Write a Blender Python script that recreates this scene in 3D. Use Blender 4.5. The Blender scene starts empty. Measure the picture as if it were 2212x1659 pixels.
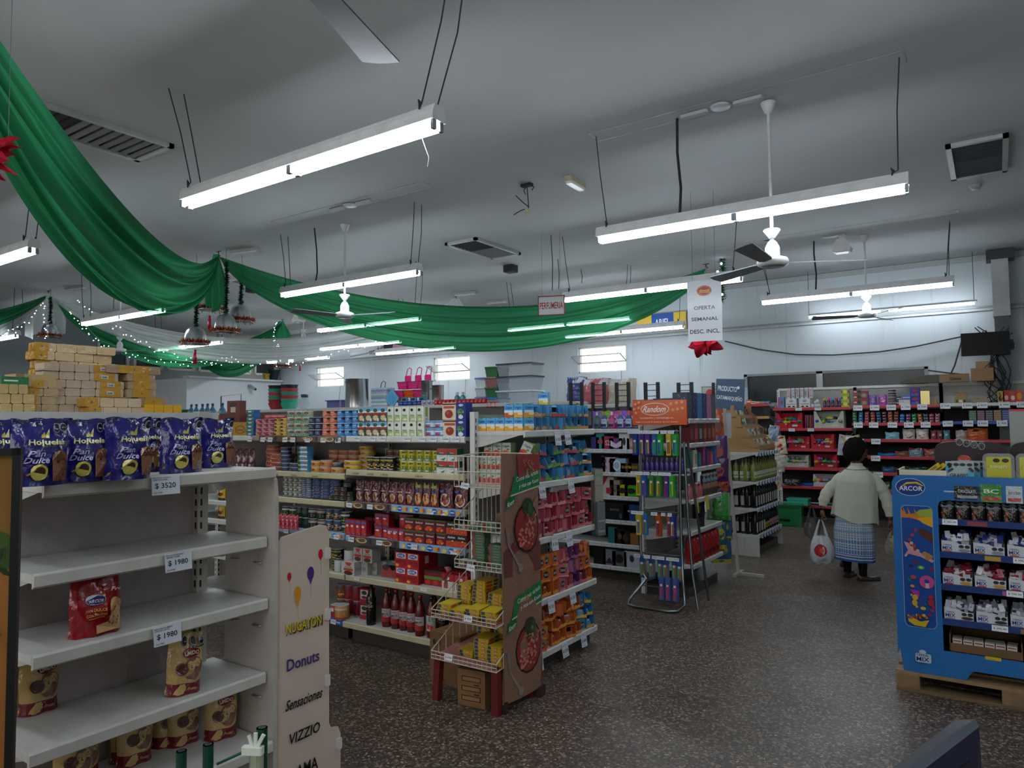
import bpy, math, random
import numpy as np
from mathutils import Vector, Matrix
rnd = random.Random(7)
C = bpy.context.scene.collection
PI = math.pi
# ---------------------------------------------------------------- camera, world, exposure
CF, CP, CR, CY, CH = 1538.55, 0.0536113, 0.00995634, -0.597088, 1.7
_c, _s = math.cos(CP), math.sin(CP)
_R = np.array([[math.cos(CY), -math.sin(CY), 0], [math.sin(CY), math.cos(CY), 0], [0, 0, 1]])
_P = np.array([[1, 0, 0], [0, _c, _s], [0, -_s, _c]])
_Q = np.array([[math.cos(CR), 0, -math.sin(CR)], [0, 1, 0], [math.sin(CR), 0, math.cos(CR)]])
CM = _Q @ _P @ _R
def at(px, py, ax, v):
    "point of the place that the photo shows at a pixel, on the plane ax = v"
    r = CM.T @ np.array([(px - 1106) / CF, 1, -(py - 829.5) / CF])
    o = np.array([0, 0, CH]); i = 'xyz'.index(ax)
    return Vector(o + (v - o[i]) / r[i] * r)
cam = bpy.data.cameras.new('camera'); cam.sensor_width = 36; cam.lens = 36 * CF / 2212; cam.clip_start = 0.02
camo = bpy.data.objects.new('camera', cam); C.objects.link(camo)
_m = Matrix((tuple(CM[0]), tuple(CM[2]), tuple(-CM[1]))).transposed().to_4x4(); _m.translation = (0, 0, CH)
camo.matrix_world = _m
sc = bpy.context.scene; sc.camera = camo
sc.view_settings.view_transform = 'Standard'; sc.view_settings.look = 'None'; sc.view_settings.gamma = 1
sc.view_settings.use_curve_mapping = False; sc.view_settings.exposure = 1.35
sc.cycles.max_bounces = 7; sc.cycles.diffuse_bounces = 4; sc.cycles.glossy_bounces = 3; sc.cycles.transparent_max_bounces = 12
sc.cycles.sample_clamp_indirect = 4; sc.cycles.use_light_tree = True
TUBE = 15.0
w = bpy.data.worlds.new('daylight'); sc.world = w; w.use_nodes = True
w.node_tree.nodes['Background'].inputs[0].default_value = (1, .96, .9, 1); w.node_tree.nodes['Background'].inputs[1].default_value = 1.1

# ---------------------------------------------------------------- materials
def lin(c):
    if isinstance(c, str):
        c = c.lstrip('#'); c = tuple(int(c[i:i + 2], 16) / 255 for i in (0, 2, 4))
    return tuple(x / 12.92 if x <= .04045 else ((x + .055) / 1.055) ** 2.4 for x in c)
MATS = {}
def pmat(name, rough=.5, metal=0, spec=.5, alpha=1, trans=0, attr=True, col=None, bump=0, bscale=30, coat=0, dirt=0, dscale=4, sheen=0, var=0):
    m = bpy.data.materials.new(name); m.use_nodes = True; nt = m.node_tree; N = nt.nodes; L = nt.links
    b = N['Principled BSDF']; b.inputs['Roughness'].default_value = rough; b.inputs['Metallic'].default_value = metal
    b.inputs['Specular IOR Level'].default_value = spec; b.inputs['Alpha'].default_value = alpha; b.inputs['Transmission Weight'].default_value = trans
    b.inputs['Coat Weight'].default_value = coat; b.inputs['Sheen Weight'].default_value = sheen
    if attr:
        a = N.new('ShaderNodeVertexColor'); a.layer_name = 'Col'; src = a.outputs[0]
    else:
        a = N.new('ShaderNodeRGB'); a.outputs[0].default_value = (*lin(col), 1); src = a.outputs[0]
    if dirt or var:
        tc = N.new('ShaderNodeTexCoord'); n = N.new('ShaderNodeTexNoise'); n.inputs['Scale'].default_value = dscale; n.inputs['Detail'].default_value = 6; n.inputs['Roughness'].default_value = .7
        L.new(tc.outputs['Object'], n.inputs['Vector'])
        r = N.new('ShaderNodeMapRange'); r.inputs[1].default_value = .42; r.inputs[2].default_value = .72; r.inputs[3].default_value = 1; r.inputs[4].default_value = 1 - (dirt or var)
        L.new(n.outputs[0], r.inputs[0]); mx = N.new('ShaderNodeVectorMath'); mx.operation = 'SCALE'
        L.new(src, mx.inputs[0]); L.new(r.outputs[0], mx.inputs['Scale']); src = mx.outputs[0]
    L.new(src, b.inputs['Base Color'])
    if bump:
        tc2 = N.new('ShaderNodeTexCoord'); n2 = N.new('ShaderNodeTexNoise'); n2.inputs['Scale'].default_value = bscale; n2.inputs['Detail'].default_value = 3
        L.new(tc2.outputs['Object'], n2.inputs['Vector']); bp = N.new('ShaderNodeBump'); bp.inputs['Strength'].default_value = bump; bp.inputs['Distance'].default_value = .01
        L.new(n2.outputs[0], bp.inputs['Height']); L.new(bp.outputs[0], b.inputs['Normal'])
    MATS[name] = m; return m
pmat('print', .45, spec=.4)
pmat('gloss', .22, spec=.5)
pmat('film', .2, bump=.55, bscale=38, spec=.6)
pmat('crinkle', .2, bump=.7, bscale=24, spec=.6)
pmat('metal', .28, metal=1)
pmat('brushed', .38, metal=1, bump=.1, bscale=60)
pmat('paint', .38, spec=.45, dirt=.16, dscale=9)
pmat('board', .75, spec=.2, dirt=.12, dscale=6)
pmat('fabric', .92, spec=.1, bump=.35, bscale=160)
pmat('wood', .6, spec=.3, dirt=.35, dscale=14)
pmat('glass', .08, spec=.8, alpha=.55)
pmat('clear', .12, spec=.6, alpha=.42)
pmat('rubber', .6, spec=.3)
def emat(name, col, st):
    m = bpy.data.materials.new(name); m.use_nodes = True; N = m.node_tree.nodes; N.clear()
    e = N.new('ShaderNodeEmission'); e.inputs[0].default_value = (*col, 1); e.inputs[1].default_value = st
    o = N.new('ShaderNodeOutputMaterial'); m.node_tree.links.new(e.outputs[0], o.inputs[0]); MATS[name] = m; return m
emat('tube', (.86, .93, 1.0), TUBE)
emat('bulb', (.8, .85, 1), 5)
# skin of hung cloth: lets light through
def clothmat(name, col, tr, sheer=0):
    m = bpy.data.materials.new(name); m.use_nodes = True; N = m.node_tree.nodes; L = m.node_tree.links; N.clear()
    d = N.new('ShaderNodeBsdfDiffuse'); d.inputs[0].default_value = (*lin(col), 1)
    t = N.new('ShaderNodeBsdfTranslucent'); t.inputs[0].default_value = (*lin(col), 1)
    mx = N.new('ShaderNodeMixShader'); mx.inputs[0].default_value = tr; L.new(d.outputs[0], mx.inputs[1]); L.new(t.outputs[0], mx.inputs[2])
    out = mx
    g = N.new('ShaderNodeBsdfGlossy'); g.inputs['Roughness'].default_value = .45; g.inputs[0].default_value = (*lin(col), 1)
    m2 = N.new('ShaderNodeMixShader'); m2.inputs[0].default_value = .12; L.new(out.outputs[0], m2.inputs[1]); L.new(g.outputs[0], m2.inputs[2]); out = m2
    if sheer:
        q = N.new('ShaderNodeBsdfTransparent'); q.inputs[0].default_value = (*(min(1, .25 + .9 * x) for x in lin(col)), 1)
        m3 = N.new('ShaderNodeMixShader'); m3.inputs[0].default_value = sheer; L.new(out.outputs[0], m3.inputs[1]); L.new(q.outputs[0], m3.inputs[2]); out = m3
    o = N.new('ShaderNodeOutputMaterial'); L.new(out.outputs[0], o.inputs[0]); MATS[name] = m
clothmat('satin_green', '#3a9866', .35, .10)
clothmat('tulle_white', '#e6ebea', .4, .38)

def node_room():
    # ceiling: off white plaster board with faint stains
    def base(name, col, rough, spec=.3):
        m = bpy.data.materials.new(name); m.use_nodes = True; b = m.node_tree.nodes['Principled BSDF']; b.inputs['Roughness'].default_value = rough
        b.inputs['Specular IOR Level'].default_value = spec; MATS[name] = m; return m, m.node_tree.nodes, m.node_tree.links, b
    m, N, L, b = base('ceiling_plaster', None, .85)
    tc = N.new('ShaderNodeTexCoord'); n = N.new('ShaderNodeTexNoise'); n.inputs['Scale'].default_value = .5; n.inputs['Detail'].default_value = 7
    L.new(tc.outputs['Object'], n.inputs['Vector']); r = N.new('ShaderNodeValToRGB'); r.color_ramp.elements[0].position = .35; r.color_ramp.elements[1].position = .7
    r.color_ramp.elements[0].color = (*lin('#b4b8b9'), 1); r.color_ramp.elements[1].color = (*lin('#c2c6c8'), 1); L.new(n.outputs[0], r.inputs[0]); L.new(r.outputs[0], b.inputs['Base Color'])
    # walls: painted sheet with vertical dirt runs
    m, N, L, b = base('wall_paint', None, .6)
    tc = N.new('ShaderNodeTexCoord'); mp = N.new('ShaderNodeMapping'); mp.inputs['Scale'].default_value = (7, 7, .22); L.new(tc.outputs['Object'], mp.inputs[0])
    n = N.new('ShaderNodeTexNoise'); n.inputs['Scale'].default_value = 1; n.inputs['Detail'].default_value = 8; n.inputs['Roughness'].default_value = .75; L.new(mp.outputs[0], n.inputs['Vector'])
    r = N.new('ShaderNodeValToRGB'); r.color_ramp.elements[0].position = .58; r.color_ramp.elements[1].position = .8
    r.color_ramp.elements[0].color = (*lin('#b7c0c5'), 1); r.color_ramp.elements[1].color = (*lin('#6f7473'), 1); L.new(n.outputs[0], r.inputs[0]); L.new(r.outputs[0], b.inputs['Base Color'])
    m, N, L, b = base('wall_grey', None, .7)
    b.inputs['Base Color'].default_value = (*lin('#8f9698'), 1)
    m, N, L, b = base('wall_white', None, .7)
    b.inputs['Base Color'].default_value = (*lin('#dfe4e8'), 1)
    # floor: dark terrazzo tiles with pale chips, worn gloss
    m, N, L, b = base('floor_terrazzo', None, .35, .4)
    tc = N.new('ShaderNodeTexCoord')
    v = N.new('ShaderNodeTexVoronoi'); v.inputs['Scale'].default_value = 95; L.new(tc.outputs['Object'], v.inputs['Vector'])
    v2 = N.new('ShaderNodeTexVoronoi'); v2.inputs['Scale'].default_value = 60; L.new(tc.outputs['Object'], v2.inputs['Vector'])
    sp = N.new('ShaderNodeSeparateColor'); L.new(v.outputs['Color'], sp.inputs[0])
    sp2 = N.new('ShaderNodeSeparateColor'); L.new(v2.outputs['Color'], sp2.inputs[0])
    r = N.new('ShaderNodeValToRGB'); r.color_ramp.interpolation = 'CONSTANT'; e = r.color_ramp.elements
    e[0].color = (*lin('#3d342d'), 1); e[1].position = .45; e[1].color = (*lin('#51463c'), 1)
    for p_, c_ in ((.74, '#63564b'), (.9, '#7d6f61'), (.98, '#a09280')):
        k = e.new(p_); k.color = (*lin(c_), 1)
    L.new(sp.outputs[0], r.inputs[0])
    gt = N.new('ShaderNodeMath'); gt.operation = 'GREATER_THAN'; gt.inputs[1].default_value = .93; L.new(sp2.outputs[0], gt.inputs[0])
    mx = N.new('ShaderNodeMix'); mx.data_type = 'RGBA'; L.new(gt.outputs[0], mx.inputs['Factor']); L.new(r.outputs[0], mx.inputs['A']); mx.inputs['B'].default_value = (*lin('#7d7062'), 1)
    bt = N.new('ShaderNodeTexBrick'); bt.offset = 0; bt.inputs['Scale'].default_value = 1; bt.inputs['Brick Width'].default_value = .3; bt.inputs['Row Height'].default_value = .3
    bt.inputs['Mortar Size'].default_value = .0016; bt.inputs['Color1'].default_value = (1, 1, 1, 1); bt.inputs['Color2'].default_value = (.88, .88, .88, 1); bt.inputs['Mortar'].default_value = (.45, .45, .45, 1)
    L.new(tc.outputs['Object'], bt.inputs['Vector'])
    mm = N.new('ShaderNodeMix'); mm.data_type = 'RGBA'; mm.blend_type = 'MULTIPLY'; mm.inputs['Factor'].default_value = 1; L.new(mx.outputs['Result'], mm.inputs['A']); L.new(bt.outputs['Color'], mm.inputs['B'])
    L.new(mm.outputs['Result'], b.inputs['Base Color'])
    n = N.new('ShaderNodeTexNoise'); n.inputs['Scale'].default_value = 2.5; n.inputs['Detail'].default_value = 6; L.new(tc.outputs['Object'], n.inputs['Vector'])
    rr = N.new('ShaderNodeMapRange'); rr.inputs[3].default_value = .25; rr.inputs[4].default_value = .6; L.new(n.outputs[0], rr.inputs[0]); L.new(rr.outputs[0], b.inputs['Roughness'])
node_room()

# ---------------------------------------------------------------- mesh builder
class B:
    def __init__(s): s.v = []; s.f = []; s.c = []; s.m = []; s.mats = []; s.sm = []
    def mi(s, name):
        if name not in s.mats: s.mats.append(name)
        return s.mats.index(name)
    def add(s, vs, fs, col, mat='print', smooth=False):
        o = len(s.v); s.v.extend(tuple(v) for v in vs); c = lin(col) if not (isinstance(col, list)) else None; k = s.mi(mat)
        for i, f in enumerate(fs):
            s.f.append(tuple(o + j for j in f)); s.c.append(c if c is not None else lin(col[i])); s.m.append(k); s.sm.append(smooth)
        return s
    def box(s, x0, x1, y0, y1, z0, z1, col, mat='print'):
        v = [(x, y, z) for z in (z0, z1) for y in (y0, y1) for x in (x0, x1)]
        return s.add(v, [(0, 2, 3, 1), (4, 5, 7, 6), (0, 1, 5, 4), (2, 6, 7, 3), (0, 4, 6, 2), (1, 3, 7, 5)], col, mat)
    def rbox(s, x0, x1, y0, y1, z0, z1, r, col, mat='print', ax='z', n=3):
        "box with its corners rounded about one axis"
        if ax == 'z': a0, a1, b0, b1, c0, c1 = x0, x1, y0, y1, z0, z1; mp = lambda a, b, c: (a, b, c)
        elif ax == 'y': a0, a1, b0, b1, c0, c1 = x0, x1, z0, z1, y0, y1; mp = lambda a, b, c: (a, c, b)
        else: a0, a1, b0, b1, c0, c1 = y0, y1, z0, z1, x0, x1; mp = lambda a, b, c: (c, a, b)
        P = []
        for (ca, cb, t0) in ((a1 - r, b1 - r, 0), (a0 + r, b1 - r, PI / 2), (a0 + r, b0 + r, PI), (a1 - r, b0 + r, 1.5 * PI)):
            for i in range(n + 1):
                t = t0 + PI / 2 * i / n; P.append((ca + r * math.cos(t), cb + r * math.sin(t)))
        k = len(P); v = [mp(a, b, c0) for a, b in P] + [mp(a, b, c1) for a, b in P]
        fs = [(i, (i + 1) % k, k + (i + 1) % k, k + i) for i in range(k)] + [tuple(range(k))[::-1], tuple(range(k, 2 * k))]
        if ax == 'y': fs = [f[::-1] for f in fs]
        return s.add(v, fs, col, mat)
    def prism(s, pts, c0, c1, col, mat='print', ax='y'):
        k = len(pts); mp = {'y': lambda a, b, c: (a, c, b), 'x': lambda a, b, c: (c, a, b), 'z': lambda a, b, c: (a, b, c)}[ax]
        v = [mp(a, b, c0) for a, b in pts] + [mp(a, b, c1) for a, b in pts]
        return s.add(v, [(i, (i + 1) % k, k + (i + 1) % k, k + i) for i in range(k)] + [tuple(range(k))[::-1], tuple(range(k, 2 * k))], col, mat)
    def lathe(s, prof, col, mat='print', n=16, cx=0, cy=0, smooth=True, cap=True, z0=0):
        v = []; 
        for r, z in prof:
            for i in range(n): t = 2 * PI * i / n; v.append((cx + r * math.cos(t), cy + r * math.sin(t), z0 + z))
        fs = []; cs = []
        for j in range(len(prof) - 1):
            for i in range(n):
                fs.append((j * n + i, j * n + (i + 1) % n, (j + 1) * n + (i + 1) % n, (j + 1) * n + i)); cs.append(col[j] if isinstance(col, list) else col)
        s.add(v, fs, cs, mat, smooth)
        if cap:
            c0 = col[0] if isinstance(col, list) else col; c1 = col[-1] if isinstance(col, list) else col
            s.add(v[:n], [tuple(range(n))[::-1]], c0, mat); s.add(v[-n:], [tuple(range(n))], c1, mat)
        return s
    def tube(s, pts, r, col, mat='print', n=8, closed=False, smooth=True):
        P = [Vector(p) for p in pts]; k = len(P); rs = r if isinstance(r, (list, tuple)) else [r] * k
        v = []; up = Vector((0, 0, 1)); prev = None
        for i, p in enumerate(P):
            if closed: d = P[(i + 1) % k] - P[i - 1]
            else: d = P[min(i + 1, k - 1)] - P[max(i - 1, 0)]
            d.normalize()
            if prev is None:
                a = d.cross(up); 
                if a.length < 1e-3: a = d.cross(Vector((1, 0, 0)))
            else: a = prev - d * prev.dot(d)
            a.normalize(); prev = a; b = d.cross(a)
            for j in range(n): t = 2 * PI * j / n; v.append(tuple(p + (a * math.cos(t) + b * math.sin(t)) * rs[i]))
        m = k if closed else k - 1
        fs = [(i * n + j, i * n + (j + 1) % n, ((i + 1) % k) * n + (j + 1) % n, ((i + 1) % k) * n + j) for i in range(m) for j in range(n)]
        s.add(v, fs, col, mat, smooth)
        if not closed: s.add(v[:n], [tuple(range(n))[::-1]], col, mat); s.add(v[-n:], [tuple(range(n))], col, mat)
        return s
    def grid(s, f, nu, nv, col, mat='print', smooth=True, closed_u=False):
        v = [f(i / nu, j / nv) for j in range(nv + 1) for i in range(nu + 1)]
        fs = [(j * (nu + 1) + i, j * (nu + 1) + i + 1, (j + 1) * (nu + 1) + i + 1, (j + 1) * (nu + 1) + i) for j in range(nv) for i in range(nu)]
        return s.add(v, fs, (col if isinstance(col, (str, tuple)) else [col((i + .5) / nu, (j + .5) / nv) for j in range(nv) for i in range(nu)]), mat, smooth)
    def ball(s, cx, cy, cz, rx, ry, rz, col, mat='print', nu=12, nv=8):
        def f(u, v):
            a = 2 * PI * u; b = -PI / 2 + PI * v
            return (cx + rx * math.cos(a) * math.cos(b), cy + ry * math.sin(a) * math.cos(b), cz + rz * math.sin(b))
        return s.grid(f, nu, nv, col, mat)
    def xf(s, M, start=0):
        for i in range(start, len(s.v)): s.v[i] = tuple(M @ Vector(s.v[i]))
        return s
    def mesh(s, name):
        me = bpy.data.meshes.new(name); me.from_pydata(s.v, [], s.f)
        ca = me.color_attributes.new('Col', 'FLOAT_COLOR', 'CORNER')
        ln = np.array([len(f) for f in s.f]); cc = np.array([(*c, 1.0) for c in s.c], dtype=np.float32)
        ca.data.foreach_set('color', np.repeat(cc, ln, axis=0).ravel())
        for m in s.mats: me.materials.append(MATS[m])
        me.polygons.foreach_set('material_index', s.m); me.polygons.foreach_set('use_smooth', s.sm); me.update()
        return me
_TX = {}
def text_tris(t):
    if t in _TX: return _TX[t]
    cu = bpy.data.curves.new('t', 'FONT'); cu.body = t; cu.resolution_u = 2; cu.offset = .018; o = bpy.data.objects.new('t', cu); C.objects.link(o)
    dg = bpy.context.evaluated_depsgraph_get(); me = bpy.data.meshes.new_from_object(o.evaluated_get(dg))
    v = np.array([x.co[:2] for x in me.vertices]) if len(me.vertices) else np.zeros((0, 2)); f = [tuple(p.vertices) for p in me.polygons]
    bpy.data.objects.remove(o); bpy.data.curves.remove(cu); bpy.data.meshes.remove(me)
    if len(v):
        lo, hi = v.min(0), v.max(0); asp = (hi[0] - lo[0]) / max(hi[1] - lo[1], 1e-6); v = (v - lo) / (hi - lo)
        if abs(0) < 1:
            q = [v[i] for i in f[0][:3]]; cr = (q[1][0] - q[0][0]) * (q[2][1] - q[0][1]) - (q[1][1] - q[0][1]) * (q[2][0] - q[0][0])
            if cr < 0: f = [x[::-1] for x in f]
    else: asp = 1
    _TX[t] = (v, f, asp); return _TX[t]
def decals(b, f, items, mat='print', nu=1, step=.0006):
    """print on a surface f(u, v, off) -> point; items: ('r',u0,v0,u1,v1,c) ('e',cu,cv,ru,rv,c) ('t',text,cu,cv,w,h,c[,slant[,rise]]) ('p',[(u,v)..],c) ('g',...) many dots"""
    k = 1
    for it in items:
        off = step * k; k += 1
        if it[0] == 'r':
            _, u0, v0, u1, v1, c = it; n = max(1, int(round(nu * abs(u1 - u0) + .49)))
            P = [f(u0 + (u1 - u0) * i / n, v, off) for v in (v0, v1) for i in range(n + 1)]
            b.add(P, [(i, i + 1, n + 2 + i, n + 1 + i) for i in range(n)], c, mat)
        elif it[0] == 'e':
            _, cu, cv, ru, rv, c = it; n = 14
            b.add([f(cu + ru * math.cos(2 * PI * i / n), cv + rv * math.sin(2 * PI * i / n), off) for i in range(n)], [tuple(range(n))], c, mat)
        elif it[0] == 'p':
            b.add([f(u, v, off) for u, v in it[1]], [tuple(range(len(it[1])))], it[2], mat)
        elif it[0] == 't':
            t, cu, cv, wd, h, c = it[1:7]; sl = it[7] if len(it) > 7 else 0; rise = it[8] if len(it) > 8 else 0
            V, F, asp = text_tris(t)
            if len(V): b.add([f(cu + (x - .5) * wd + sl * (y - .5) * h, cv + (y - .5) * h + rise * (x - .5) * wd, off) for x, y in V], F, c, mat)
        elif it[0] == 'd':   # scattered seeds / crumbs inside an ellipse
            _, cu, cv, ru, rv, c, n, r = it; q = random.Random(int(cu * 1000) + n)
            for _i in range(n):
                a = q.uniform(0, 2 * PI); d = math.sqrt(q.random()); x = cu + ru * d * math.cos(a); y = cv + rv * d * math.sin(a)
                b.add([f(x + r * math.cos(2 * PI * i / 6), y + r * (rv / max(ru, 1e-6)) * math.sin(2 * PI * i / 6), off) for i in range(6)], [tuple(range(6))], c if isinstance(c, str) else c[_i % len(c)], mat)
# ---------------------------------------------------------------- object helpers
USED = {}
def obj(name, me, parent=None, loc=(0, 0, 0), rot=(0, 0, 0)):
    if isinstance(me, B): me = me.mesh(name)
    o = bpy.data.objects.new(name, me); C.objects.link(o); o.location = loc; o.rotation_euler = rot
    if parent: o.parent = parent
    return o
def tag(o, label, cat, group=None):
    w_ = label.split(); 
    if not 4 <= len(w_) <= 16: print('BADLABEL', label)
    key = label.lower()
    if key in USED and USED[key] != (group or None): print('DUPLABEL', label)
    if key in USED and not group: print('DUPLABEL', label)
    USED[key] = group or None
    o['label'] = label; o['category'] = cat
    if group: o['group'] = group
    return o
def empty(name, label, cat, loc=(0, 0, 0), rz=0, group=None):
    o = bpy.data.objects.new(name, None); o.empty_display_size = .05; C.objects.link(o); o.location = loc; o.rotation_euler = (0, 0, rz)
    return tag(o, label, cat, group)
def struct(name, b, **k):
    o = obj(name, b, **k); o['kind'] = 'structure'; return o
ORD = 'first second third fourth fifth sixth seventh eighth ninth tenth eleventh twelfth thirteenth fourteenth fifteenth sixteenth seventeenth eighteenth nineteenth twentieth twenty-first twenty-second twenty-third twenty-fourth twenty-fifth twenty-sixth twenty-seventh twenty-eighth twenty-ninth thirtieth thirty-first thirty-second thirty-third thirty-fourth thirty-fifth thirty-sixth'.split()
def put(me, name, cat, label, group, loc, rz=0, tilt=(0, 0), child=None):
    o = obj(name, me, None, loc, (tilt[0], tilt[1], rz)); tag(o, label, cat, group)
    if child:
        for (cn, cm) in child: obj(cn, cm, o)
    return o
# ---------------------------------------------------------------- the room
ZC = 4.2; YB = 13.04; XL = -18.3; XR = 3.6; YF = -3.2; XW = -16.82
def plane_holes(b, u0, u1, z0, z1, holes, f, mat, col='#ffffff'):
    us = sorted({u0, u1, *[h[0] for h in holes], *[h[1] for h in holes]}); zs = sorted({z0, z1, *[h[2] for h in holes], *[h[3] for h in holes]})
    for i in range(len(us) - 1):
        for j in range(len(zs) - 1):
            cu, cz = (us[i] + us[i + 1]) / 2, (zs[j] + zs[j + 1]) / 2
            if any(h[0] < cu < h[1] and h[2] < cz < h[3] for h in holes): continue
            b.add([f(us[i], zs[j]), f(us[i + 1], zs[j]), f(us[i + 1], zs[j + 1]), f(us[i], zs[j + 1])], [(0, 1, 2, 3)], col, mat)
struct('floor', B().box(XL - .2, XR + .2, YF - .2, 14.4, -.1, 0, '#555555', 'floor_terrazzo'))
struct('ceiling', B().box(XL - .2, XR + .2, YF - .2, 14.4, ZC, ZC + .1, '#d7d7d3', 'ceiling_plaster'))
WIN = [(-15.35, -14.25, 2.70, 3.24), (-11.15, -10.05, 2.70, 3.26), (-7.2, -6.1, 2.70, 3.24)]
DW = (-3.77, -.88, 1.95, 2.52)
b = B()
for y in (YB, YB + .18): plane_holes(b, XW, XR, 0, ZC, WIN + [DW], lambda u, z, y=y: (u, y, z), 'wall_paint')
for h in WIN + [DW]:
    b.add([(h[0], YB, h[2]), (h[1], YB, h[2]), (h[1], YB + .18, h[2]), (h[0], YB + .18, h[2])], [(0, 1, 2, 3)], '#ffffff', 'wall_paint')
    b.add([(h[0], YB, h[3]), (h[1], YB, h[3]), (h[1], YB + .18, h[3]), (h[0], YB + .18, h[3])], [(0, 1, 2, 3)], '#ffffff', 'wall_paint')
    for x in (h[0], h[1]): b.add([(x, YB, h[2]), (x, YB + .18, h[2]), (x, YB + .18, h[3]), (x, YB, h[3])], [(0, 1, 2, 3)], '#ffffff', 'wall_paint')
struct('wall_back', b)
struct('wall_right', B().box(XR, XR + .15, YF, 14.2, 0, ZC, '#aaaaaa', 'wall_paint'))
b = B(); SH = [(-12.5 + i * 2.6, -10.3 + i * 2.6, .5, 2.9) for i in (0, 2, 3, 5)]; plane_holes(b, XL, XR, 0, ZC, SH, lambda u, z: (u, YF, z), 'wall_grey'); struct('wall_front', b)  # storefront openings out of view, added so daylight reaches the shelf fronts
for i, h in enumerate(SH):
    f = B()
    for (a, c, z0, z1) in ((h[0] - .04, h[0] + .04, h[2], h[3]), (h[1] - .04, h[1] + .04, h[2], h[3]), (h[0], h[1], h[2] - .04, h[2] + .04), (h[0], h[1], h[3] - .04, h[3] + .04)): f.box(a, c, YF - .03, YF + .03, z0, z1, '#9aa0a2', 'paint')
    struct('window_%d' % (i + 11), f)  # frame of one added storefront opening
struct('wall_mezzanine_back', B().box(XL, XW, 14.1, 14.25, 0, ZC, '#aaaaaa', 'wall_grey'))
# left wall with a row of dark high windows
b = B(); LW = [(8.75 + i * .9, 8.75 + i * .9 + .72, 3.22, 4.1) for i in range(6)]
plane_holes(b, YF, 14.2, 0, ZC, LW, lambda u, z: (XL, u, z), 'wall_grey')
struct('wall_left', b)
for i, h in enumerate(LW):
    r = struct('window_%d' % (i + 5), B().box(XL - .06, XL - .04, h[0], h[1], h[2], h[3], '#30383e', 'gloss'))
    f = B()
    for (a, c, z0, z1) in ((h[0] - .03, h[0] + .03, h[2], h[3]), (h[1] - .03, h[1] + .03, h[2], h[3]), (h[0], h[1], h[2] - .03, h[2] + .03), (h[0], h[1], h[3] - .03, h[3] + .03)): f.box(XL - .03, XL + .03, a, c, z0, z1, '#c9cfd2', 'paint')
    obj('window_frame', f, r)
b = B().box(XL, XW - .12, 10.19, 10.34, 0, 2.9, '#ffffff', 'wall_white').box(XW - .12, XW, 10.19, YB, 0, 2.9, '#ffffff', 'wall_white').box(XW - .16, XW + .12, 10.17, YB - .01, 2.9, 2.95, '#dfe4e8', 'paint')
struct('wall_partition', b)
# wall rail and cornice
struct('trim_1', B().box(XW, 1.2, YB - .05, YB - .002, 3.33, 3.39, '#aeb4b4', 'paint').box(XW, 1.2, YB - .07, YB - .05, 3.37, 3.4, '#8c9293', 'paint'))
struct('trim_2', B().box(XW, XR, YB - .04, YB - .002, 4.11, 4.19, '#a9aeae', 'paint'))
# corner column with its steel part
b = B().box(.02, .2, YB - .3, YB - .02, 0, 3.35, '#3d4347', 'paint').box(.01, .22, YB - .31, YB - .02, 3.2, 4.08, '#b3b7b4', 'paint').box(-.05, .3, YB - .33, YB - .02, 4.05, 4.19, '#3a3f41', 'paint')
struct('wall_column', b)
for i, h in enumerate(WIN):
    x0, x1, z0, z1 = h
    r = B()
    for (a, c, d, e) in ((x0, x0 + .03, z0, z1), (x1 - .03, x1, z0, z1), (x0, x1, z0, z0 + .03), (x0, x1, z1 - .03, z1), (x0, x1, z0 + .2, z0 + .22)): r.box(a, c, YB + .05, YB + .08, d, e, '#d8d6d0', 'paint')
    root = struct('window_%d' % (i + 1), r)
    # awning leaf tipped into the room, with its arm
    zt = z0 + (z1 - z0) * .38; L_ = .3; lf = B(); y1 = YB - .27; z2 = zt + .13
    fr = '#9aa0a2'
    P = [(x0, YB + .02, zt), (x1, YB + .02, zt), (x1, y1, z2), (x0, y1, z2)]
    for a, c in ((0, 1), (1, 2), (2, 3), (3, 0)): lf.tube([P[a], P[c]], .011, fr, 'paint', 6)
    lf.tube([(x1 - .12, YB + .02, zt + .2), (x1 - .1, y1 + .02, z2)], .006, fr, 'paint', 5)
    o = obj('window_leaf', lf, root); obj('window_pane', B().add(P, [(0, 1, 2, 3)], '#f0efe8', 'clear'), o)
    obj('opening_rod', B().tube([(x1 - .1, YB - .02, z0), (x1 - .06, YB - .1, z0 - .35), (x1 - .05, YB - .08, z0 - .42), (x1 - .01, YB - .08, z0 - .38)], .006, '#6d7275', 'metal', 5), root)
# wide shuttered window on the back wall
x0, x1, z0, z1 = DW
r = B()
for (a, c, d, e) in ((x0, x0 + .06, z0, z1), (x1 - .05, x1, z0, z1), (x0, x1, z1 - .04, z1), (x0, x1, z0, z0 + .05)): r.box(a, c, YB - .02, YB + .06, d, e, '#7c8284', 'paint')
r.box(-2.54, -2.44, YB - .02, YB + .06, z0, z1, '#a3a9aa', 'paint')
root = struct('window_4', r)
obj('window_pane', B().box(x0 + .05, x1 - .05, YB + .03, YB + .035, z0, z1, '#1d2226', 'gloss'), root)
sl = B()
for k in range(14): sl.box(x0 + .05, x1 - .05, YB + .06, YB + .075, z0 + k * .042, z0 + k * .042 + .036, '#4a4f52', 'paint')
obj('window_shutter_slat', sl, root)
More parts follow.
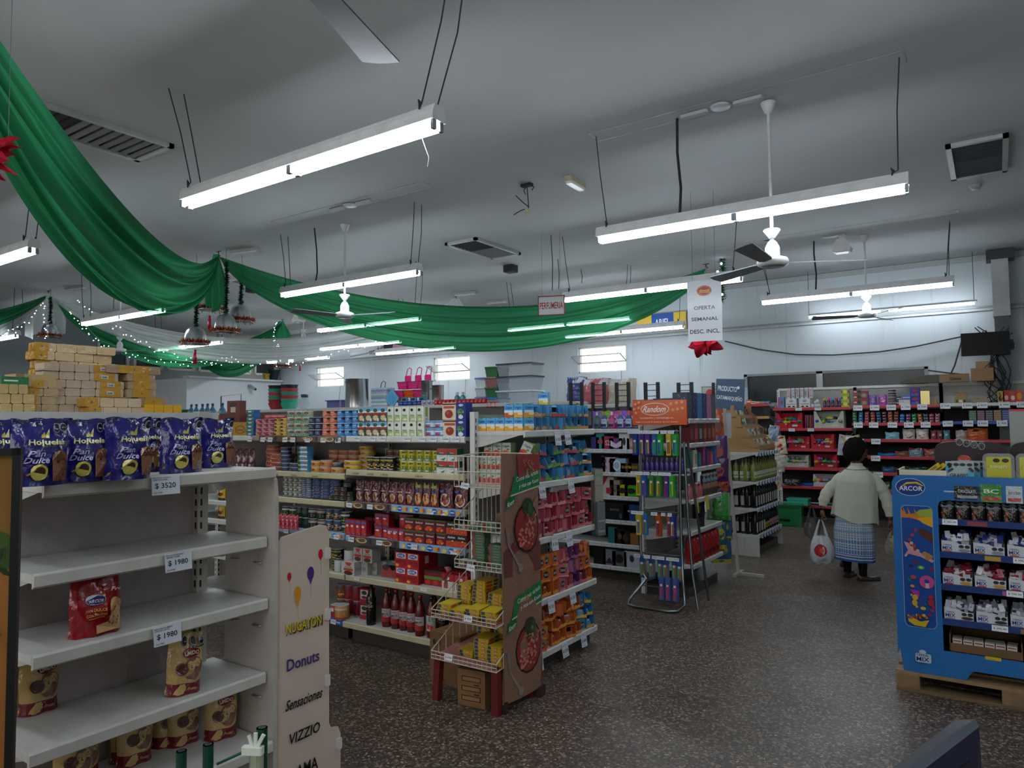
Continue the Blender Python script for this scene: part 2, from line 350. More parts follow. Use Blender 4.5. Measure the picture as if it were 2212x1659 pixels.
# patches left on the ceiling by older lamps
def patch(name, x0, x1, y0, y1, c='#cfcfcb'):
    b = B().box(x0, x1, y0, y1, ZC - .003, ZC - .0005, c, 'ceiling_plaster')
    for (a, d, e, f) in ((x0, x1, y0 - .01, y0), (x0, x1, y1, y1 + .01), (x0 - .01, x0, y0, y1), (x1, x1 + .01, y0, y1)): b.box(a, d, e, f, ZC - .004, ZC - .0005, '#a9a9a6', 'paint')
    return struct(name, b)
patch('trim_3', -2.84, -.44, 5.42, 5.6); patch('trim_4', -7.31, -4.84, 5.5, 5.68); patch('trim_5', -4.9, -2.5, 10.1, 10.25); patch('trim_6', -2.6, -.3, 10.0, 10.15)
for nm, x, y, lb in (('ceiling_plate', -1.72, 5.51, 'round pale cover plate screwed to long ceiling patch above two lamps'), ('ceiling_plate', -6.0, 5.58, 'small round cover plate on ceiling patch behind the nearest lamp')):
    o = obj(nm, B().lathe([(.001, -.012), (.075, -.012), (.08, 0)], '#c9d4dc', 'paint', 20), None, (x, y, ZC - .014)); tag(o, lb, 'ceiling plate')
    [obj('batten', B().rbox(a, a + .23, -.03, .03, -.025, -.0, .02, '#b4b8b9', 'ceiling_plaster'), o) for a in (-.33, .1)]

# ---------------------------------------------------------------- fluorescent lamps
def make_lamp():
    t = 2.4; g = {}
    b = B()
    prof = [(-.055, .0), (.055, .0), (.05, .05), (.035, .085), (-.035, .085), (-.05, .05)]
    b.prism([(p[0], p[1]) for p in prof], 0, t, '#e9edf0', 'paint', 'x')
    g['housing'] = b.mesh('housing')
    for k, (xa, xb) in enumerate(((.03, 1.18), (1.23, 2.37))):
        g['tube%d' % k] = B().tube([(xa, 0, -.035), (xb, 0, -.035)], .0145, '#ffffff', 'tube', 10).mesh('tube')
    g['lampholder'] = B().box(-.009, .009, -.014, .014, -.052, .0, '#8e969c', 'paint').mesh('lampholder')
    return g
LG = make_lamp()
LAMPS = [(-4.83, 2.9, 3.33, 'twin tube lamp hanging nearest, over the aisle behind the empty shelves', 0),
 (-2.84, 5.55, 3.31, 'long twin tube lamp hanging in front of the white ceiling fan', 1),
 (-7.72, 6.0, 3.42, 'twin tube lamp crossing the dip of the green cloth', 0),
 (-12.21, 5.6, 3.38, 'twin tube lamp hanging under the large green cloth swag', 0),
 (-4.78, 8.3, 3.36, 'twin tube lamp above the weekly offer sign', 1),
 (-2.78, 10.57, 3.42, 'twin tube lamp with deep housing before the back wall', 2),
 (-9.72, 2.91, 3.36, 'twin tube lamp with two cables behind the big green swag', 0),
 (-16.9, 5.54, 3.36, 'small distant twin tube lamp beside the white cloth peak', 0),
 (-6.86, 11.94, 3.36, 'twin tube lamp shining below the green swag near the small window', 1),
 (-9.8, 8.38, 3.36, 'twin tube lamp behind the middle ceiling fan and green cloth', 0),
 (-12.2, 10.5, 3.36, 'twin tube lamp shining through white cloth beside the shampoo banner', 0),
 (-12.06, 12.06, 3.36, 'slim twin tube lamp hanging right below the shampoo banner', 0),
 (-15.9, 11.9, 3.36, 'distant twin tube lamp above the flower pots on the ledge', 0),
 (-15.03, 8.39, 3.36, 'twin tube lamp seen through the white cloth behind silver bells', 0),
 (-7.15, 10.4, 3.36, 'twin tube lamp glowing through the green swag', 0),
 (1.3, 1.6, 3.36, 'added unseen twin tube lamp overhead beside the camera aisle', 0),  # fill lamp added out of view to brighten the near shelves
 (-2.0, -1.2, 3.36, 'added unseen twin tube lamp overhead behind the photographer', 0),  # put in behind the viewpoint as extra light on the near goods
 (-2.84, .25, 3.36, 'added unseen twin tube lamp overhead close behind the camera position', 0), (-.1, 3.0, 3.36, 'added unseen twin tube lamp overhead, just above the frame over the open floor', 0)]  # both added out of view to lift the near shelves and end caps
CAB = '#34383a'
for i, (x, y, z, lb, kind) in enumerate(LAMPS):
    r = empty('tube_lamp', lb, 'lamp', (x, y, z))
    obj('housing', LG['housing'], r); 
    for yy in (-.03, .03):
        obj('tube', LG['tube0'], r, (0, yy, 0)); obj('tube', LG['tube1'], r, (0, yy, 0))
        for xx in (.012, 1.19, 1.212, 2.385): obj('lampholder', LG['lampholder'], r, (xx, yy, 0))
    top = ZC - z - .005
    for e, xx in enumerate((.1, 2.3)):
        for s in (-1, 1):
            j = (i * 7 + e * 3 + s) % 5 * .01
            if kind == 1 and s > 0: continue
            b = B().tube([(xx, s * .05, .085), (xx + j, s * .05, .1), (xx - .15 * (1 - 2 * e) * (1 if i == 0 else .3) , s * .06 + j, top * .6), (xx - .25 * (1 - 2 * e) * (1 if i == 0 else .3), s * .06, top)], .0045, CAB, 'rubber', 5)
            b.tube([(xx, s * .05, .07), (xx + .01, s * .05, .1), (xx - .005, s * .05, .125)], [.004, .012, .004], CAB, 'rubber', 6)
            obj('hanging_cable', b, r)
    if i in (1, 5): obj('power_cable', B().tube([(.75, 0, .085), (.76, .01, .3), (.74, 0, .6), (.745, 0, top)], .011, '#2b2f33', 'rubber', 6), r)
    if i == 2: obj('power_cable', B().tube([(.65, 0, .085), (.68, 0, .2), (.64, .02, .5), (.62, 0, top)], .009, '#2b2f33', 'rubber', 6), r)
    if i == 0: obj('loose_wire', B().tube([(2.25, .03, -.05), (2.27, .03, -.1), (2.3, .03, -.17), (2.29, .03, -.22)], .002, '#e8ecef', 'rubber', 5), r)
# bare batten with two single tubes near the back wall
r = empty('tube_lamp', 'bare tube batten without housing just before the back wall', 'lamp', (-2.58, 12.7, 3.44))
obj('batten', B().box(0, 2.4, -.02, .02, 0, .03, '#b9c2c4', 'paint'), r)
for xa, xb in ((.02, 1.1), (1.22, 2.36)): obj('tube', B().tube([(xa, 0, -.03), (xb, 0, -.03)], .014, '#ffffff', 'tube', 10), r)
for xx in (.02, 2.36): obj('hanging_cable', B().tube([(xx, 0, .03), (xx, 0, ZC - 3.445)], .004, CAB, 'rubber', 5), r)

# ---------------------------------------------------------------- ceiling fans
def fan(x, y, zh, ang, lb, col='#dfe3e3', L_=.62, bw=1, bc='#7e868b'):
    r = empty('ceiling_fan', lb, 'fan', (x, y, zh)); top = ZC - zh - .003
    obj('down_rod', B().tube([(0, 0, .14), (0, 0, top)], .013, col, 'paint', 10), r)
    obj('ceiling_canopy', B().lathe([(.012, top - .09), (.03, top - .08), (.06, top)], col, 'paint', 14), r)
    obj('rod_cover', B().lathe([(.02, .19), (.066, .255), (.06, .262), (.0, .262)], col, 'paint', 14), r)
    obj('motor', B().lathe([(.0, -.03), (.09, -.03), (.115, -.015), (.12, .01), (.11, .03), (.055, .05), (.055, .12), (.035, .16), (.015, .18)], ['#8a9196'] + [col] * 7, 'gloss', 24), r)
    for k in range(3):
        a = ang + k * 2 * PI / 3
        bb = B(); pts = [(.1, -.02), (.16, -.055), (L_ + .06, -.075), (L_ + .075, .0), (L_ + .06, .06), (.16, .04), (.1, .02)]
        n = len(pts); sh = lambda p: p[1] * .22
        v = [(p[0], p[1] * bw, sh(p) - .004) for p in pts] + [(p[0], p[1] * bw, sh(p) + .004) for p in pts]
        bb.add(v, [(i, (i + 1) % n, n + (i + 1) % n, n + i) for i in range(n)] + [tuple(range(n))[::-1], tuple(range(n, 2 * n))], bc, 'paint')
        obj('blade', bb, r, (0, 0, .0), (0, 0, a))
    return r
fan(-1.4, 5.69, 2.92, math.radians(28), 'white ceiling fan in front of the lamp, its blades clearly shown')
fan(-1.41, 10.66, 3.1, math.radians(75), 'white ceiling fan hanging before the back wall lamps')
fan(-6.68, 6.13, 3.05, math.radians(15), 'white ceiling fan in front of the green cloth swag')
fan(-13.88, 7.03, 3.15, math.radians(40), 'small distant ceiling fan above the stacked biscuit packs')
fan(-12.66, 10.41, 3.55, math.radians(80), 'farthest ceiling fan behind the small green cloth peak')
# near fan: only one blade tip reaches into view
_a = at(700, 0, 'z', 3.45); _b = at(822, 137, 'z', 3.45); _d = (_b - _a).normalized(); _h = _b - _d * .74
fan(_h.x, _h.y, 3.45, math.atan2(_d.y, _d.x), 'near grey ceiling fan blade poking in overhead', '#c8cccc', .66, 1.45, '#40474a')

# ---------------------------------------------------------------- ceiling fittings
def vent(x0, x1, y0, y1, lb, n=12, dark='#3c4043', lite='#8c9092'):
    r = empty('ceiling_vent', lb, 'vent', ((x0 + x1) / 2, (y0 + y1) / 2, ZC - .001)); w_, d = (x1 - x0) / 2, (y1 - y0) / 2
    f = B(); t = .045
    for (a, c, e, g) in ((-w_, w_, -d, -d + t), (-w_, w_, d - t, d), (-w_, -w_ + t, -d, d), (w_ - t, w_, -d, d)): f.box(a, c, e, g, -.035, 0, '#b4b7b6', 'paint')
    obj('vent_frame', f, r); obj('backing', B().box(-w_ + t, w_ - t, -d + t, d - t, -.006, 0, '#22262a', 'rubber'), r)
    s = B()
    for k in range(n):
        y = -d + t + (2 * d - 2 * t) * (k + .5) / n
        s.add([(-w_ + t, y - .03, -.012), (w_ - t, y - .03, -.012), (w_ - t, y + .012, -.03), (-w_ + t, y + .012, -.03)], [(0, 1, 2, 3)], dark if k < n / 2 else lite, 'paint')
    obj('slat', s, r); return r
vent(-6.56, -5.96, 2.0, 3.46, 'long louvred ceiling vent beside the big green swag', 16)
vent(-6.26, -5.72, 7.58, 8.68, 'louvred ceiling vent, half dark, above the dip of the green cloth')
vent(-.3, .18, 7.53, 8.64, 'square louvred ceiling vent near the white smoke detector', 12, '#4b5053', '#5b6062')
vent(-10.9, -10.4, 7.3, 8.3, 'distant ceiling vent behind the green cloth peak')
def small(name, b, loc, lb, cat, rz=0): o = obj(name, b, None, loc, (0, 0, rz)); tag(o, lb, cat); return o
o = empty('emergency_light', 'small oblong emergency light with clear cover on the ceiling', 'light', (-3.52, 6.38, ZC - .002), math.radians(92))
obj('light_base', B().rbox(-.17, .17, -.045, .045, -.05, 0, .015, '#b9b29a', 'paint'), o); obj('light_cover', B().rbox(-.15, .15, -.035, .035, -.075, -.05, .015, '#e6ece8', 'gloss'), o)
for k, (px, py) in enumerate(((530, 540), (165, 620), (1130, 578), (1075, 650), (745, 525), (1005, 632))):
    p = at(px, py, 'z', ZC - .01)
    if k in (2, 4): continue
    o = empty('emergency_light', ['slim emergency light on the ceiling just past the green cloth peak', 'slim emergency light near the white cloth peak', '', 'far small emergency light past the grey ceiling speaker', '', 'emergency light beside the far white cloth tail'][k], 'light', (p.x, p.y, ZC - .002), .2)
    obj('light_base', B().rbox(-.25, .25, -.05, .05, -.04, 0, .015, '#a9aba6', 'paint'), o); obj('light_cover', B().rbox(-.22, .22, -.035, .035, -.06, -.04, .015, '#cfd5d4', 'gloss'), o)
for px, py, lb in ((1103, 580, 'black square ceiling speaker beyond the louvred vent'), (545, 624, 'black square ceiling speaker behind the green cloth')):
    p = at(px, py, 'z', ZC - .05)
    small('ceiling_speaker', B().rbox(-.09, .09, -.09, .09, -.06, .05, .02, '#2b2f33', 'rubber').box(-.07, .07, -.07, .07, -.066, -.06, '#1b1d20', 'rubber'), (p.x, p.y, ZC - .052), lb, 'speaker')
p = at(2107, 400, 'z', ZC)
small('smoke_detector', B().lathe([(.0, -.045), (.04, -.045), (.055, -.02), (.06, 0)], '#a7abaa', 'paint', 18), (p.x, p.y, ZC - .001), 'round white smoke detector beneath the square ceiling vent', 'detector')
p = at(1138, 397, 'z', ZC); o = empty('ceiling_wiring', 'loose black wires dangling from an open ceiling box', 'wires', (p.x, p.y, ZC - .001))
obj('junction_box', B().box(-.06, .06, -.03, .03, -.03, 0, '#26282a', 'rubber'), o)
wb = B()
for pts in ([(0, 0, -.02), (.01, 0, -.12), (.02, 0, -.26)], [(.02, 0, -.25), (-.06, 0, -.18), (-.14, 0, -.1)], [(.02, 0, -.26), (-.08, 0, -.27), (-.17, 0, -.3)], [(0, 0, -.02), (-.05, .02, -.06), (-.03, .02, -.1)], [(.04, 0, -.02), (.09, 0, -.05), (.06, 0, -.08)]): wb.tube(pts, .005, '#202224', 'rubber', 5)
obj('wire', wb, o); obj('lampholder', B().lathe([(.0, -.31), (.022, -.31), (.025, -.27), (.01, -.25)], '#c9c39a', 'paint', 10), o)
for px, py, lb in ((1818, 506, 'white floodlight hung from the ceiling next to a fan mount'), (645, 672, 'white floodlight bracket on the far ceiling by the green peak')):
    p = at(px, py, 'z', ZC); o = empty('ceiling_spotlight', lb, 'spotlight', (p.x, p.y, ZC - .001))
    obj('bracket', B().box(-.03, .03, -.02, .02, -.08, 0, '#c8cac7', 'paint').box(-.25, 0.05, -.025, .025, -.02, 0, '#a6a8a5', 'paint'), o)
    obj('spotlight_head', B().prism([(-.05, -.08), (.05, -.08), (.12, -.2), (.1, -.25), (-.1, -.25), (-.12, -.2)], -.09, .09, '#cfd2d0', 'paint', 'y').box(-.08, .08, -.07, .07, -.256, -.25, '#5d6163', 'gloss'), o)
# extra droppers hanging from the ceiling
for k, (px, py, py2) in enumerate(((245, 625, 668), (1255, 582, 612), (1190, 508, 628), (1205, 560, 625))):
    p = at(px, py, 'z', ZC); q = at(px, py2, 'y', p.y)
    small('hanging_wire', B().tube([(0, 0, 0), (.02, 0, (q.z - ZC) * .5), (.01, 0, q.z - ZC)], .006, '#3a3d40', 'rubber', 5), (p.x, p.y, ZC), ['dark cable dropping from the ceiling above the far fan', 'short dark cable hanging left of the offer sign lamp', 'thin wire slanting down to the red lettered perfume sign', 'second thin wire down to the red lettered perfume sign'][k], 'cable')

# ---------------------------------------------------------------- hung cloth
PK1 = (-9.18, 6.02); PK2 = (-3.76, 11.09); PK3 = (-14.34, 5.96); PK4 = (-8.76, 10.95); PK5 = (-13.99, 10.88)
def swag(A, D, a, c, mat, lb, col, seed=1, p=.75, amp=.07, nf=5, zt=4.15, skew=1.0, ns=90, nt=44):
    A = np.array(A); D = np.array(D); d = D - A; n = np.array([-d[1], d[0]]) / np.hypot(*d); q = random.Random(seed); ph = [q.uniform(0, 6) for _ in range(8)]
    def f(u, v):
        s = u ** skew; h = max(4 * s * (1 - s), 0); h2 = h ** p
        tt = v + .02 * math.sin(9 * v + ph[0]) * h
        z = zt - .02 - (h * a * (1 - tt) + h2 * c * tt)
        z -= .03 * math.sin(PI * s) * math.sin(6.28 * nf * .5 * v + ph[1])
        off = amp * h ** .6 * (math.sin(6.28 * nf * v + ph[2] + 2.0 * s) + .45 * math.sin(6.28 * nf * 2.1 * v + ph[3] - 3 * s)) + .16 * (v - .5) * h
        P = A + d * s + n * off
        return (P[0], P[1], z)
    o = obj('cloth_swag', B().grid(f, ns, nt, col, mat), None); return tag(o, lb, 'cloth swag')
swag((-4.0, 1.0), PK1, .68, 1.36, 'satin_green', 'large green satin swag nearest the camera, sagging toward its peak', '#1f8a4a', 1, .72, .085, 4)
swag(PK1, PK2, .73, 1.38, 'satin_green', 'long green satin swag running back to the offer sign', '#1f8a4a', 5, .7, .05, 6, skew=.94)
swag(PK3, PK4, .8, 1.28, 'tulle_white', 'sheer white tulle swag crossing behind the silver bells', '#e6ebea', 3, .8, .05, 4)
swag(PK3, PK5, .75, 1.2, 'satin_green', 'far green satin swag glowing under the white tulle', '#1f8a4a', 4, .8, .06, 4)
swag((-14.9, 1.2), PK3, .7, 1.1, 'satin_green', 'green satin swag coming in at the far side to the white peak', '#1f8a4a', 8, .8, .05, 4)
swag((-16.6, 1.6), (PK3[0] - .03, PK3[1]), .9, 1.5, 'tulle_white', 'white tulle swag coming in at the far side to its peak', '#e6ebea', 9, .8, .05, 4)
swag((-18.2, 11.0), (PK5[0] - .05, PK5[1]), .8, 1.2, 'satin_green', 'short dark green swag climbing to the far peak', '#1f8a4a', 10, .8, .05, 4)
def tail(P, w_, h, mat, lb, col, seed):
    q = random.Random(seed); ph = q.uniform(0, 6)
    def f(u, v): 
        ww = w_ * (.25 + .75 * min(1, v * 1.6)); x = (u - .5) * ww
        return (P[0] + x * .82, P[1] + x * .56 + .045 * math.sin(u * 22 + ph) * min(1, v * 2) - .04, 4.15 - v * (h - .12 * abs(math.sin(u * 5 + ph))))
    return tag(obj('cloth_tail', B().grid(f, 28, 10, col, mat), None), lb, 'cloth tail')
tail(PK1, .34, .86, 'satin_green', 'green satin tail hanging straight from the near peak', '#1f8a4a', 1)
tail(PK3, .7, .85, 'tulle_white', 'white tulle tail with lights hanging from the far peak', '#e6ebea', 2)
tail(PK5, .5, .55, 'satin_green', 'small dark green tail at the farthest green peak', '#1f8a4a', 3)
tail(PK4, .6, .5, 'tulle_white', 'white tulle tail bunched behind the long green swag', '#e6ebea', 4)
for k, P in enumerate((PK1, PK2, PK3, PK4, PK5)):
    small('ceiling_hook', B().tube([(0, 0, 0), (0, 0, -.05), (.03, 0, -.07)], .008, '#3b3f42', 'metal', 6).box(-.05, .05, -.012, .012, -.008, 0, '#3b3f42', 'metal'), (P[0], P[1], ZC), ['dark ceiling hook holding the near green cloth peak', 'dark ceiling hook over the offer sign', 'dark ceiling hook holding the white cloth peak', 'ceiling hook holding the far white tail', 'ceiling hook at the farthest green peak'][k], 'hook')
# tinsel, bells, tassels
def tinsel(b, pts, r, cols, n, seed=0, L_=.04, wd=.006):
    q = random.Random(seed); P = [Vector(p) for p in pts]; seg = [(P[i + 1] - P[i]).length for i in range(len(P) - 1)]; T = sum(seg)
    for _ in range(n):
        t = q.random() * T; i = 0
        while i < len(seg) - 1 and t > seg[i]: t -= seg[i]; i += 1
        c = P[i].lerp(P[i + 1], t / max(seg[i], 1e-6)); d = Vector((q.gauss(0, 1), q.gauss(0, 1), q.gauss(0, 1))).normalized(); e = d.cross(Vector((q.gauss(0, 1), q.gauss(0, 1), q.gauss(0, 1)))).normalized() * wd
        tip = c + d * (r + L_ * q.random())
        b.add([c + e, c - e, tip], [(0, 1, 2)], q.choice(cols), 'gloss')
    return b
GRN = ['#123f2a', '#0e3322', '#1d5436', '#2c6b48']; RG = ['#a3182c', '#7d1020', '#c02a3c', '#b59a3a', '#8f7a2b']
bowlp = [(.0, .25), (.05, .247), (.095, .225), (.125, .18), (.145, .11), (.155, .04), (.16, .0), (.185, -.005), (.185, -.012), (.155, -.01), (.13, .08), (.1, .16)]
BOWL = B().lathe(bowlp, '#cfd4d8', 'metal', 28).mesh('bell_bowl')
_rg = [(.175 * math.cos(2 * PI * i / 24), .175 * math.sin(2 * PI * i / 24), .02) for i in range(25)]
RING = tinsel(B(), _rg, .02, RG, 1100, 3, .055, .009).mesh('tinsel_ring')
TASS = B().tube([(0, 0, -.01), (0, 0, -.09)], .004, '#8c8f93', 'metal', 5).lathe([(.0, -.08), (.02, -.1), (.016, -.13), (.022, -.14), (.03, -.3), (.0, -.3)], '#b3122c', 'crinkle', 10).mesh('tassel')
def bell(px, py, y, lb, tas=True, sc_=1.0, up=.7, sx=0):
    p = at(px, py, 'y', y); r = empty('bell_ornament', lb, 'ornament', (p.x, p.y, p.z)); r.scale = (sc_,) * 3
    obj('bell_bowl', BOWL, r); obj('tinsel_ring', RING, r)
    if tas: obj('tassel', TASS, r)
    top = (ZC - p.z) / sc_
    obj('tinsel_garland', tinsel(B(), [(0, 0, .2), (.02, 0, .2 + up * .5), (sx, 0, .2 + up)], .02, GRN, 800, 5, .045, .01), r)
    obj('thread', B().tube([(sx, 0, .17 + up * .9), (sx * .6, 0, top - .002)], .003, '#4a4f50', 'rubber', 4), r)
bell(422, 742, 5.9, 'silver bowl bell with red tassel, lowest of the near cluster', True, 1, .52)
bell(487, 717, 6.0, 'silver bowl bell in the middle of the near cluster, without a tassel', False, 1, .8)
bell(519, 694, 6.35, 'silver bowl bell highest beside the green cloth tail', False, 1, .62, .04)
bell(453, 669, 6.25, 'silver bowl bell half hidden under the green cloth tail, red tassel', True, 1, .5)
bell(107, 727, 5.9, 'silver bowl bell with garland below the white cloth peak', False, .95, .55)
bell(611, 793, 11.2, 'tiny distant silver bell with red tinsel over the ledge', False, 1, .35)
bell(648, 780, 11.4, 'tiny distant silver ornament beside the farthest bell', True, .8, .35)
p = at(1560, 700, 'y', 10.9); o = empty('tinsel_cluster', 'dark tinsel garland with purple lights behind the offer sign', 'ornament', (p.x, p.y, p.z))
obj('tinsel_garland', tinsel(B(), [(0, 0, .35), (.03, 0, .9), (0, 0, 1.2)], .05, GRN, 500, 8, .07, .01), o); tb = B()
for k in range(5): tb.ball(.03 * (-1) ** k, -.06, .45 + k * .12, .018, .018, .018, ['#b34ad6', '#c9ccd8'][k % 2], 'bulb')
obj('bulb', tb, o)
def flower(px, py, y, s, lb):
    p = at(px, py, 'y', y); b = B(); q = random.Random(int(px))
    for k in range(16):
        a = k * 2.4; rr = s * (.45 + .55 * ((k * 37) % 10) / 10); dz = s * .4 * q.uniform(-1, .6)
        def f(u, v, a=a, rr=rr, dz=dz): 
            w_ = math.sin(PI * min(v * .95 + .03, 1)) * s * .45
            return (math.cos(a) * rr * v + (u - .5) * w_ * -math.sin(a), -dz * v - .12 * s * math.sin(5 * u + k) - .25 * s * math.sin(PI * v), math.sin(a) * rr * v * .75 + (u - .5) * w_ * math.cos(a))
        b.grid(f, 5, 5, ['#a8182a', '#8e1222', '#c0283a'][k % 3], 'fabric')
    o = obj('cloth_flower', b, None, tuple(p)); tag(o, lb, 'flower'); obj('thread', B().tube([(0, .03, 0), (0, .03, ZC - p.z - .002)], .0015, '#777c80', 'rubber', 4), o); return o
flower(1526, 740, 9.0, .3, 'big red cloth flower hanging beneath the offer sign')
flower(2, 335, 1.5, .17, 'red cloth flower at the frame edge beside the near green swag')
flower(68, 772, 5.6, .16, 'small red cloth ornament beside the tall biscuit pack stack')
# strings of fairy lights along the cloth
def lights(pts, y, n, lb, drop=.12, seed=0):
    q = random.Random(seed); P = [at(px, py, 'y', yy) for (px, py), yy in zip(pts, y)]; r = empty('fairy_light_string', lb, 'lights', tuple(P[0])); o0 = P[0]
    Q = []
    for i in range(len(P) - 1):
        for k in range(6): Q.append(P[i].lerp(P[i + 1], k / 6) - o0)
    Q.append(P[-1] - o0); obj('light_cord', B().tube(Q, .004, '#9fb0a8', 'rubber', 4), r)
    bm_ = B().ball(0, 0, 0, .0085, .0085, .0085, '#ffffff', 'bulb', 6, 4).mesh('bulb')
    for k in range(n):
        t = (k + q.random() * .8) / n * (len(Q) - 1); i = min(int(t), len(Q) - 2); c = Q[i].lerp(Q[i + 1], t - i)
        obj('bulb', bm_, r, (c.x + q.uniform(-.04, .04), c.y - .03, c.z - q.random() * drop))
lights([(150, 665), (215, 735), (300, 765), (420, 782), (520, 768)], [6.2, 6.8, 7.6, 8.6, 9.6], 46, 'string of fairy lights along the far green swag')
lights([(165, 640), (250, 700), (330, 745), (440, 775), (560, 782), (680, 772), (800, 735), (915, 690)], [6.0, 6.6, 7.2, 7.8, 8.4, 9.2, 10, 10.6], 70, 'string of fairy lights hanging along the white tulle swag')
lights([(100, 645), (60, 690), (20, 715), (0, 725)], [5.8, 5.3, 5.0, 4.8], 18, 'string of fairy lights on the far side of the white peak')
lights([(100, 650), (98, 690), (104, 730)], [5.8, 5.8, 5.8], 9, 'short string of fairy lights down the white cloth tail')
lights([(600, 690), (590, 720), (605, 750)], [10.6, 10.6, 10.6], 12, 'short string of fairy lights at the farthest green peak')
# ---------------------------------------------------------------- signs
def sheet(name, w_, h, col, items, lb, cat, loc, rz=0, th=.006, edge=None, mat='print', tilt=0):
    r = B().box(-w_ / 2, w_ / 2, 0, th, -h / 2, h / 2, col, mat); decals(r, lambda u, v, o: (-w_ / 2 + u * w_, -o, -h / 2 + v * h), items, mat)
    o = obj(name, r, None, loc, (tilt, 0, rz)); tag(o, lb, cat)
    if edge:
        e = B()
        for (a, c, d, g) in ((-w_ / 2, w_ / 2, -h / 2, -h / 2 + .012), (-w_ / 2, w_ / 2, h / 2 - .012, h / 2), (-w_ / 2, -w_ / 2 + .012, -h / 2, h / 2), (w_ / 2 - .012, w_ / 2, -h / 2, h / 2)): e.box(a, c, -.005, th + .002, d, g, edge, mat)
        obj('frame', e, o)
    return o
p = at(1522, 671, 'y', 7.5)
o = sheet('offer_sign', .36, .66, '#dfe6ee', [('e', .5, .83, .22, .085, '#b0222c'), ('e', .5, .83, .2, .072, '#d8b13a'), ('e', .5, .83, .19, .066, '#b0222c'), ('t', 'dimoli', .5, .835, .3, .045, '#e8cf4a', .2), ('r', .33, .795, .68, .803, '#e8cf4a'),
 ('t', 'OFERTA', .5, .55, .62, .062, '#1b1f26'), ('t', 'SEMANAL', .5, .365, .78, .058, '#1b1f26'), ('t', 'DESC. INCL.', .5, .16, .88, .068, '#1b1f26')], 'white hanging sign with a red oval logo and black offer text', 'sign', (p.x, p.y, p.z), math.radians(12), mat='gloss')
obj('thread', B().tube([(-.12, 0, .33), (-.12, 0, ZC - p.z - .002)], .002, '#777c80', 'rubber', 4).tube([(.12, 0, .33), (.12, 0, ZC - p.z - .002)], .002, '#777c80', 'rubber', 4), o)
p = at(1191, 660, 'y', 8.0)
o = sheet('perfume_sign', .36, .26, '#d5d8d8', [('t', 'PERFUMERIA', .5, .5, .86, .34, '#a0303c')], 'white hanging sign with tall red letters and a red border', 'sign', (p.x, p.y, p.z), math.radians(20), edge='#8d3540', mat='gloss')
obj('thread', B().tube([(-.12, 0, .13), (-.12, 0, ZC - p.z - .002)], .002, '#777c80', 'rubber', 4).tube([(.12, 0, .13), (.12, 0, ZC - p.z - .002)], .002, '#777c80', 'rubber', 4), o)
sheet('wall_banner', 5.8, .5, '#c9ccd4', [('r', 0, 0, .2, 1, '#d5d9df'), ('p', [(.0, 0), (.2, .0), (.2, .45), (.1, .2), (0, .12)], '#8d93a3'), ('p', [(.0, 0), (.2, .0), (.2, .38), (.1, .13), (0, .04)], '#dfe2e6'), ('t', 'SEDAL', .155, .2, .07, .2, '#4a4860'),
 ('r', .01, .5, .035, .95, '#8f3b3a'), ('r', .04, .5, .06, .95, '#b77a3d'), ('r', .065, .5, .085, .95, '#d8d2c8'), ('r', .09, .5, .11, .95, '#a88fb5'), ('r', .115, .5, .135, .95, '#d9c3c6'),
 ('r', .2, 0, .45, 1, '#b58aa0'), ('e', .235, .5, .028, .48, '#2c2530'), ('t', 'tu PELO', .35, .72, .12, .26, '#e6d3dd'), ('r', .45, 0, 1, 1, '#c3c6cf'), ('p', [(.2, 0), (.45, 0), (.45, .3)], '#d5cdd5'), ('r', .46, .1, .49, .9, '#8f3a46'), ('t', 'SEDAL', .8, .25, .08, .25, '#55536b')],
 'long pale shampoo banner high on the back wall', 'banner', (-11.0, YB - .09, 3.66), 0, mat='print')
sheet('wall_banner', 1.0, .34, '#2450a0', [('r', 0, 0, .3, 1, '#d6b43a'), ('r', .75, 0, 1, 1, '#d6b43a'), ('t', 'ARIEL', .52, .5, .3, .4, '#e6e9ee')], 'small blue and yellow banner on the wall behind the green swag', 'banner', (-5.3, YB - .09, 3.6))
# wall items at the back
p = at(2128, 745, 'y', 12.62); tv = empty('wall_television', 'black flat television on a bracket by the corner column', 'television', (p.x, 12.6, 2.79), math.radians(4))
b = B().rbox(-.3, .3, 0, .06, -.17, .17, .01, '#0c0e10', 'rubber', 'y'); decals(b, lambda u, v, o: (-.3 + .6 * u, -o, -.17 + .34 * v), [('r', .04, .1, .96, .94, '#07090b')], 'rubber'); obj('screen', b, tv)
obj('wall_bracket', B().box(-.05, .35, .06, .1, -.1, .05, '#1d2022', 'metal').box(.3, .36, .06, .4, -.08, .0, '#1d2022', 'metal'), tv)
# slack cable along the wall, wire tangle on the column
def wallcable(pts, y, lb, r_=.012, col='#3a3d3c'):
    P = [at(a, c, 'y', y) for a, c in pts]; o0 = P[0]; Q = []
    for i in range(len(P) - 1):
        for k in range(5): Q.append(P[i].lerp(P[i + 1], k / 5) - o0)
    Q.append(P[-1] - o0); o = obj('wall_cable', B().tube(Q, r_, col, 'rubber', 5), None, tuple(o0)); tag(o, lb, 'cable')
wallcable([(1566, 737), (1640, 755), (1720, 766), (1800, 767), (1900, 760), (1980, 748), (2078, 727)], 12.93, 'slack dark cable looping along the back wall to the television')
wallcable([(2078, 735), (2062, 790), (2050, 815)], 12.85, 'cable slanting from the television down to the cardboard boxes')
wallcable([(2005, 800), (2050, 806), (2090, 810)], 12.9, 'short dark cable running past the wide window corner')
q = random.Random(4); r = empty('wire_tangle', 'tangle of black wires hanging beside the corner column', 'wires', (.1, 12.7, 2.5))
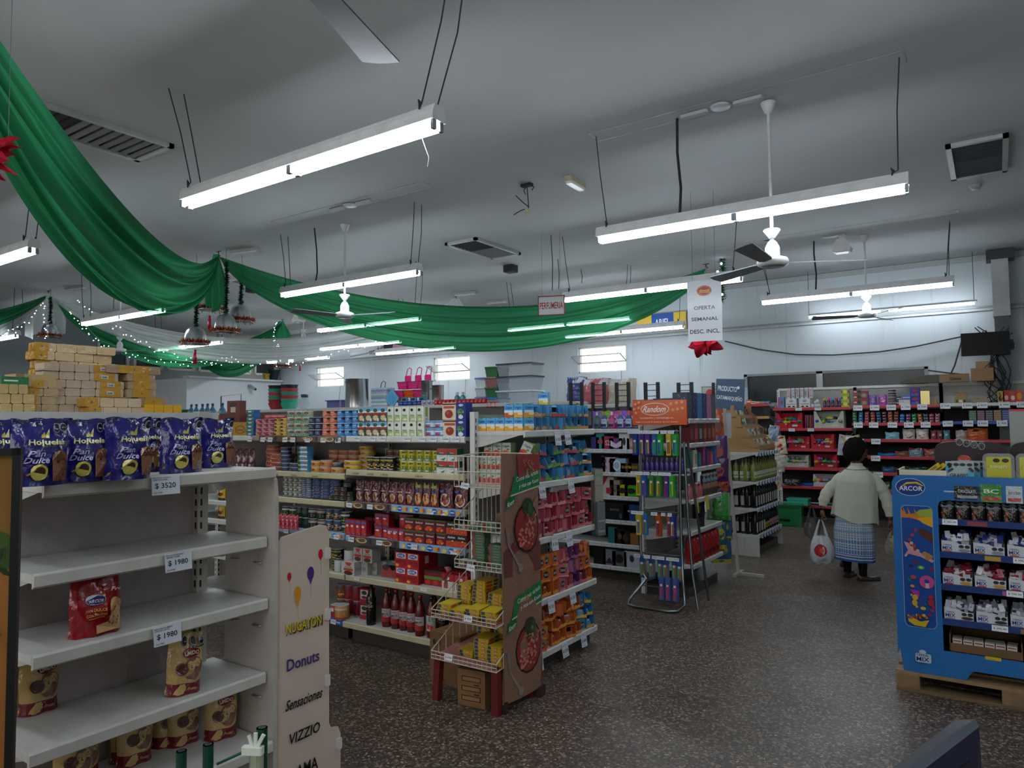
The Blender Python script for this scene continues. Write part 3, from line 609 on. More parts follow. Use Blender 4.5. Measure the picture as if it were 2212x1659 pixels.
for k in range(12):
    P = [(q.uniform(-.35, .15), q.uniform(-.05, .03), .5 - .16 * i + q.uniform(-.08, .08)) for i in range(8)]; P = [P[0]] + [tuple((Vector(P[i]) * .5 + Vector(P[i - 1]) * .25 + Vector(P[i + 1]) * .25)) for i in range(1, 7)] + [P[7]]
    obj('wire', B().tube(P, .007, '#1d1f21', 'rubber', 5), r)
sheet('dark_sign', .36, .4, '#3a5068', [('t', 'PRODUCTO', .4, .68, .66, .17, '#d6dde2', 0, -.06), ('t', 'CATAMARQUEÑO', .48, .38, .9, .18, '#d6dde2', 0, -.08), ('e', .78, .72, .05, .05, '#d6dde2')], 'dark blue hanging sign with white local product text', 'sign', (at(1577, 852, 'y', 9.2)), math.radians(8), edge=None).rotation_euler = (0, math.radians(3), math.radians(8))
# ---------------------------------------------------------------- product builders (front faces -y, stands on z = 0, front at y = 0)
_PC = {}
def cached(fn):
    def g(*a, **k):
        key = fn.__name__ + repr(a) + repr(sorted(k.items()))
        if key not in _PC: _PC[key] = fn(*a, **k)
        return _PC[key]
    return g
@cached
def carton(nm, w, d, h, col, front=(), side=None, top=None, mat='print'):
    b = B().box(-w / 2, w / 2, 0, d, 0, h, col, mat)
    if top: b.add([(-w / 2, 0, h + .0005), (w / 2, 0, h + .0005), (w / 2, d, h + .0005), (-w / 2, d, h + .0005)], [(0, 1, 2, 3)], top, mat)
    decals(b, lambda u, v, o: (-w / 2 + u * w, -o, v * h), front, mat)
    if side is not None:
        decals(b, lambda u, v, o: (w / 2 + o, u * d, v * h), side, mat); decals(b, lambda u, v, o: (-w / 2 - o, d - u * d, v * h), side, mat)
    return b.mesh(nm)
@cached
def tin(nm, r, h, col, front=(), lid='#b9bcbd', mat='print', n=18, plast=False):
    e = min(.003, h * .08)
    b = B().lathe([(r * .96, 0), (r, e), (r, h - e), (r * .97, h), (r * .9, h - e * .6), (0.0005, h - e * .6)], [lid, col, lid, lid, lid], mat if plast else mat, n, 0, r)
    def f(u, v, o):
        a = (u - .5) * PI * .98; q = r + o + .0004
        return (q * math.sin(a), r - q * math.cos(a), e + v * (h - 2 * e))
    decals(b, f, front, mat, nu=8, step=.0005); return b.mesh(nm)
def pillow(w, d, h, bot=.8, top=.12, pw=2.6, seed=0, wr=.004, belly=.35):
    q = random.Random(seed); ph = [q.uniform(0, 6) for _ in range(6)]
    def T(u, v):
        s = abs(2 * u - 1); e = max(0, 1 - s ** pw) ** .5
        pv = bot + (1 - bot) * min(1, v / belly) if v < belly else (1 - (1 - top) * max(0, (v - belly) / (1 - belly)) ** 2.2)
        return d / 2 * e * pv
    def f(u, v, o):
        wv = 1 - .05 * math.sin(PI * min(1, v)) * 0 - .06 * (math.sin(6 * v + ph[0]) * .5 + .5) * (1 if .1 < v < .95 else 0)
        t = T(u, v) + wr * (math.sin(14 * u + 9 * v + ph[1]) + math.sin(23 * v - 8 * u + ph[2]) * .7) * (1 if 0 < u < 1 else 0)
        return (-w / 2 * wv + u * w * wv, d / 2 - max(t, .0008) - o, v * h + .006 * math.sin(9 * u + ph[3]) * (v > .9))
    return f, T
@cached
def pouch(nm, w, d, h, col, front=(), seed=0, mat='film', bot=.8, top=.1, crimp=None, nu=10, nv=12, seam=True, wr=.003, back=None, pw=2.6):
    f, T = pillow(w, d, h, bot, top, pw, seed, wr); b = B()
    b.grid(lambda u, v: f(u, v, 0), nu, nv, col, mat)
    def bk(u, v): p = f(1 - u, v, 0); return (p[0], d - p[1], p[2])
    b.grid(bk, nu, nv, back or col, mat)
    b.grid(lambda u, v: (f(u, 0, 0)[0], f(u, 0, 0)[1] * (1 - v) + (d - f(u, 0, 0)[1]) * v, .0), nu, 1, back or col, mat)
    if crimp: decals(b, lambda u, v, o: f(u, v, o), [('r', .02, .93, .98, .99, crimp)], mat, nu=nu)
    decals(b, f, front, mat, nu=nu, step=.0012); return b.mesh(nm)
@cached
def bottle(nm, prof, cols, front=(), lab=(0, 1), r=.035, mat='glass', lmat='print', n=16):
    b = B().lathe(list(prof), list(cols), mat, n, 0, r)
    z0, z1 = lab
    def f(u, v, o):
        a = (u - .5) * PI * .98; z = z0 + (z1 - z0) * v; q = r + o + .0012
        return (q * math.sin(a), r - q * math.cos(a), z)
    decals(b, f, front, lmat, nu=8, step=.0006); return b.mesh(nm)
@cached
def opencase(nm, w, d, h, col, lip, inside, seed=0, pouchcol=None, cut=.3, front=()):
    "opened display carton: side walls, back, low notched lip, sachets inside"
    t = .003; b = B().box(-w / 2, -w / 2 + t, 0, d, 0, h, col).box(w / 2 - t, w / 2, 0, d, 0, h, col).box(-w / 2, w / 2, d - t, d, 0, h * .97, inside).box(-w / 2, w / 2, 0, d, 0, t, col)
    b.box(-w / 2 + t, -w / 2 + .14 * w, .0, t, h * .2, h, col) if seed % 2 else None
    b.prism([(-w / 2, 0), (w / 2, 0), (w / 2, h * cut), (w * .12, h * cut * .75), (.0, h * cut * 1.15), (-w * .15, h * cut * .7), (-w / 2, h * cut)], 0, t, lip)
    b.add([(-w / 2, d, h), (w / 2, d, h), (w / 2, d * .45, h * (.8 + .08 * (seed % 4))), (-w / 2, d * .45, h * (.8 + .08 * (seed % 4)))], [(0, 1, 2, 3)], col)
    if pouchcol:
        n = 1 + seed % 3
        for k in range(n):
            y = .016 + k * .011; hh = h * (.4 + .1 * ((seed + k) % 4))
            b.add([(-w * .4, y, t), (w * .4, y, t), (w * .38, y + .018, hh), (-w * .38, y + .02, hh)], [(0, 1, 2, 3)], pouchcol if k % 2 == 0 else '#b9bfc4', 'film')
    decals(b, lambda u, v, o: (-w / 2 + u * w, -o, v * h), front); return b.mesh(nm)
def price(text, w=.055, h=.036, small=True):
    return _price(text, w, h, small)
@cached
def _price(text, w, h, small):
    b = B().box(-w / 2, w / 2, -.0012, 0, -h, 0, '#d9dce0'); it = [('t', text, .5, .5, .8, .34, '#23262b')]
    if small: it += [('t', 'OFERTA X UN', .38, .86, .6, .09, '#3a3d42'), ('t', 'COD 37402', .25, .12, .3, .08, '#3a3d42')]
    decals(b, lambda u, v, o: (-w / 2 + u * w, -.0012 - o, -h + v * h), it); return b.mesh('price_tag')
# ---------------------------------------------------------------- shelving unit: local x along the run, front at y = 0, goods face -y
def shelving(lb, loc, rz, W, shelves, H, depth, back='#b9b3ae', group=None, up='#c9cac6', strip='#cfcfc8', base=True, slot=True, uprights=(0, 1), upy=None, bz=0, lipd=.012, bw=None):
    """shelves: list of (z, front_y, depth, strip colour[, x0, x1])"""
    r = empty('shelving_unit', lb, 'shelves', loc, rz, group); bw = bw or W
    obj('back_panel', B().box(0, bw, depth, depth + .012, bz, H, back, 'paint').box(0, bw, depth - .001, depth, bz + .3, bz + .303, '#8a8682', 'paint').box(0, bw, depth - .001, depth, H * .52, H * .52 + .003, '#8a8682', 'paint'), r)
    for k in uprights:
        x = k * W; y = depth - .03 if upy is None else upy
        b = B().box(x - .024, x + .024, y - .005, y + .035, 0, H + .02, up, 'paint'); 
        if slot:
            n = int(H / .05)
            for i in range(1, n): b.box(x + (-.0255 if k else .0245) , x + (-.0245 if k else .0255), y + .004, y + .016, i * .05, i * .05 + .028, '#2c2b2a', 'rubber'); b.box(x - .012, x - .004, y - .0062, y - .005, i * .05, i * .05 + .028, '#2c2b2a', 'rubber')
        obj('upright', b, r)
    if base: obj('base_plinth', B().box(.02, W - .02, .06, depth, .0, .09, '#3a3733', 'paint'), r)
    out = []
    for s in shelves:
        z, fy, dd, sc_ = s[:4]; x0, x1 = (s[4], s[5]) if len(s) > 5 else (.004, W - .004)
        b = B().box(x0, x1, fy + .012, fy + dd, z - .028, z, '#c4c4c0', 'paint')
        # brackets either side
        for x in (x0 + .002, x1 - .004): b.prism([(fy + .04, z - .028), (fy + dd, z - .028), (fy + dd, z - .11), (fy + dd - .06, z - .11)], x, x + .003, '#b5b5b0', 'paint', 'x')
        o = obj('shelf', b, r)
        e = B().prism([(fy, z - .038), (fy + .014, z - .046), (fy + .014, z + .003), (fy + .007, z + .004), (fy, z - .004)], x0, x1, sc_ if isinstance(sc_, str) else sc_[0], 'paint', 'x')
        obj('front_strip', e, o); out.append(o)
    return r, out
def tags(root, z, fy, xs, texts, w=.055, h=.036, tilt=.0, dz=.0, seed=0):
    q = random.Random(seed)
    for i, x in enumerate(xs): obj('price_tag', price(texts[i % len(texts)], w, h), root, (x, fy - .002, z + dz), (-tilt, q.uniform(-.03, .03), 0))
# place goods in a unit's frame -------------------------------------------------------
NTH = {}
def fr(root):
    return root.matrix_basis if False else Matrix.Translation(root.location) @ Matrix.Rotation(root.rotation_euler.z, 4, 'Z')
def good(root, me, name, cat, lb, group, x, y, z, rz=0, tilt=(0, 0)):
    p = fr(root) @ Vector((x, y, z)); o = obj(name, me, None, p, (tilt[0], tilt[1], rz + root.rotation_euler.z)); tag(o, lb, cat, group); return o
def column(root, me, name, cat, desc, where, cols, rows, x0, pitch, y, z, h, jit=.003, seed=0, skew=0, gaps=(), depthrow=0, dpitch=.08, rowy=None, step_rows=None):
    """cols x rows of one product; where = the shelf phrase"""
    q = random.Random(seed + int(x0 * 100)); g = '%s on the %s' % (desc, where)
    for d in range(depthrow, -1, -1):
        for c in range(cols):
            nr = rows if step_rows is None else step_rows[c % len(step_rows)]
            if d: nr = rows
            for r_ in range(nr):
                if (c, r_) in gaps: continue
                k = (where, desc); NTH.setdefault(k, 0)
                pos = (ORD[c] + ' column' if cols > 1 else 'single column') + (', ' + (['bottom one', 'second up', 'third up', 'fourth up', 'fifth up', 'sixth up', 'seventh up', 'eighth up'][r_]) if nr > 1 else '') + (', back row' if d else '')
                lb = '%s, %s, %s' % (desc, pos, where)
                n = 1
                while lb.lower() in USED: n += 1; lb = '%s, %s batch, %s, %s' % (desc, ORD[n - 1], pos, where)
                wd = lb.split()
                if len(wd) > 16: print('LONG', lb)
                good(root, me, name, cat, lb, g, x0 + c * pitch + q.uniform(-jit, jit) + skew * r_, y + d * dpitch + q.uniform(0, jit * 2) + (rowy or 0) * r_, z + r_ * h + .0004, q.uniform(-.09, .09))
# ================================================================ near left shelves (face +x)
G1X = -2.54; G1Y0 = 1.03; G1W = .88
g1, sh = shelving('white shop shelves, mostly empty, nearest the camera', (G1X, G1Y0, 0), PI / 2, G1W, [(1.52, -.055, .44, '#b9b6ab'), (1.23, .0, .37, '#c2c0b8'), (.977, -.01, .38, '#c2c0b8'), (.675, .0, .37, '#c2c0b8'), (.41, -.05, .42, '#bdbbb2')], 1.74, .385, back='#a79c98', up='#b9b6ad', uprights=(.915,), upy=.355, bw=.8)
e = B().rbox(-.04, .30, G1W, G1W + .018, 0, 1.5, .07, '#b4aea5', 'paint', 'y')
e = B(); e.prism([(-.04, 0), (.30, 0), (.30, 1.44), (.28, 1.47), (.0, 1.5), (-.03, 1.47), (-.04, 1.4)], G1W + .004, G1W + .022, '#b4aea5', 'paint', 'x')
obj('end_panel', e, g1)
for z in (1.12, .86, .57):
    for y in (.04, .2): obj('clip', B().tube([(G1W + .003, y, z), (G1W - .008, y, z), (G1W - .008, y + .045, z), (G1W + .003, y + .045, z)], .004, '#b8bbbd', 'metal', 6), g1)
obj('top_slab', B().box(-1.3, G1W, .36, .86, 1.726, 1.756, '#bdbdb8', 'paint'), g1)
def bigtag(root, txt, small1, small2, x, y, z, ang=0):
    b = B().box(-.052, .052, -.0015, 0, -.068, .0, '#c6cbd2')
    decals(b, lambda u, v, o: (-.052 + .104 * u, -.0015 - o, -.068 + .068 * v), [('t', txt, .48, .46, .74, .32, '#22252b'), ('t', small1, .36, .88, .66, .07, '#3a3e46'), ('t', small2, .3, .78, .52, .07, '#3a3e46'), ('t', 'Cod: 37402', .2, .12, .3, .08, '#3a3e46')])
    obj('price_tag', b, root, (x, y, z), (-.12, ang, 0))
def g1tag(px, py, z, fy): 
    p = at(px, py, 'x', G1X - fy + .005); return p.y - G1Y0
bigtag(g1, '$ 3520', 'PAN DULCE HOJUELAS', 'C/FRUTA Y NUEZ', g1tag(355, 1030, 0, -.055), -.066, 1.522)
bigtag(g1, '$ 1980', 'PAN DULCE TRES REYES', '400 GR', g1tag(382, 1200, 0, 0), -.012, 1.232)
bigtag(g1, '$ 1980', 'PAN DULCE LIMIDO', 'C/FRUTAS X 400 GR', g1tag(355, 1365, 0, 0), -.022, .979)
# cardboard wing with chocolate names
WX = -2.515
def wing(u, v, o): return (.0 + o, 1.945 + u * .27, 0 + v * 1.24)
b = B(); pts = [(1.94, 0), (2.29, 0), (2.29, .3), (2.275, .335), (2.235, .345), (2.222, .37), (2.218, 1.21), (2.2, 1.245), (2.17, 1.252), (1.96, 1.225), (1.942, 1.2)]
b.prism(pts, -.006, 0, '#c6b6a5', 'board', 'x')
items = [('e', .83, .905, .05, .018, '#b5202b'), ('p', [(.81, .893), (.85, .893), (.83, .88)], '#b5202b'), ('e', .2, .85, .04, .014, '#b5202b'), ('p', [(.185, .84), (.215, .84), (.2, .828)], '#b5202b'), ('e', .62, .845, .07, .024, '#4a2a7a'), ('p', [(.58, .828), (.66, .828), (.62, .805)], '#4a2a7a'),
 ('e', .36, .785, .065, .026, '#d08a1e'), ('p', [(.32, .765), (.4, .765), (.36, .738)], '#d08a1e'), ('r', .828, .83, .832, .88, '#6a5a50'), ('r', .618, .76, .622, .805, '#6a5a50'), ('r', .358, .7, .362, .738, '#6a5a50'), ('r', .198, .79, .202, .828, '#6a5a50'),
 ('t', 'NUGATON', .5, .672, .72, .038, '#1d1a16', .1), ('t', 'NUGATON', .485, .675, .70, .034, '#d2b51c', .1),
 ('t', 'Donuts', .47, .553, .64, .04, '#3b2a72'), ('t', 'Sensaciones', .5, .42, .72, .036, '#1d1b1c', 1.2), ('t', 'VIZZIO', .5, .305, .62, .036, '#191718', .6), ('t', 'RAMA', .5, .186, .54, .042, '#191718'), ('t', 'Chocman', .5, .066, .68, .046, '#1a1718', 1.4), ('t', 'Chocman', .49, .068, .66, .04, '#c9c0b4', 1.4)]
decals(b, wing, items, 'board', step=.0005)
o = obj('cardboard_wing', b, None, (WX, 0, 0)); tag(o, 'tall beige cardboard panel with balloons and chocolate brand names beside empty shelves', 'display panel')
cl = B()
for z in (1.12, .85, .56, .26): 
    y = 2.2 if z > .35 else 2.27
    cb = B().rbox(.0, .008, y - .005, y + .022, z - .025, z + .025, .006, '#cfc9c0', 'gloss', 'x'); obj('clip', cb, o)
# ---- bread bags
OCT = lambda x, y, s=.05: [('e', x, y, s * 1.12, s * 1.0, '#b9bcc4'), ('e', x, y, s, s * .88, '#16171b'), ('r', x - s * .6, y - s * .1, x + s * .6, y + s * .12, '#8d9096')]
HOJ = [('p', [(.42, .72), (.5, .72), (.36, .86)], '#8f8a3c'), ('p', [(.46, .72), (.54, .72), (.48, .9)], '#a39a3e'), ('p', [(.5, .72), (.58, .72), (.6, .87)], '#8f8a3c'), ('t', 'Hojuelas', .55, .645, .66, .12, '#a89b62', .1), ('t', 'Hojuelas', .54, .652, .64, .1, '#e0dcae', .1),
 ('t', 'Pan', .36, .49, .3, .09, '#b4b2d0', .5), ('t', 'Dulce', .36, .39, .42, .09, '#b4b2d0', .5), ('p', [(.02, .08), (.3, .2), (.3, .23), (.02, .12)], '#b59a3a'), ('e', .38, .21, .15, .125, '#c9bd5e'), ('e', .38, .21, .105, .085, '#4a3226'),
 ('e', .74, .38, .14, .16, '#6e452e'), ('p', [(.6, .07), (.88, .07), (.88, .38), (.6, .38)], '#6e452e'), ('d', .74, .26, .12, .22, '#3d2318', 26, .012), *OCT(.72, .86, .06), *OCT(.85, .88, .06)]
HB = pouch('bread_bag', .155, .105, .2, '#1a1760', tuple(HOJ), 1, 'crinkle', .86, .08, '#11133c', wr=.005)
HB2 = pouch('bread_bag', .155, .105, .205, '#1c1962', tuple(HOJ), 5, 'crinkle', .9, .15, '#11133c', wr=.007)
def gw(me, name, cat, lb, group, p, rz=0, tilt=(0, 0), child=None): return put(me, name, cat, lb, group, p, rz, tilt, child)
hg = 'purple fruit bread bags on the near shelf'
for k, (px, py, dr, hb) in enumerate(((97, 1050, .02, HB), (192, 1040, -.12, HB), (290, 1036, .05, HB2), (350, 1018, -.25, HB), (402, 1022, -.1, HB2), (452, 1008, .02, HB))):
    p = at(px, py, 'z', 1.5215); gw(hb, 'bread_bag', 'bread', 'dark purple fruit bread bag in the front row, %s along from the black sign' % ORD[k], hg, p, PI / 2 + dr - .1)
for k in range(6):
    gw(HB2 if k % 2 else HB, 'bread_bag', 'bread', 'dark purple fruit bread bag in the back row, %s along from the black sign' % ORD[k], hg, (-2.735 + .01 * (k % 2), 1.02 + k * .158, 1.5215), PI / 2 + .2 * math.sin(k * 2.1))
LIM = [('r', .0, .0, 1, .2, '#6e1522'), ('e', .62, .43, .27, .2, '#7c5544'), ('e', .3, .44, .16, .1, '#4a2418'), ('d', .62, .44, .24, .16, '#3c1d15', 22, .014), ('e', .55, .69, .26, .075, '#7d1426'), ('t', 'LIMIDO', .55, .69, .42, .07, '#d9cbb0'), ('t', 'Con Frutas', .5, .11, .5, .06, '#b99a6a', .5), *OCT(.36, .88, .075), *OCT(.6, .88, .075), *OCT(.84, .88, .075), ('r', .45, .78, .9, .81, '#1d1c1c')]
LB = pouch('bread_bag', .135, .095, .225, '#b99b62', tuple(LIM), 3, 'film', .85, .1, '#a98c55', wr=.004)
for k, (px, py, z, ex, dr) in enumerate(((405, 1502, .676, 'alone on the second shelf up', -.15), (97, 1540, .676, 'in shade by the black sign, second shelf up', .1), (485, 1598, .411, 'on the bottom shelf next to the end panel', -.25), (375, 1612, .411, 'third bag from end panel, bottom shelf', -.1), (290, 1640, .411, 'leaning in the middle of the bottom shelf', .2), (185, 1690, .411, 'on the bottom shelf farthest from the end panel', 0))):
    p = at(px, py, 'z', z); gw(LB, 'bread_bag', 'bread', 'cream and red bread bag ' + ex, None, p, PI / 2 + dr, (0.0, .06 if k == 0 else 0))
for k, y in enumerate((1.28, 1.5, 1.70)): gw(LB, 'bread_bag', 'bread', 'cream and red bread bag, back of the bottom shelf, %s one' % ORD[k], None, (-2.75, y, .411), PI / 2)
ARC = [('e', .45, .58, .2, .085, '#c9d4e6'), ('e', .45, .58, .18, .072, '#1c3f8a'), ('p', [(.28, .6), (.62, .66), (.63, .63), (.3, .57)], '#d9b23a'), ('t', 'ARCOR', .45, .57, .28, .055, '#e2e6ee', .2), ('t', 'PAN DULCE', .45, .42, .4, .045, '#c99a2e'), ('t', 'CON FRUTAS', .45, .35, .4, .04, '#c99a2e'), ('r', .28, .3, .62, .308, '#c99a2e'),
 ('e', .84, .42, .14, .16, '#b98e5c'), ('p', [(.45, .06), (.96, .06), (.96, .42), (.74, .42), (.7, .22), (.45, .18)], '#b98e5c'), ('d', .8, .25, .14, .2, '#5c2a18', 20, .014), ('t', 'Fru', .86, .72, .2, .06, '#e0c9c0', .4)]
gw(pouch('bread_bag', .16, .085, .215, '#8a0812', tuple(ARC), 7, 'crinkle', .7, .1, '#8c0c18', wr=.007), 'bread_bag', 'bread', 'shiny red fruit bread bag standing alone on the third shelf up', None, at(212, 1375, 'z', .9785), PI / 2 - .15)
# ---- biscuit packs on the slab
@cached
def bpack(L_, d, h, n, tan, ye, label, yc='#b08428'):
    "row of wrapped biscuit blocks with a yellow sleeve between ye[0]..ye[1]"
    b = B(); s = L_ / n
    for i in range(n):
        x0 = -L_ / 2 + i * s; b.rbox(x0 + .001, x0 + s - .001, 0, d, .0, h, h * .16, tan, 'crinkle', 'x' if False else 'y')
    if ye: b.rbox(-L_ / 2 + ye[0] * L_, -L_ / 2 + ye[1] * L_, -.0015, d + .001, .0, h + .001, h * .16, yc, 'film', 'y')
    it = [('d', .5, .5, .48, .42, ('#9c7f58', '#d6c4a0', '#8d6f4b'), 40, .004)] if not label else []
    if ye:
        m = (ye[0] + ye[1]) / 2; it += [('r', m - .05, .3, m + .05, .75, '#b8bac0'), ('r', m - .04, .4, m + .03, .6, '#70747c')] if label else [('e', m, .5, .012, .1, '#23358a')]
    decals(b, lambda u, v, o: (-L_ / 2 + u * L_, -.002 - o, v * h), it, 'film'); return b.mesh('biscuit_pack')
def packs(px0, px1, y0, y1, n, X, seg, ye, nm, tan='#a88e6a', label=False, dep=.07, ragged=0):
    q = random.Random(px0); a = at(px0, y1, 'x', X); c = at(px1, y1, 'x', X); t = at(px0, y0, 'x', X); L_ = c.y - a.y; zb = 1.7565; h = (t.z - zb) / n if n else 0
    for i in range(n):
        m = bpack(round(L_, 3), dep, round(h - .001, 4), seg, tan, ye, label)
        gw(m, 'biscuit_pack', 'biscuits', 'wrapped biscuit pack in the %s, %s layer up' % (nm, ORD[i]), None, (X, (a.y + c.y) / 2 + q.uniform(-.018, .018), zb + i * h), PI / 2 + q.uniform(-.07, .07))
packs(68, 240, 737, 886, 8, -3.16, 4, (0, .16), 'tall rear stack', '#c2aa82')
packs(60, 66 + 60, 820, 886, 4, -3.05, 2, (0, .35), 'low stack at the tall stack corner', '#a88e6a')
packs(100, 262, 782, 886, 6, -3.07, 5, (.66, .95), 'middle stack with barcode ends', '#b09c84', True)
def packs2(rows, X, nm, seg, ye, tan, label, z0):
    z = z0
    for i, (px0, px1, hpx) in enumerate(rows):
        a = at(px0, 880, 'x', X); c = at(px1, 880, 'x', X); h = hpx * 2.75 / CF
        gw(bpack(round(c.y - a.y, 3), .07, round(h - .001, 4), seg, tan, ye, label), 'biscuit_pack', 'biscuits', 'wrapped biscuit pack in the %s, %s layer up' % (nm, ORD[i]), None, (X, (a.y + c.y) / 2, z), PI / 2 + .02 * (-1) ** i); z += h
packs2([(300, 360, 19), (298, 362, 18), (272, 337, 20), (275, 337, 19), (272, 335, 18), (228, 345, 19)], -3.06, 'stack nearest the shelf end', 3, (.22, .78), '#9c8468', False, 1.7565)
packs2([(190, 314, 12), (184, 305, 21)], -2.975, 'two pack pile at the slab edge', 4, (0, .22), '#c2a988', False, 1.7565)
packs2([(0, 76, 17), (-4, 74, 20), (-4, 60, 20)], -2.975, 'woven looking pile at the far slab end', 3, None, '#b59b66', False, 1.7565)
a = at(312, 884, 'x', -2.975); c = at(393, 884, 'x', -2.975)
b = B(); s = (c.y - a.y) / 4
for i in range(4): b.rbox(-.5 * (c.y - a.y) + i * s + .001, -.5 * (c.y - a.y) + (i + 1) * s - .001, 0, .05, 0, .034, .006, '#c8981c', 'film', 'y')
gw(b.mesh('biscuit_pack'), 'biscuit_pack', 'biscuits', 'bright yellow four block pack at the end of the slab', None, (-2.975, (a.y + c.y) / 2, 1.7565), PI / 2)
p = at(42, 828, 'x', -3.2); gw(carton('carton_box', .14, .1, .045, '#a89160', (('r', 0, 0, .2, 1, '#8a6a44'),)), 'carton_box', 'box', 'tan carton lying on the woven looking biscuit pile', None, (-3.05, p.y, 1.8565), PI / 2)
p = at(8, 828, 'x', -3.1); gw(carton('carton_box', .09, .08, .03, '#1f6a3c', (('r', .1, .4, .6, .6, '#c9cfc4'),)), 'carton_box', 'box', 'small green and white carton on the woven looking pile', None, (-3.0, p.y, 1.8565), PI / 2)
# ---- near objects at the frame edge
p0 = at(48, 972, 'x', -1.9); sz = .8
b = B()
SGW, SGH = .62, 1.05
fb = B()
for (a, c, d, e) in ((-SGW / 2, SGW / 2, 0, .016), (-SGW / 2, SGW / 2, SGH - .016, SGH), (-SGW / 2, -SGW / 2 + .016, 0, SGH), (SGW / 2 - .016, SGW / 2, 0, SGH)): fb.box(a, c, -.008, .02, d, e, '#0a0a0b', 'rubber')
r = empty('framed_sign', 'black framed orange board with bamboo leaves at the frame edge', 'sign', (0, 0, 0))
b.box(-SGW / 2, SGW / 2, 0, .012, 0, SGH, '#96622e', 'board')
q = random.Random(3); it = []
it += [('p', [(.6, .85), (1, .8), (1, 1), (.5, 1)], '#7d5a2a'), ('e', .8, .9, .12, .06, '#a06a30'), ('e', .9, .78, .1, .05, '#3f5526')]
for k in range(60):
    x, y = q.uniform(.55, .97), q.choice([q.uniform(.55, .98), q.uniform(.0, .25)]); a = q.uniform(3.6, 5.6); l = q.uniform(.05, .09)
    dx, dy = math.cos(a) * l, math.sin(a) * l * .6; it.append(('p', [(x, y), (x + dx * .5 - dy * .12, y + dy * .5 + dx * .12), (x + dx, y + dy), (x + dx * .5 + dy * .12, y + dy * .5 - dx * .12)], q.choice(['#2f4722', '#3c5a2c', '#263a1e'])))
it += [('t', 'S', .93, .62, .04, .035, '#6b1d16'), ('t', 'S', .9, .55, .04, .035, '#6b1d16'), ('t', 'S', .93, .48, .04, .03, '#6b1d16')]
decals(b, lambda u, v, o: (-SGW / 2 + SGW * u, -o, SGH * v), it, 'board', step=.0003)
obj('printed_board', b, r); obj('frame', fb, r)
obj('stand_leg', B().box(-.2, -.16, .0, .03, -.61, .0, '#17181a', 'gloss').box(.16, .2, .0, .03, -.61, .0, '#17181a', 'gloss'), r)
_n = Vector((.62, -.78, 0)); yaw = math.atan2(.62, .78) ; pr = at(47, 970, 'z', 1.66) if False else None
d_ = 1.62; cpt = Vector((0, 0, CH)) + Vector(CM.T @ np.array([(47 - 1106) / CF, 1, -(968 - 829.5) / CF])) * d_
ux = Vector((math.cos(yaw + .35), math.sin(yaw + .35), 0)); r.rotation_euler = (0, 0, yaw + .35); r.location = (cpt.x - ux.x * SGW / 2, cpt.y - ux.y * SGW / 2, cpt.z - SGH)
# green rail with white clip (rear of a trolley stand)
r = empty('green_rail', 'dark green tubular stand with white plastic clip at the lower frame edge', 'stand', (0, 0, 0))
def near(px, py, d): return Vector((0, 0, CH)) + Vector(CM.T @ np.array([(px - 1106) / CF, 1, -(py - 829.5) / CF])) * d
tops = [near(392, 1622, 1.75), near(450, 1608, 1.72), near(566, 1572, 1.62)]
for k, t in enumerate(tops):
    b = B().tube([(t.x, t.y, 0), (t.x, t.y, t.z)], .0125, '#0f3f2e', 'gloss', 14); b.lathe([(.0125, 0), (.0085, .0)], '#0a2a1f', 'gloss', 14, t.x, t.y, z0=t.z + .0005); b.lathe([(.0001, 0), (.009, 0)], '#07150f', 'rubber', 14, t.x, t.y, z0=t.z + .001, cap=False); obj('tube_post', b, r)
obj('rail', B().tube([(tops[0].x, tops[0].y, .75), (tops[2].x, tops[2].y, .75)], .01, '#0f3f2e', 'gloss', 10).tube([(tops[0].x, tops[0].y, .05), (tops[2].x, tops[2].y, .05)], .01, '#0f3f2e', 'gloss', 10), r)
obj('thin_rail', B().tube([tuple(near(470, 1650, 1.75)), tuple(near(540, 1618, 1.66))], .0035, '#1f5a4a', 'gloss', 6), r)
t = near(548, 1620, 1.6); b = B()
b.rbox(-.035, .03, -.012, .012, -.012, .01, .006, '#cfd6c8', 'gloss').rbox(.0, .012, -.004, .004, 0, .05, .003, '#cfd6c8', 'gloss')
s0 = len(b.v); b.rbox(-.006, .006, -.004, .004, 0, .052, .003, '#cfd6c8', 'gloss'); b.xf(Matrix.Translation((.006, 0, .0)) @ Matrix.Rotation(.5, 4, 'Y'), s0); s0 = len(b.v)
b.rbox(-.006, .006, -.004, .004, 0, .045, .003, '#cfd6c8', 'gloss'); b.xf(Matrix.Translation((.0, 0, .0)) @ Matrix.Rotation(-.35, 4, 'Y'), s0)
b.rbox(-.012, .03, -.006, .006, -.06, -.01, .01, '#b9c6a8', 'clear')
o = obj('plastic_clip', b, r, tuple(t), (0, 0, .5)); o.scale = (.75, .75, .75); o['label'] = 'white butterfly shaped plastic clip'
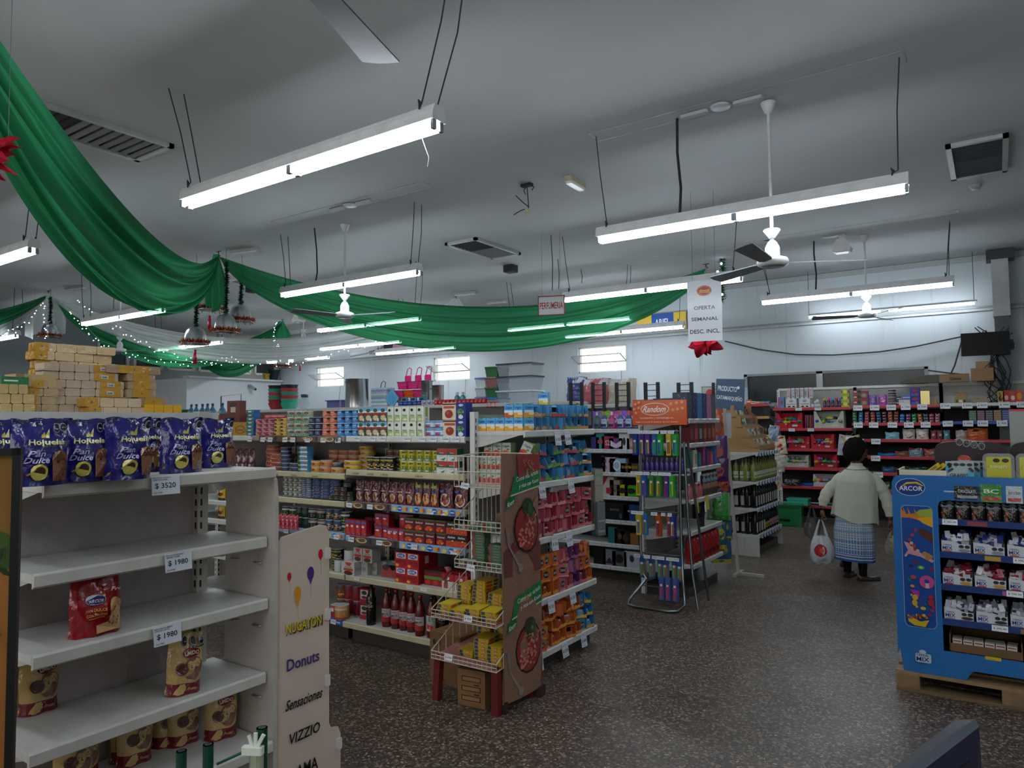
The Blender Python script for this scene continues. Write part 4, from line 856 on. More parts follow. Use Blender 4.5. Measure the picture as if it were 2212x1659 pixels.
# dark glossy case edge at the lower frame edge
r = empty('display_case', 'dark blue glossy case corner with a grey top at the lower edge', 'case', (0, 0, 0))
A_ = near(2106, 1553, 1.5); E_ = near(1955, 1665, 1.28); F_ = near(2140, 1700, 1.44); T2 = near(2062, 1556, 1.56); E2 = near(1900, 1680, 1.33)
b = B(); P = [A_, E_, E2, T2]; lo = [Vector((p.x, p.y, 0)) for p in P]
up = Vector((0, 0, 1)); side = (Vector((A_.x - T2.x, A_.y - T2.y, 0))).normalized() * .22
b.add([A_, E_, E2, T2], [(0, 1, 2, 3)], '#4b5058', 'gloss')
e2 = [A_ + side * .05 - up * .012, E_ + side * .05 - up * .012]
b.add([A_, E_, e2[1], e2[0]], [(0, 1, 2, 3)], '#8d93a0', 'metal')
f0, f1 = e2; g0, g1_ = f0 + side * .12 - up * .9, f1 + side * .3 - up * .9
b.add([f0, f1, g1_, g0], [(0, 1, 2, 3)], '#141a3a', 'gloss')
m0, m1 = f0.lerp(f1, .18) , f0.lerp(f1, .9); h0, h1 = f0.lerp(g0, .5).lerp(f1.lerp(g1_, .5), .18), f0.lerp(g0, .5).lerp(f1.lerp(g1_, .5), .9)
nn = side.normalized() * .002
b.add([m0.lerp(h0, .1) + nn, m1.lerp(h1, .1) + nn, h1 + nn, h0 + nn], [(0, 1, 2, 3)], '#06080d', 'gloss')
b.add([T2, E2, Vector((E2.x, E2.y, .1)), Vector((T2.x, T2.y, .1))], [(0, 1, 2, 3)], '#23262e', 'gloss'); b.add([A_, T2, Vector((T2.x, T2.y, .1)), g0, f0], [(0, 1, 2, 3, 4)], '#1a1f38', 'gloss')
b.add([E_, E2, Vector((E2.x, E2.y, .1)), g1_, f1], [(4, 3, 2, 1, 0)], '#1a1f38', 'gloss')
b.add([g0, g1_, Vector((E2.x, E2.y, .1)), Vector((T2.x, T2.y, .1))], [(0, 1, 2, 3)], '#101218', 'gloss')
obj('case_body', b, r)
fb = B(); cx = [g0, g1_, Vector((E2.x, E2.y, .1)), Vector((T2.x, T2.y, .1))]; zb = min(v.z for v in cx)
for v in cx: fb.tube([(v.x, v.y, 0), (v.x, v.y, v.z)], .012, '#1b1d22', 'metal', 8)
obj('case_leg', fb, r)
# ================================================================ tinned food aisle (front faces the camera side, y = 3.95)
FY = 3.95
CR_, WH = '#b9b38f', '#c9cac6'
BLU = '#7fa6c9'
UR = -4.29
g2, _ = shelving('long shelving unit of tinned food beside the white upright', (UR, FY, 0), 0, 1.2, [(1.60, 0, .48, WH), (1.335, 0, .48, CR_), (1.087, 0, .48, CR_), (.82, -.0, .48, BLU), (.512, -.0, .48, '#b3ad90'), (.158, -.03, .5, '#b0aa8e')], 1.72, .5, back='#6f6a66')
g2b, _ = shelving('shelving unit of tinned food half hidden behind the cardboard panel', (UR - 1.21, FY, 0), 0, 1.2, [(1.60, 0, .48, '#8d8680'), (1.30, 0, .48, CR_), (1.08, 0, .48, CR_), (.83, -.0, .48, BLU), (.512, -.0, .48, '#b3ad90'), (.158, 0, .5, '#4a6fae')], 1.72, .5, back='#6f6a66', uprights=(0,))
g2c, _ = shelving('shelving unit with brown cartons behind the purple bread bags', (UR - 2.42, FY, 0), 0, 1.2, [(1.60, 0, .48, WH), (1.30, 0, .48, WH), (1.0, 0, .48, WH), (.83, -.0, .48, WH), (.512, -.0, .48, WH), (.158, 0, .5, WH)], 1.72, .5, back='#6f6a66', uprights=(0,))
# printed strips clipped over the fronts
def strip(root, x0, x1, z, fy, col, it, h=.05):
    b = B().box(x0, x1, fy - .004, fy - .002, z - h + .004, z + .004, col, 'gloss'); w_ = x1 - x0
    decals(b, lambda u, v, o: (x0 + u * w_, fy - .004 - o, z - h + .004 + v * h), it, 'gloss'); obj('printed_strip', b, root)
def food_strip(n, dark=True):
    it = []
    for k in range(n):
        u = (k + .5) / n; it += [('e', u, .45, .22 / n, .4, '#c7b79a'), ('e', u + .02 / n, .5, .15 / n, .3, '#6e4527'), ('p', [(u - .3 / n, .5), (u - .15 / n, .9), (u - .1 / n, .5)], '#b98a4a'), ('r', u + .3 / n, .1, u + .4 / n, .9, '#23323c')]
    return it
def blue_strip(n):
    it = []
    for k in range(n):
        u = (k + .5) / n; it += [('e', u, .5, .14 / n, .4, '#2a5fa8'), ('r', u - .1 / n, .45, u + .1 / n, .6, '#dfe4ea'), ('e', u + .28 / n, .45, .1 / n, .35, '#d9992c'), ('e', u - .3 / n, .4, .1 / n, .3, '#e0c25a'), ('e', u + .42 / n, .5, .06 / n, .3, '#b8493a')]
    return it
strip(g2b, .12, 1.16, 1.60, 0, '#5a4a3e', food_strip(4)); strip(g2, .02, .5, 1.087, 0, '#5a4a3e', food_strip(2)); strip(g2, .5, 1.18, 1.087, 0, '#7ea9cf', blue_strip(4))
strip(g2, .05, .58, .82, 0, '#4e4238', food_strip(2)); strip(g2, .58, 1.18, .82, 0, '#7ea9cf', blue_strip(3)); strip(g2b, .8, 1.19, .83, 0, '#8fb3d2', blue_strip(2)); strip(g2b, .9, 1.19, .158, 0, '#2c4f9c', [('e', .75, .5, .2, .45, '#2c5fb8'), ('t', 'Alma', .78, .5, .2, .4, '#dfe6f2'), ('r', 0, .3, .35, 1, '#a03a48')])
PR = ['$ 4250.00', '$ 4150.00', '$ 4425.00', '$ 4467.00', '$ 3124.00', '$ 3960.00', '$ 6400.00', '$ 5210.00']
def ptags(root, X0, pxs, z, py_y, fy=0, w=.055, h=.034, dz=0, tl=.12, off=0):
    tags(root, z, fy, [at(px, 1000, 'y', FY + fy).x - X0 for px in pxs], PR[off:] + PR[:off], w, h, tl, dz)
ptags(g2, UR, (772, 805, 827, 880, 912, 936, 963, 985), 1.603, 0, w=.072, h=.04)
ptags(g2b, UR - 1.21, (540, 568, 584, 616, 633, 665, 699, 731), 1.59, 0, -.006, .062, .04, off=3)
ptags(g2, UR, (756, 800, 930, 960), 1.08, 0, -.006, .06, .036); ptags(g2, UR, (760, 820, 895, 980), .815, 0, -.006, .06, .036, off=2); ptags(g2, UR, (772, 885, 915), .508, 0, -.002, .06, .02, off=4)
ptags(g2b, UR - 1.21, (728, 620), .82, 0, -.006, .06, .036, off=1); ptags(g2b, UR - 1.21, (722,), .152, 0, -.006, .06, .036, off=5)
for z, pxs in ((1.33, (768, 800, 830, 905)), (1.29, (595, 635, 680))):
    rt, x0_ = (g2, UR) if z > 1.3 else (g2b, UR - 1.21)
    for i, px in enumerate(pxs):
        x = at(px, 1020, 'y', FY).x - x0_; b = B(); decals(b, lambda u, v, o, x=x: (x - .04 + .08 * u, -.0008 - o, z - .03 + .02 * v), [('t', PR[i], .5, .5, .9, .8, '#57523c')]); obj('written_price', b, rt)
def gx(px): return at(px, 1000, 'y', FY + .03).x
def run(px0, px1, cols, rows, maker, desc, name, cat, z, where, h, y=.03, fill=.97, **k):
    x0, x1 = gx(px0), gx(px1); pt = (x1 - x0) / cols; root = g2
    me = maker(round(pt * fill, 3), h)
    column(root, me, name, cat, desc, where, cols, rows, x0 + pt / 2 - UR, pt, y, z, h, **k)
def T(nm, base, its, lid='#b9bcbd'): return lambda w_, h: tin(nm, w_ / 2, round(h - .0008, 4), base, tuple(its), lid)
def K(nm, base, its, side=None, d=.07, mat='print'): return lambda w_, h: carton(nm, w_, d, round(h - .0008, 4), base, tuple(its), tuple(side) if side is not None else None, None, mat)
def P_(nm, base, its, d=.045, crimp=None, mat='film', seed=1): return lambda w_, h: pouch(nm, w_, d, h, base, tuple(its), seed, mat, .9, .12, crimp)
OC = [('e', .72, .68, .13, .2, '#1b1c1f'), ('r', .64, .64, .8, .72, '#9a9da0')]
def lab(c1, c2, t=None, tc='#e8e8e4'):
    L = [('r', .0, .0, 1, .42, c1), ('e', .5, .24, .24, .18, c2), ('r', .2, .52, .62, .6, tc), ('r', .2, .66, .5, .76, tc)] + OC
    return L + ([('t', t, .42, .6, .5, .2, tc)] if t else [])
# --- top shelf
S1, z1 = 'top tinned food shelf', 1.6006
run(531, 546, 1, 7, K('sauce_carton', '#2b5f9c', [('r', 0, .5, 1, 1, '#4f8a3c'), ('e', .5, .5, .25, .2, '#cfd6da')]), 'small blue and green carton', 'sauce_carton', 'carton', z1, S1, .0335)
run(547, 587, 3, 4, T('food_tin', '#b23440', [('r', 0, .55, 1, .7, '#d9c9c9'), ('r', .1, .2, .7, .35, '#d8b6b8')] + OC), 'red paste tin', 'food_tin', 'tin', z1, S1, .037)
run(566, 606, 3, 1, T('food_tin', '#b02535', [('r', 0, .55, 1, .7, '#d9c9c9')]), 'red paste tin on top of the red pile', 'food_tin', 'tin', z1 + .148, S1, .036)
run(587, 614, 2, 5, T('food_tin', '#c39a2c', [('e', .3, .5, .1, .28, '#1c1b1a'), ('e', .52, .5, .1, .28, '#1c1b1a')]), 'yellow flat tin', 'food_tin', 'tin', z1, S1, .031)
run(613, 661, 3, 4, T('food_tin', '#a9a394', lab('#7da07a', '#3d7a3a', None, '#b8434a'), '#c9cccc'), 'green and white pate tin', 'food_tin', 'tin', z1, S1, .053)
run(661, 691, 2, 3, T('food_tin', '#1f2d52', [('t', 'CUISINE', .5, .62, .6, .16, '#c9cfdc'), ('r', .2, .3, .7, .38, '#9fb0cf')] + [('e', .75, .72, .12, .2, '#0e0f12')]), 'navy blue tuna tin', 'food_tin', 'tin', z1, S1, .053)
run(691, 723, 2, 4, T('food_tin', '#c4603c', [('t', 'CUISINE', .45, .62, .6, .16, '#f0d9cc'), ('r', .2, .3, .7, .36, '#e9c3b0'), ('r', .25, .18, .6, .24, '#e9c3b0')] + [('e', .8, .74, .12, .2, '#141416')]), 'orange tuna tin', 'food_tin', 'tin', z1, S1, .053)
run(723, 772, 3, 4, T('food_tin', '#2f7fc0', [('t', 'CUISINE', .4, .62, .55, .16, '#d5e6f2'), ('r', .2, .3, .6, .36, '#bcd8ec'), ('p', [(.6, 0), (1, 0), (1, .5)], '#b98a50')] + [('e', .8, .74, .12, .2, '#141416')]), 'sky blue tuna tin', 'food_tin', 'tin', z1, S1, .053)
MUSH = [('r', 0, .65, 1, 1, '#6fa3cf'), ('p', [(0, .65), (1, .65), (1, .78), (.5, .72), (0, .8)], '#d7e2ea'), ('r', 0, 0, 1, .45, '#47503a'), ('e', .45, .8, .28, .13, '#2e5a2e'), ('r', .1, .52, .9, .64, '#a92a30'), ('e', .5, .28, .34, .2, '#cdbb98'), ('d', .5, .28, .32, .18, ('#8d6f4c', '#e3d8bd'), 16, .045), ('r', .72, .05, .95, .25, '#d5d6d2')]
run(772, 836, 4, 2, K('mushroom_carton', '#3f4d38', MUSH, [('r', 0, 0, 1, 1, '#4b5a42'), ('r', .2, .1, .5, .3, '#c9ccc6')], .06), 'mushroom carton with red banner', 'mushroom_carton', 'carton', z1, S1, .112)
PALM = [('r', 0, 0, 1, .35, '#9fbb7a'), ('e', .35, .78, .2, .1, '#15171a'), ('t', 'Palmitos', .42, .42, .6, .12, '#3f6b35', .3), ('e', .5, .14, .28, .08, '#d9d2bb'), ('r', .82, .0, 1, 1, '#dfe3da')]
run(836, 916, 5, 2, K('palm_heart_carton', '#d3d8c8', PALM, [('r', 0, 0, 1, 1, '#cdd3c4'), ('r', .25, .3, .7, .95, '#7d9a3a'), ('r', .2, .05, .75, .25, '#9a9f98')], .06), 'white and green palm heart carton', 'palm_heart_carton', 'carton', z1, S1, .112)
run(914, 957, 2, 2, T('food_tin', '#5b8fc4', [('r', 0, .6, 1, .75, '#d9dde0'), ('e', .3, .3, .12, .16, '#b22832'), ('e', .5, .26, .12, .16, '#b22832'), ('r', .65, .2, .9, .8, '#d3d8da')]), 'blue tomato tin', 'food_tin', 'tin', z1, S1, .058)
run(946, 982, 2, 1, T('food_tin', '#5b8fc4', [('r', 0, .6, 1, .75, '#d9dde0'), ('e', .3, .3, .12, .16, '#b22832'), ('e', .5, .26, .12, .16, '#b22832')]), 'raised blue tomato tin', 'food_tin', 'tin', z1 + .12, S1, .056, y=.1)
obj('riser', B().box(gx(920) - UR, gx(1005) - UR, .1, .3, z1 + .1, z1 + .118, '#9fa19c', 'paint').box(gx(924) - UR, gx(928) - UR, .1, .3, z1, z1 + .1, '#9fa19c', 'paint').box(gx(1000) - UR, gx(1004) - UR, .1, .3, z1, z1 + .1, '#9fa19c', 'paint'), g2)
TOM = [('r', 0, .86, 1, .96, '#6a3626'), ('r', .1, .66, .9, .8, '#b5482e'), ('e', .5, .33, .3, .25, '#8c2a18'), ('e', .42, .4, .1, .1, '#b5543c')]
run(958, 987, 1, 2, K('tomato_tin', '#cfc7b4', TOM, None, .07), 'cream tomato carton with big red tomato', 'tomato_carton', 'carton', z1, S1, .122, y=.02)
PEA = [('e', .5, .84, .25, .07, '#d9dee6'), ('t', 'Arvejas', .5, .84, .4, .06, '#22408c'), ('d', .5, .42, .38, .22, ('#5fa546', '#8ccf62', '#4a8a38'), 34, .06), ('e', .5, .15, .26, .12, '#cfd4dc')]
run(987, 1009, 1, 2, K('pea_carton', '#232f78', PEA, None, .07), 'dark blue pea carton', 'pea_carton', 'carton', z1, S1, .122, y=.02)
# --- cartons on the far top shelf
def bigbox(px0, px1, py0, py1, y, col, its, lb, d=.3, rz=0, tilt=(0, 0)):
    a = at(px0, py1, 'y', y); c = at(px1, py0, 'y', y); w_ = c.x - a.x; m = carton('carton_box', round(w_, 3), d, round(c.z - a.z, 3), col, tuple(its), ()); gw(m, 'carton_box', 'box', lb, None, (a.x + w_ / 2, y, a.z), rz, tilt)
BRN = [('r', .32, .1, .72, .48, '#b9ab98'), ('e', .52, .68, .28, .16, '#3c3634'), ('t', 'Arcor', .52, .68, .4, .1, '#8d8078')]
def shelfbox(px0, px1, zb, h, y, col, its, lb, d=.3, rz=0, tilt=(0, 0)):
    a = at(px0, 900, 'y', y).x; c = at(px1, 900, 'y', y).x; gw(carton('carton_box', round(c - a, 3), d, h, col, tuple(its), ()), 'carton_box', 'box', lb, None, ((a + c) / 2, y, zb), rz, tilt)
shelfbox(474, 517, 1.6006, .21, 4.1, '#6a3a34', BRN, 'dark red brown carton with black oval behind the yellow carton')
shelfbox(519, 560, 1.6006, .21, 4.2, '#6a3a34', BRN, 'dark red brown carton partly behind the blue green cartons', .2)
shelfbox(492, 515, 1.8112, .12, 4.12, '#6f3c36', [('r', .3, .08, .7, .5, '#b9ab98'), ('e', .5, .68, .32, .18, '#3c3634')], 'small upright red brown carton topmost of its pile', .08, .1)
shelfbox(484, 533, 1.6006, .125, 3.98, '#a8852c', [('e', .72, .45, .22, .3, '#7d2a1e'), ('e', .72, .45, .19, .25, '#a8852c'), ('t', 'Savora', .72, .45, .3, .2, '#7d2a1e', .2), ('e', .2, .4, .08, .2, '#8d5a20')], 'yellow mustard carton with an open flap', .1)
fl = B().add([(0, 0, 0), (.16, 0, 0), (.2, -.02, .12), (.06, -.02, .12)], [(0, 1, 2, 3)], '#a8852c', 'print'); 
shelfbox(440, 488, 1.6006, .2, 4.15, '#8a6a44', [('r', .1, .1, .5, .5, '#7a5c3a')], 'plain brown carton at the far end behind the bread bags', .2)
# --- second shelf
S2, z2, z2b = 'second tinned food shelf', 1.3356, 1.3006
run(472, 503, 3, 1, P_('soup_sachet', '#a5522c', [('e', .4, .75, .2, .08, '#1a1a1c'), ('r', .2, .4, .8, .55, '#c97a44')], .02), 'orange soup sachet', 'soup_sachet', 'sachet', z2b, S2, .19)
run(505, 546, 3, 1, P_('olive_pouch', '#4a1626', [('e', .5, .5, .36, .18, '#b9a9ac'), ('e', .4, .2, .2, .08, '#c9b9bc'), ('e', .5, .85, .25, .06, '#1b1a1c')], .03), 'dark maroon olive pouch', 'olive_pouch', 'pouch', z2b, S2, .18)
FT = lambda a, b_: [('r', 0, .55, 1, .8, a), ('e', .3, .35, .14, .22, b_), ('r', .5, .2, .85, .32, a)]
run(547, 572, 1, 6, T('food_tin', '#b5532c', FT('#7d3a20', '#e0cdb8')), 'orange flat tin', 'food_tin', 'tin', z2b, S2, .036, y=.12)
run(573, 606, 1, 4, T('food_tin', '#b04a28', FT('#7d3a20', '#e0cdb8')), 'darker orange flat tin', 'food_tin', 'tin', z2b, S2, .036)
run(588, 603, 1, 2, T('food_tin', '#5a1d24', FT('#8a4444', '#c9a04a')), 'maroon flat tin', 'food_tin', 'tin', z2b, S2, .034)
run(603, 618, 1, 6, T('food_tin', '#22304e', FT('#3a4c6e', '#c98a6a')), 'navy sardine tin', 'food_tin', 'tin', z2b, S2, .034, y=.02)
run(617, 640, 1, 2, T('food_tin', '#26334f', FT('#3a4c6e', '#c98a6a')), 'wide navy sardine tin', 'food_tin', 'tin', z2b, S2, .034)
run(634, 650, 1, 6, K('food_carton', '#2c4a38', [('e', .5, .5, .3, .3, '#7d9a5a')]), 'dark green fish carton', 'food_carton', 'carton', z2b, S2, .036, y=.06)
run(650, 665, 1, 6, K('food_carton', '#4a93c2', [('r', 0, .5, 1, .8, '#cfdde6'), ('e', .6, .3, .3, .2, '#b0753a')]), 'light blue fish carton', 'food_carton', 'carton', z2b, S2, .036, y=.02)
TT = [('r', 0, .72, 1, .8, '#e0b070'), ('e', .5, .45, .16, .25, '#7a3a26'), ('r', .1, .3, .3, .6, '#8d4a2c')]
run(665, 684, 1, 2, T('food_tin', '#c08a3a', TT), 'amber tuna tin', 'food_tin', 'tin', z2b, S2, .048); run(684, 706, 1, 2, T('food_tin', '#bd7d52', TT), 'salmon coloured tuna tin', 'food_tin', 'tin', z2b, S2, .052); run(707, 730, 1, 1, T('food_tin', '#c08a4a', TT), 'low amber tuna tin', 'food_tin', 'tin', z2b, S2, .045)
run(712, 728, 1, 1, T('food_tin', '#3a4a58', TT), 'small dark tin riding on an amber tin', 'food_tin', 'tin', z2b + .0455, S2, .04)
run(680, 745, 3, 4, T('food_tin', '#9a5a38', TT), 'brown orange tuna tin', 'food_tin', 'tin', z2b, S2, .046, y=.14)
run(735, 765, 1, 2, T('food_tin', '#c2a428', TT), 'bright yellow tuna tin', 'food_tin', 'tin', z2, S2, .036, y=.0 + .02)
run(750, 775, 1, 5, T('food_tin', '#b08c2c', TT), 'stacked mustard tuna tin', 'food_tin', 'tin', z2, S2, .037, y=.12)
run(775, 850, 4, 3, T('food_tin', '#6d5524', TT), 'dim yellow tin at the shelf back', 'food_tin', 'tin', z2, S2, .05, y=.3)
INCA = [('r', 0, 0, .16, 1, '#8d9a2c'), ('t', 'ARVEJAS', .08, .5, .08, .8, '#1a1b16'), ('t', 'inca', .55, .82, .6, .18, '#cdbf2c'), ('d', .58, .38, .3, .22, ('#c9a24a', '#8d6a2c', '#d9c06a'), 24, .05), ('e', .58, .12, .3, .06, '#a5a39a')]
run(788, 846, 4, 1, T('food_tin', '#15171a', INCA), 'black pea tin with yellow lettering', 'food_tin', 'tin', z2, S2, .105, fill=.99)
run(800, 862, 4, 1, T('food_tin', '#15171a', INCA), 'black pea tin behind', 'food_tin', 'tin', z2, S2, .105, y=.12)
YG = [('r', 0, 0, 1, .3, '#6d8a2c'), ('e', .5, .36, .34, .2, '#2f5a2a'), ('d', .5, .36, .3, .16, ('#4f8a3a', '#6da54a'), 14, .05), ('e', .5, .8, .28, .09, '#24452a'), ('e', .5, .12, .24, .09, '#b9bdb0')]
run(858, 946, 5, 2, T('food_tin', '#b5a428', YG), 'yellow and green pea tin', 'food_tin', 'tin', z2, S2, .082, gaps=())
RGW = [('r', 0, .78, 1, 1, '#a8332c'), ('p', [(0, .78), (1, .5), (1, .78)], '#a8332c'), ('p', [(0, .5), (1, .5), (0, .78)], '#1f5a3a'), ('t', 'Knorr', .5, .66, .4, .1, '#d9ded8'), ('t', 'ARVEJAS', .5, .4, .5, .06, '#3a5a44'), ('p', [(.4, .12), (.9, .3), (.7, .08)], '#2f7a3c')]
run(945, 990, 2, 2, K('pea_carton', '#cfd3cc', RGW, [('r', 0, .5, 1, 1, '#1f5a3a'), ('r', 0, 0, 1, .5, '#c3c7c0')], .07), 'red green and white pea carton', 'pea_carton', 'carton', z2, S2, .09, y=.015)
# --- third shelf
S3, z3 = 'third tinned food shelf', 1.0876
run(608, 648, 4, 5, T('food_tin', '#6b6f62', [('r', 0, .3, 1, .7, '#a9ab98'), ('e', .5, .5, .12, .2, '#2b2f2a')]), 'small pale green tin', 'food_tin', 'tin', z3, S3, .04)
run(648, 668, 2, 6, T('food_tin', '#3a4560', [('r', 0, .3, 1, .6, '#8d98b0')]), 'thin grey blue tin', 'food_tin', 'tin', z3, S3, .031)
run(668, 727, 3, 7, T('food_tin', '#263258', [('r', 0, .35, .5, .65, '#9aa3b9'), ('r', .6, .3, .9, .6, '#4a5a86')], '#8d95a5'), 'flat navy tuna tin', 'food_tin', 'tin', z3, S3, .0255, jit=.004)
BK = [('e', .3, .72, .16, .16, '#b03a2c'), ('r', .1, .2, .6, .3, '#9aa09a'), ('r', .1, .4, .4, .46, '#8d938d')]
run(708, 762, 4, 3, K('food_carton', '#12201a', BK), 'small black carton with red dot', 'food_carton', 'carton', z3, S3, .036, step_rows=(1, 3, 3, 2))
run(741, 757, 1, 1, K('food_carton', '#12201a', BK), 'small black carton topmost of its pile', 'food_carton', 'carton', z3 + .108, S3, .034)
SP = [('e', .5, .3, .36, .2, '#c0b3a6'), ('e', .5, .3, .28, .14, '#a5653a'), ('d', .5, .3, .26, .13, ('#d9a45a', '#8d3a22', '#c9843c'), 18, .04), *OCT(.62, .82, .1), ('t', 'Luchetti', .45, .6, .6, .08, '#d9c9c0', .2)]
run(766, 838, 4, 1, P_('sauce_pouch', '#4c1424', SP, .03, seed=2), 'dark maroon pasta sauce pouch', 'sauce_pouch', 'pouch', z3, S3, .165, fill=.93)
run(838, 893, 3, 1, P_('sauce_pouch', '#5a1626', [('p', [(0, .5), (1, .62), (1, .75), (0, .6)], '#c9bcb8')] + SP, .03, seed=4), 'maroon pouch with pale wave', 'sauce_pouch', 'pouch', z3, S3, .165, fill=.95)
run(893, 945, 3, 1, P_('sauce_pouch', '#5f1a22', [('e', .5, .34, .44, .28, '#b98348'), ('d', .5, .34, .42, .26, ('#e0bb7a', '#9a5a2c', '#7d2a1c'), 30, .045), ('e', .42, .66, .3, .07, '#2a4a8c'), ('r', .2, .8, .9, .95, '#8aa04a')], .03, seed=5), 'spaghetti sauce pouch', 'sauce_pouch', 'pouch', z3, S3, .17, fill=.95)
run(945, 1008, 2, 1, P_('sauce_pouch', '#541424', [('e', .5, .34, .4, .26, '#d3c6ba'), ('e', .5, .34, .33, .2, '#98492c'), ('d', .5, .34, .3, .18, ('#c9843c', '#6e2418', '#b06a3a'), 26, .035), *OCT(.62, .86, .09), ('e', .3, .7, .2, .06, '#2a4a8c')], .035, seed=6), 'wide maroon stew pouch', 'sauce_pouch', 'pouch', z3, S3, .175, fill=.95)
# --- fourth shelf
S4, z4, z4b = 'fourth tinned food shelf', .8206, .8306
GR = [('e', .5, .32, .3, .22, '#4f7a3a'), ('r', .1, .62, .9, .8, '#b9bdb0'), ('d', .5, .32, .26, .18, ('#7aa04a', '#3f6a2c'), 10, .05)]
run(604, 636, 2, 2, T('food_tin', '#16322a', GR), 'dark green vegetable tin', 'food_tin', 'tin', z4b, S4, .085); run(636, 662, 2, 2, T('food_tin', '#1b2c26', [('r', .1, .4, .9, .7, '#30463c')]), 'plain dark green tin', 'food_tin', 'tin', z4b, S4, .088); run(660, 698, 2, 2, T('food_tin', '#20281f', [('r', .1, .62, .9, .86, '#a58f94'), ('e', .5, .32, .3, .2, '#3f6a35')]), 'dark tin with pink label', 'food_tin', 'tin', z4b, S4, .086)
COL = [('e', .5, .4, .4, .3, '#b9863a'), ('d', .5, .42, .4, .3, ('#d9b05a', '#b5482c', '#3f6a35', '#e0cf9a'), 26, .05), ('e', .45, .8, .24, .1, '#2a4f94')]
run(698, 732, 2, 2, T('food_tin', '#2a3a58', COL), 'mixed salad tin with blue top', 'food_tin', 'tin', z4b, S4, .09); run(732, 750, 1, 2, T('food_tin', '#16282c', GR), 'dark teal vegetable tin', 'food_tin', 'tin', z4, S4, .088)
TC = [('r', 0, .8, 1, .9, '#2a5fa8'), ('e', .5, .3, .3, .2, '#c23a20'), ('e', .4, .6, .25, .08, '#d9ccd2'), ('e', .8, .15, .12, .07, '#3a7abf')]
run(747, 792, 4, 1, K('puree_carton', '#a8222c', TC, [('r', 0, 0, 1, 1, '#8d1c28')], .06), 'tall red tomato puree carton', 'puree_carton', 'carton', z4, S4, .125, y=.02)
run(760, 798, 2, 1, K('puree_carton', '#8d1a2a', TC, [('r', 0, 0, 1, 1, '#6d1420')], .06), 'tall crimson puree carton behind', 'puree_carton', 'carton', z4, S4, .128, y=.16)
run(803, 834, 2, 2, K('puree_carton', '#9a1c28', TC, [('r', 0, 0, 1, 1, '#7d1620')], .06), 'squat red puree carton', 'puree_carton', 'carton', z4, S4, .092, y=.06)
run(838, 874, 3, 1, K('puree_carton', '#b02430', [('t', 'pure', .5, .7, .7, .2, '#e0d3c8', .3)] + TC, [('r', 0, 0, 1, 1, '#8a1c24')], .06), 'bright red puree carton', 'puree_carton', 'carton', z4, S4, .088, y=.015)
SAL = [('r', 0, .9, 1, 1, '#2f6a2c'), ('t', 'Salsati', .5, .68, .74, .14, '#ddd0c8', .2), ('e', .45, .24, .38, .2, '#c2451e'), ('d', .45, .26, .36, .18, ('#d9621e', '#a02c18'), 10, .1), ('e', .62, .2, .07, .06, '#e0c23a')]
run(875, 965, 4, 2, K('puree_carton', '#5f1624', SAL, [('r', 0, 0, 1, 1, '#541420')], .06), 'maroon tomato sauce carton with green top', 'puree_carton', 'carton', z4, S4, .09, y=.015)
run(965, 1010, 2, 2, K('puree_carton', '#191a1c', [('t', 'Salsa', .5, .78, .7, .16, '#dcdcd8', .2), ('r', 0, 0, 1, .5, '#b8401e'), ('d', .5, .24, .44, .22, ('#d9562a', '#a02c18'), 12, .1), ('e', .62, .5, .08, .06, '#e0c23a')], [('r', 0, 0, 1, 1, '#6e1c18')], .06), 'black and orange sauce carton', 'puree_carton', 'carton', z4, S4, .09, y=.015)
run(845, 875, 2, 2, K('puree_carton', '#9a1c28', TC), 'red puree carton in the second row', 'puree_carton', 'carton', z4, S4, .092, y=.12)
# --- fifth shelf
S5, z5 = 'fifth tinned food shelf', .5126
run(706, 728, 1, 2, T('food_tin', '#15171a', INCA), 'black tin with yellow lettering by the panel', 'food_tin', 'tin', z5, S5, .088, y=.05)
WHT = [('r', 0, 0, .3, 1, '#2a4a38'), ('e', .2, .3, .12, .2, '#b98a4a')]
run(718, 746, 2, 1, T('food_tin', '#c6c8c4', WHT), 'white label tin with silver lid', 'food_tin', 'tin', z5, S5, .088, y=.03); run(730, 750, 1, 1, T('food_tin', '#c6c8c4', WHT), 'white label tin topmost of three', 'food_tin', 'tin', z5 + .0885, S5, .086, y=.06)
WC = [('p', [(.2, .95), (.8, .95), (.65, .7), (.35, .7)], '#b5402c'), ('t', 'Don Vito', .5, .62, .6, .1, '#2c4a7c'), ('r', .1, .34, .9, .52, '#b5402c'), ('e', .5, .18, .38, .16, '#4a2c24')]
run(746, 772, 1, 1, K('pate_carton', '#bdbab6', WC, [('r', 0, 0, 1, 1, '#a3a09c'), ('r', .15, .3, .85, .6, '#8d8a88')], .09), 'white and red food carton, front one', 'pate_carton', 'carton', z5, S5, .105, y=.0)
run(758, 800, 2, 1, K('pate_carton', '#b3b0ac', WC, [('r', 0, 0, 1, 1, '#a3a09c')], .09), 'white and red carton stacked up', 'pate_carton', 'carton', z5 + .1055, S5, .105, y=.05)
for k in range(5):
    good(g2, carton('pate_carton', .065, .06, .1, '#a5a29f', (('r', .15, .3, .85, .6, '#857f80'),), ()), 'pate_carton', 'carton', 'grey white carton, %s in the row running back on the fifth tinned food shelf' % ORD[k], 'grey cartons running back', gx(779) - UR + k * .05, .07 + k * .055, z5)
    good(g2, carton('pate_carton', .065, .06, .1, '#a5a29f', (('r', .15, .3, .85, .6, '#857f80'),), ()), 'pate_carton', 'carton', 'grey white carton, %s in the row under the stacked white cartons' % ORD[k], 'grey cartons running back', gx(760) - UR + k * .012, .095 + k * .062, z5) if k < 4 else None
o = opencase('pate_carton', .15, .12, .085, '#bdb8b4', '#a03a34', '#4a3a36', 2, None, .8)
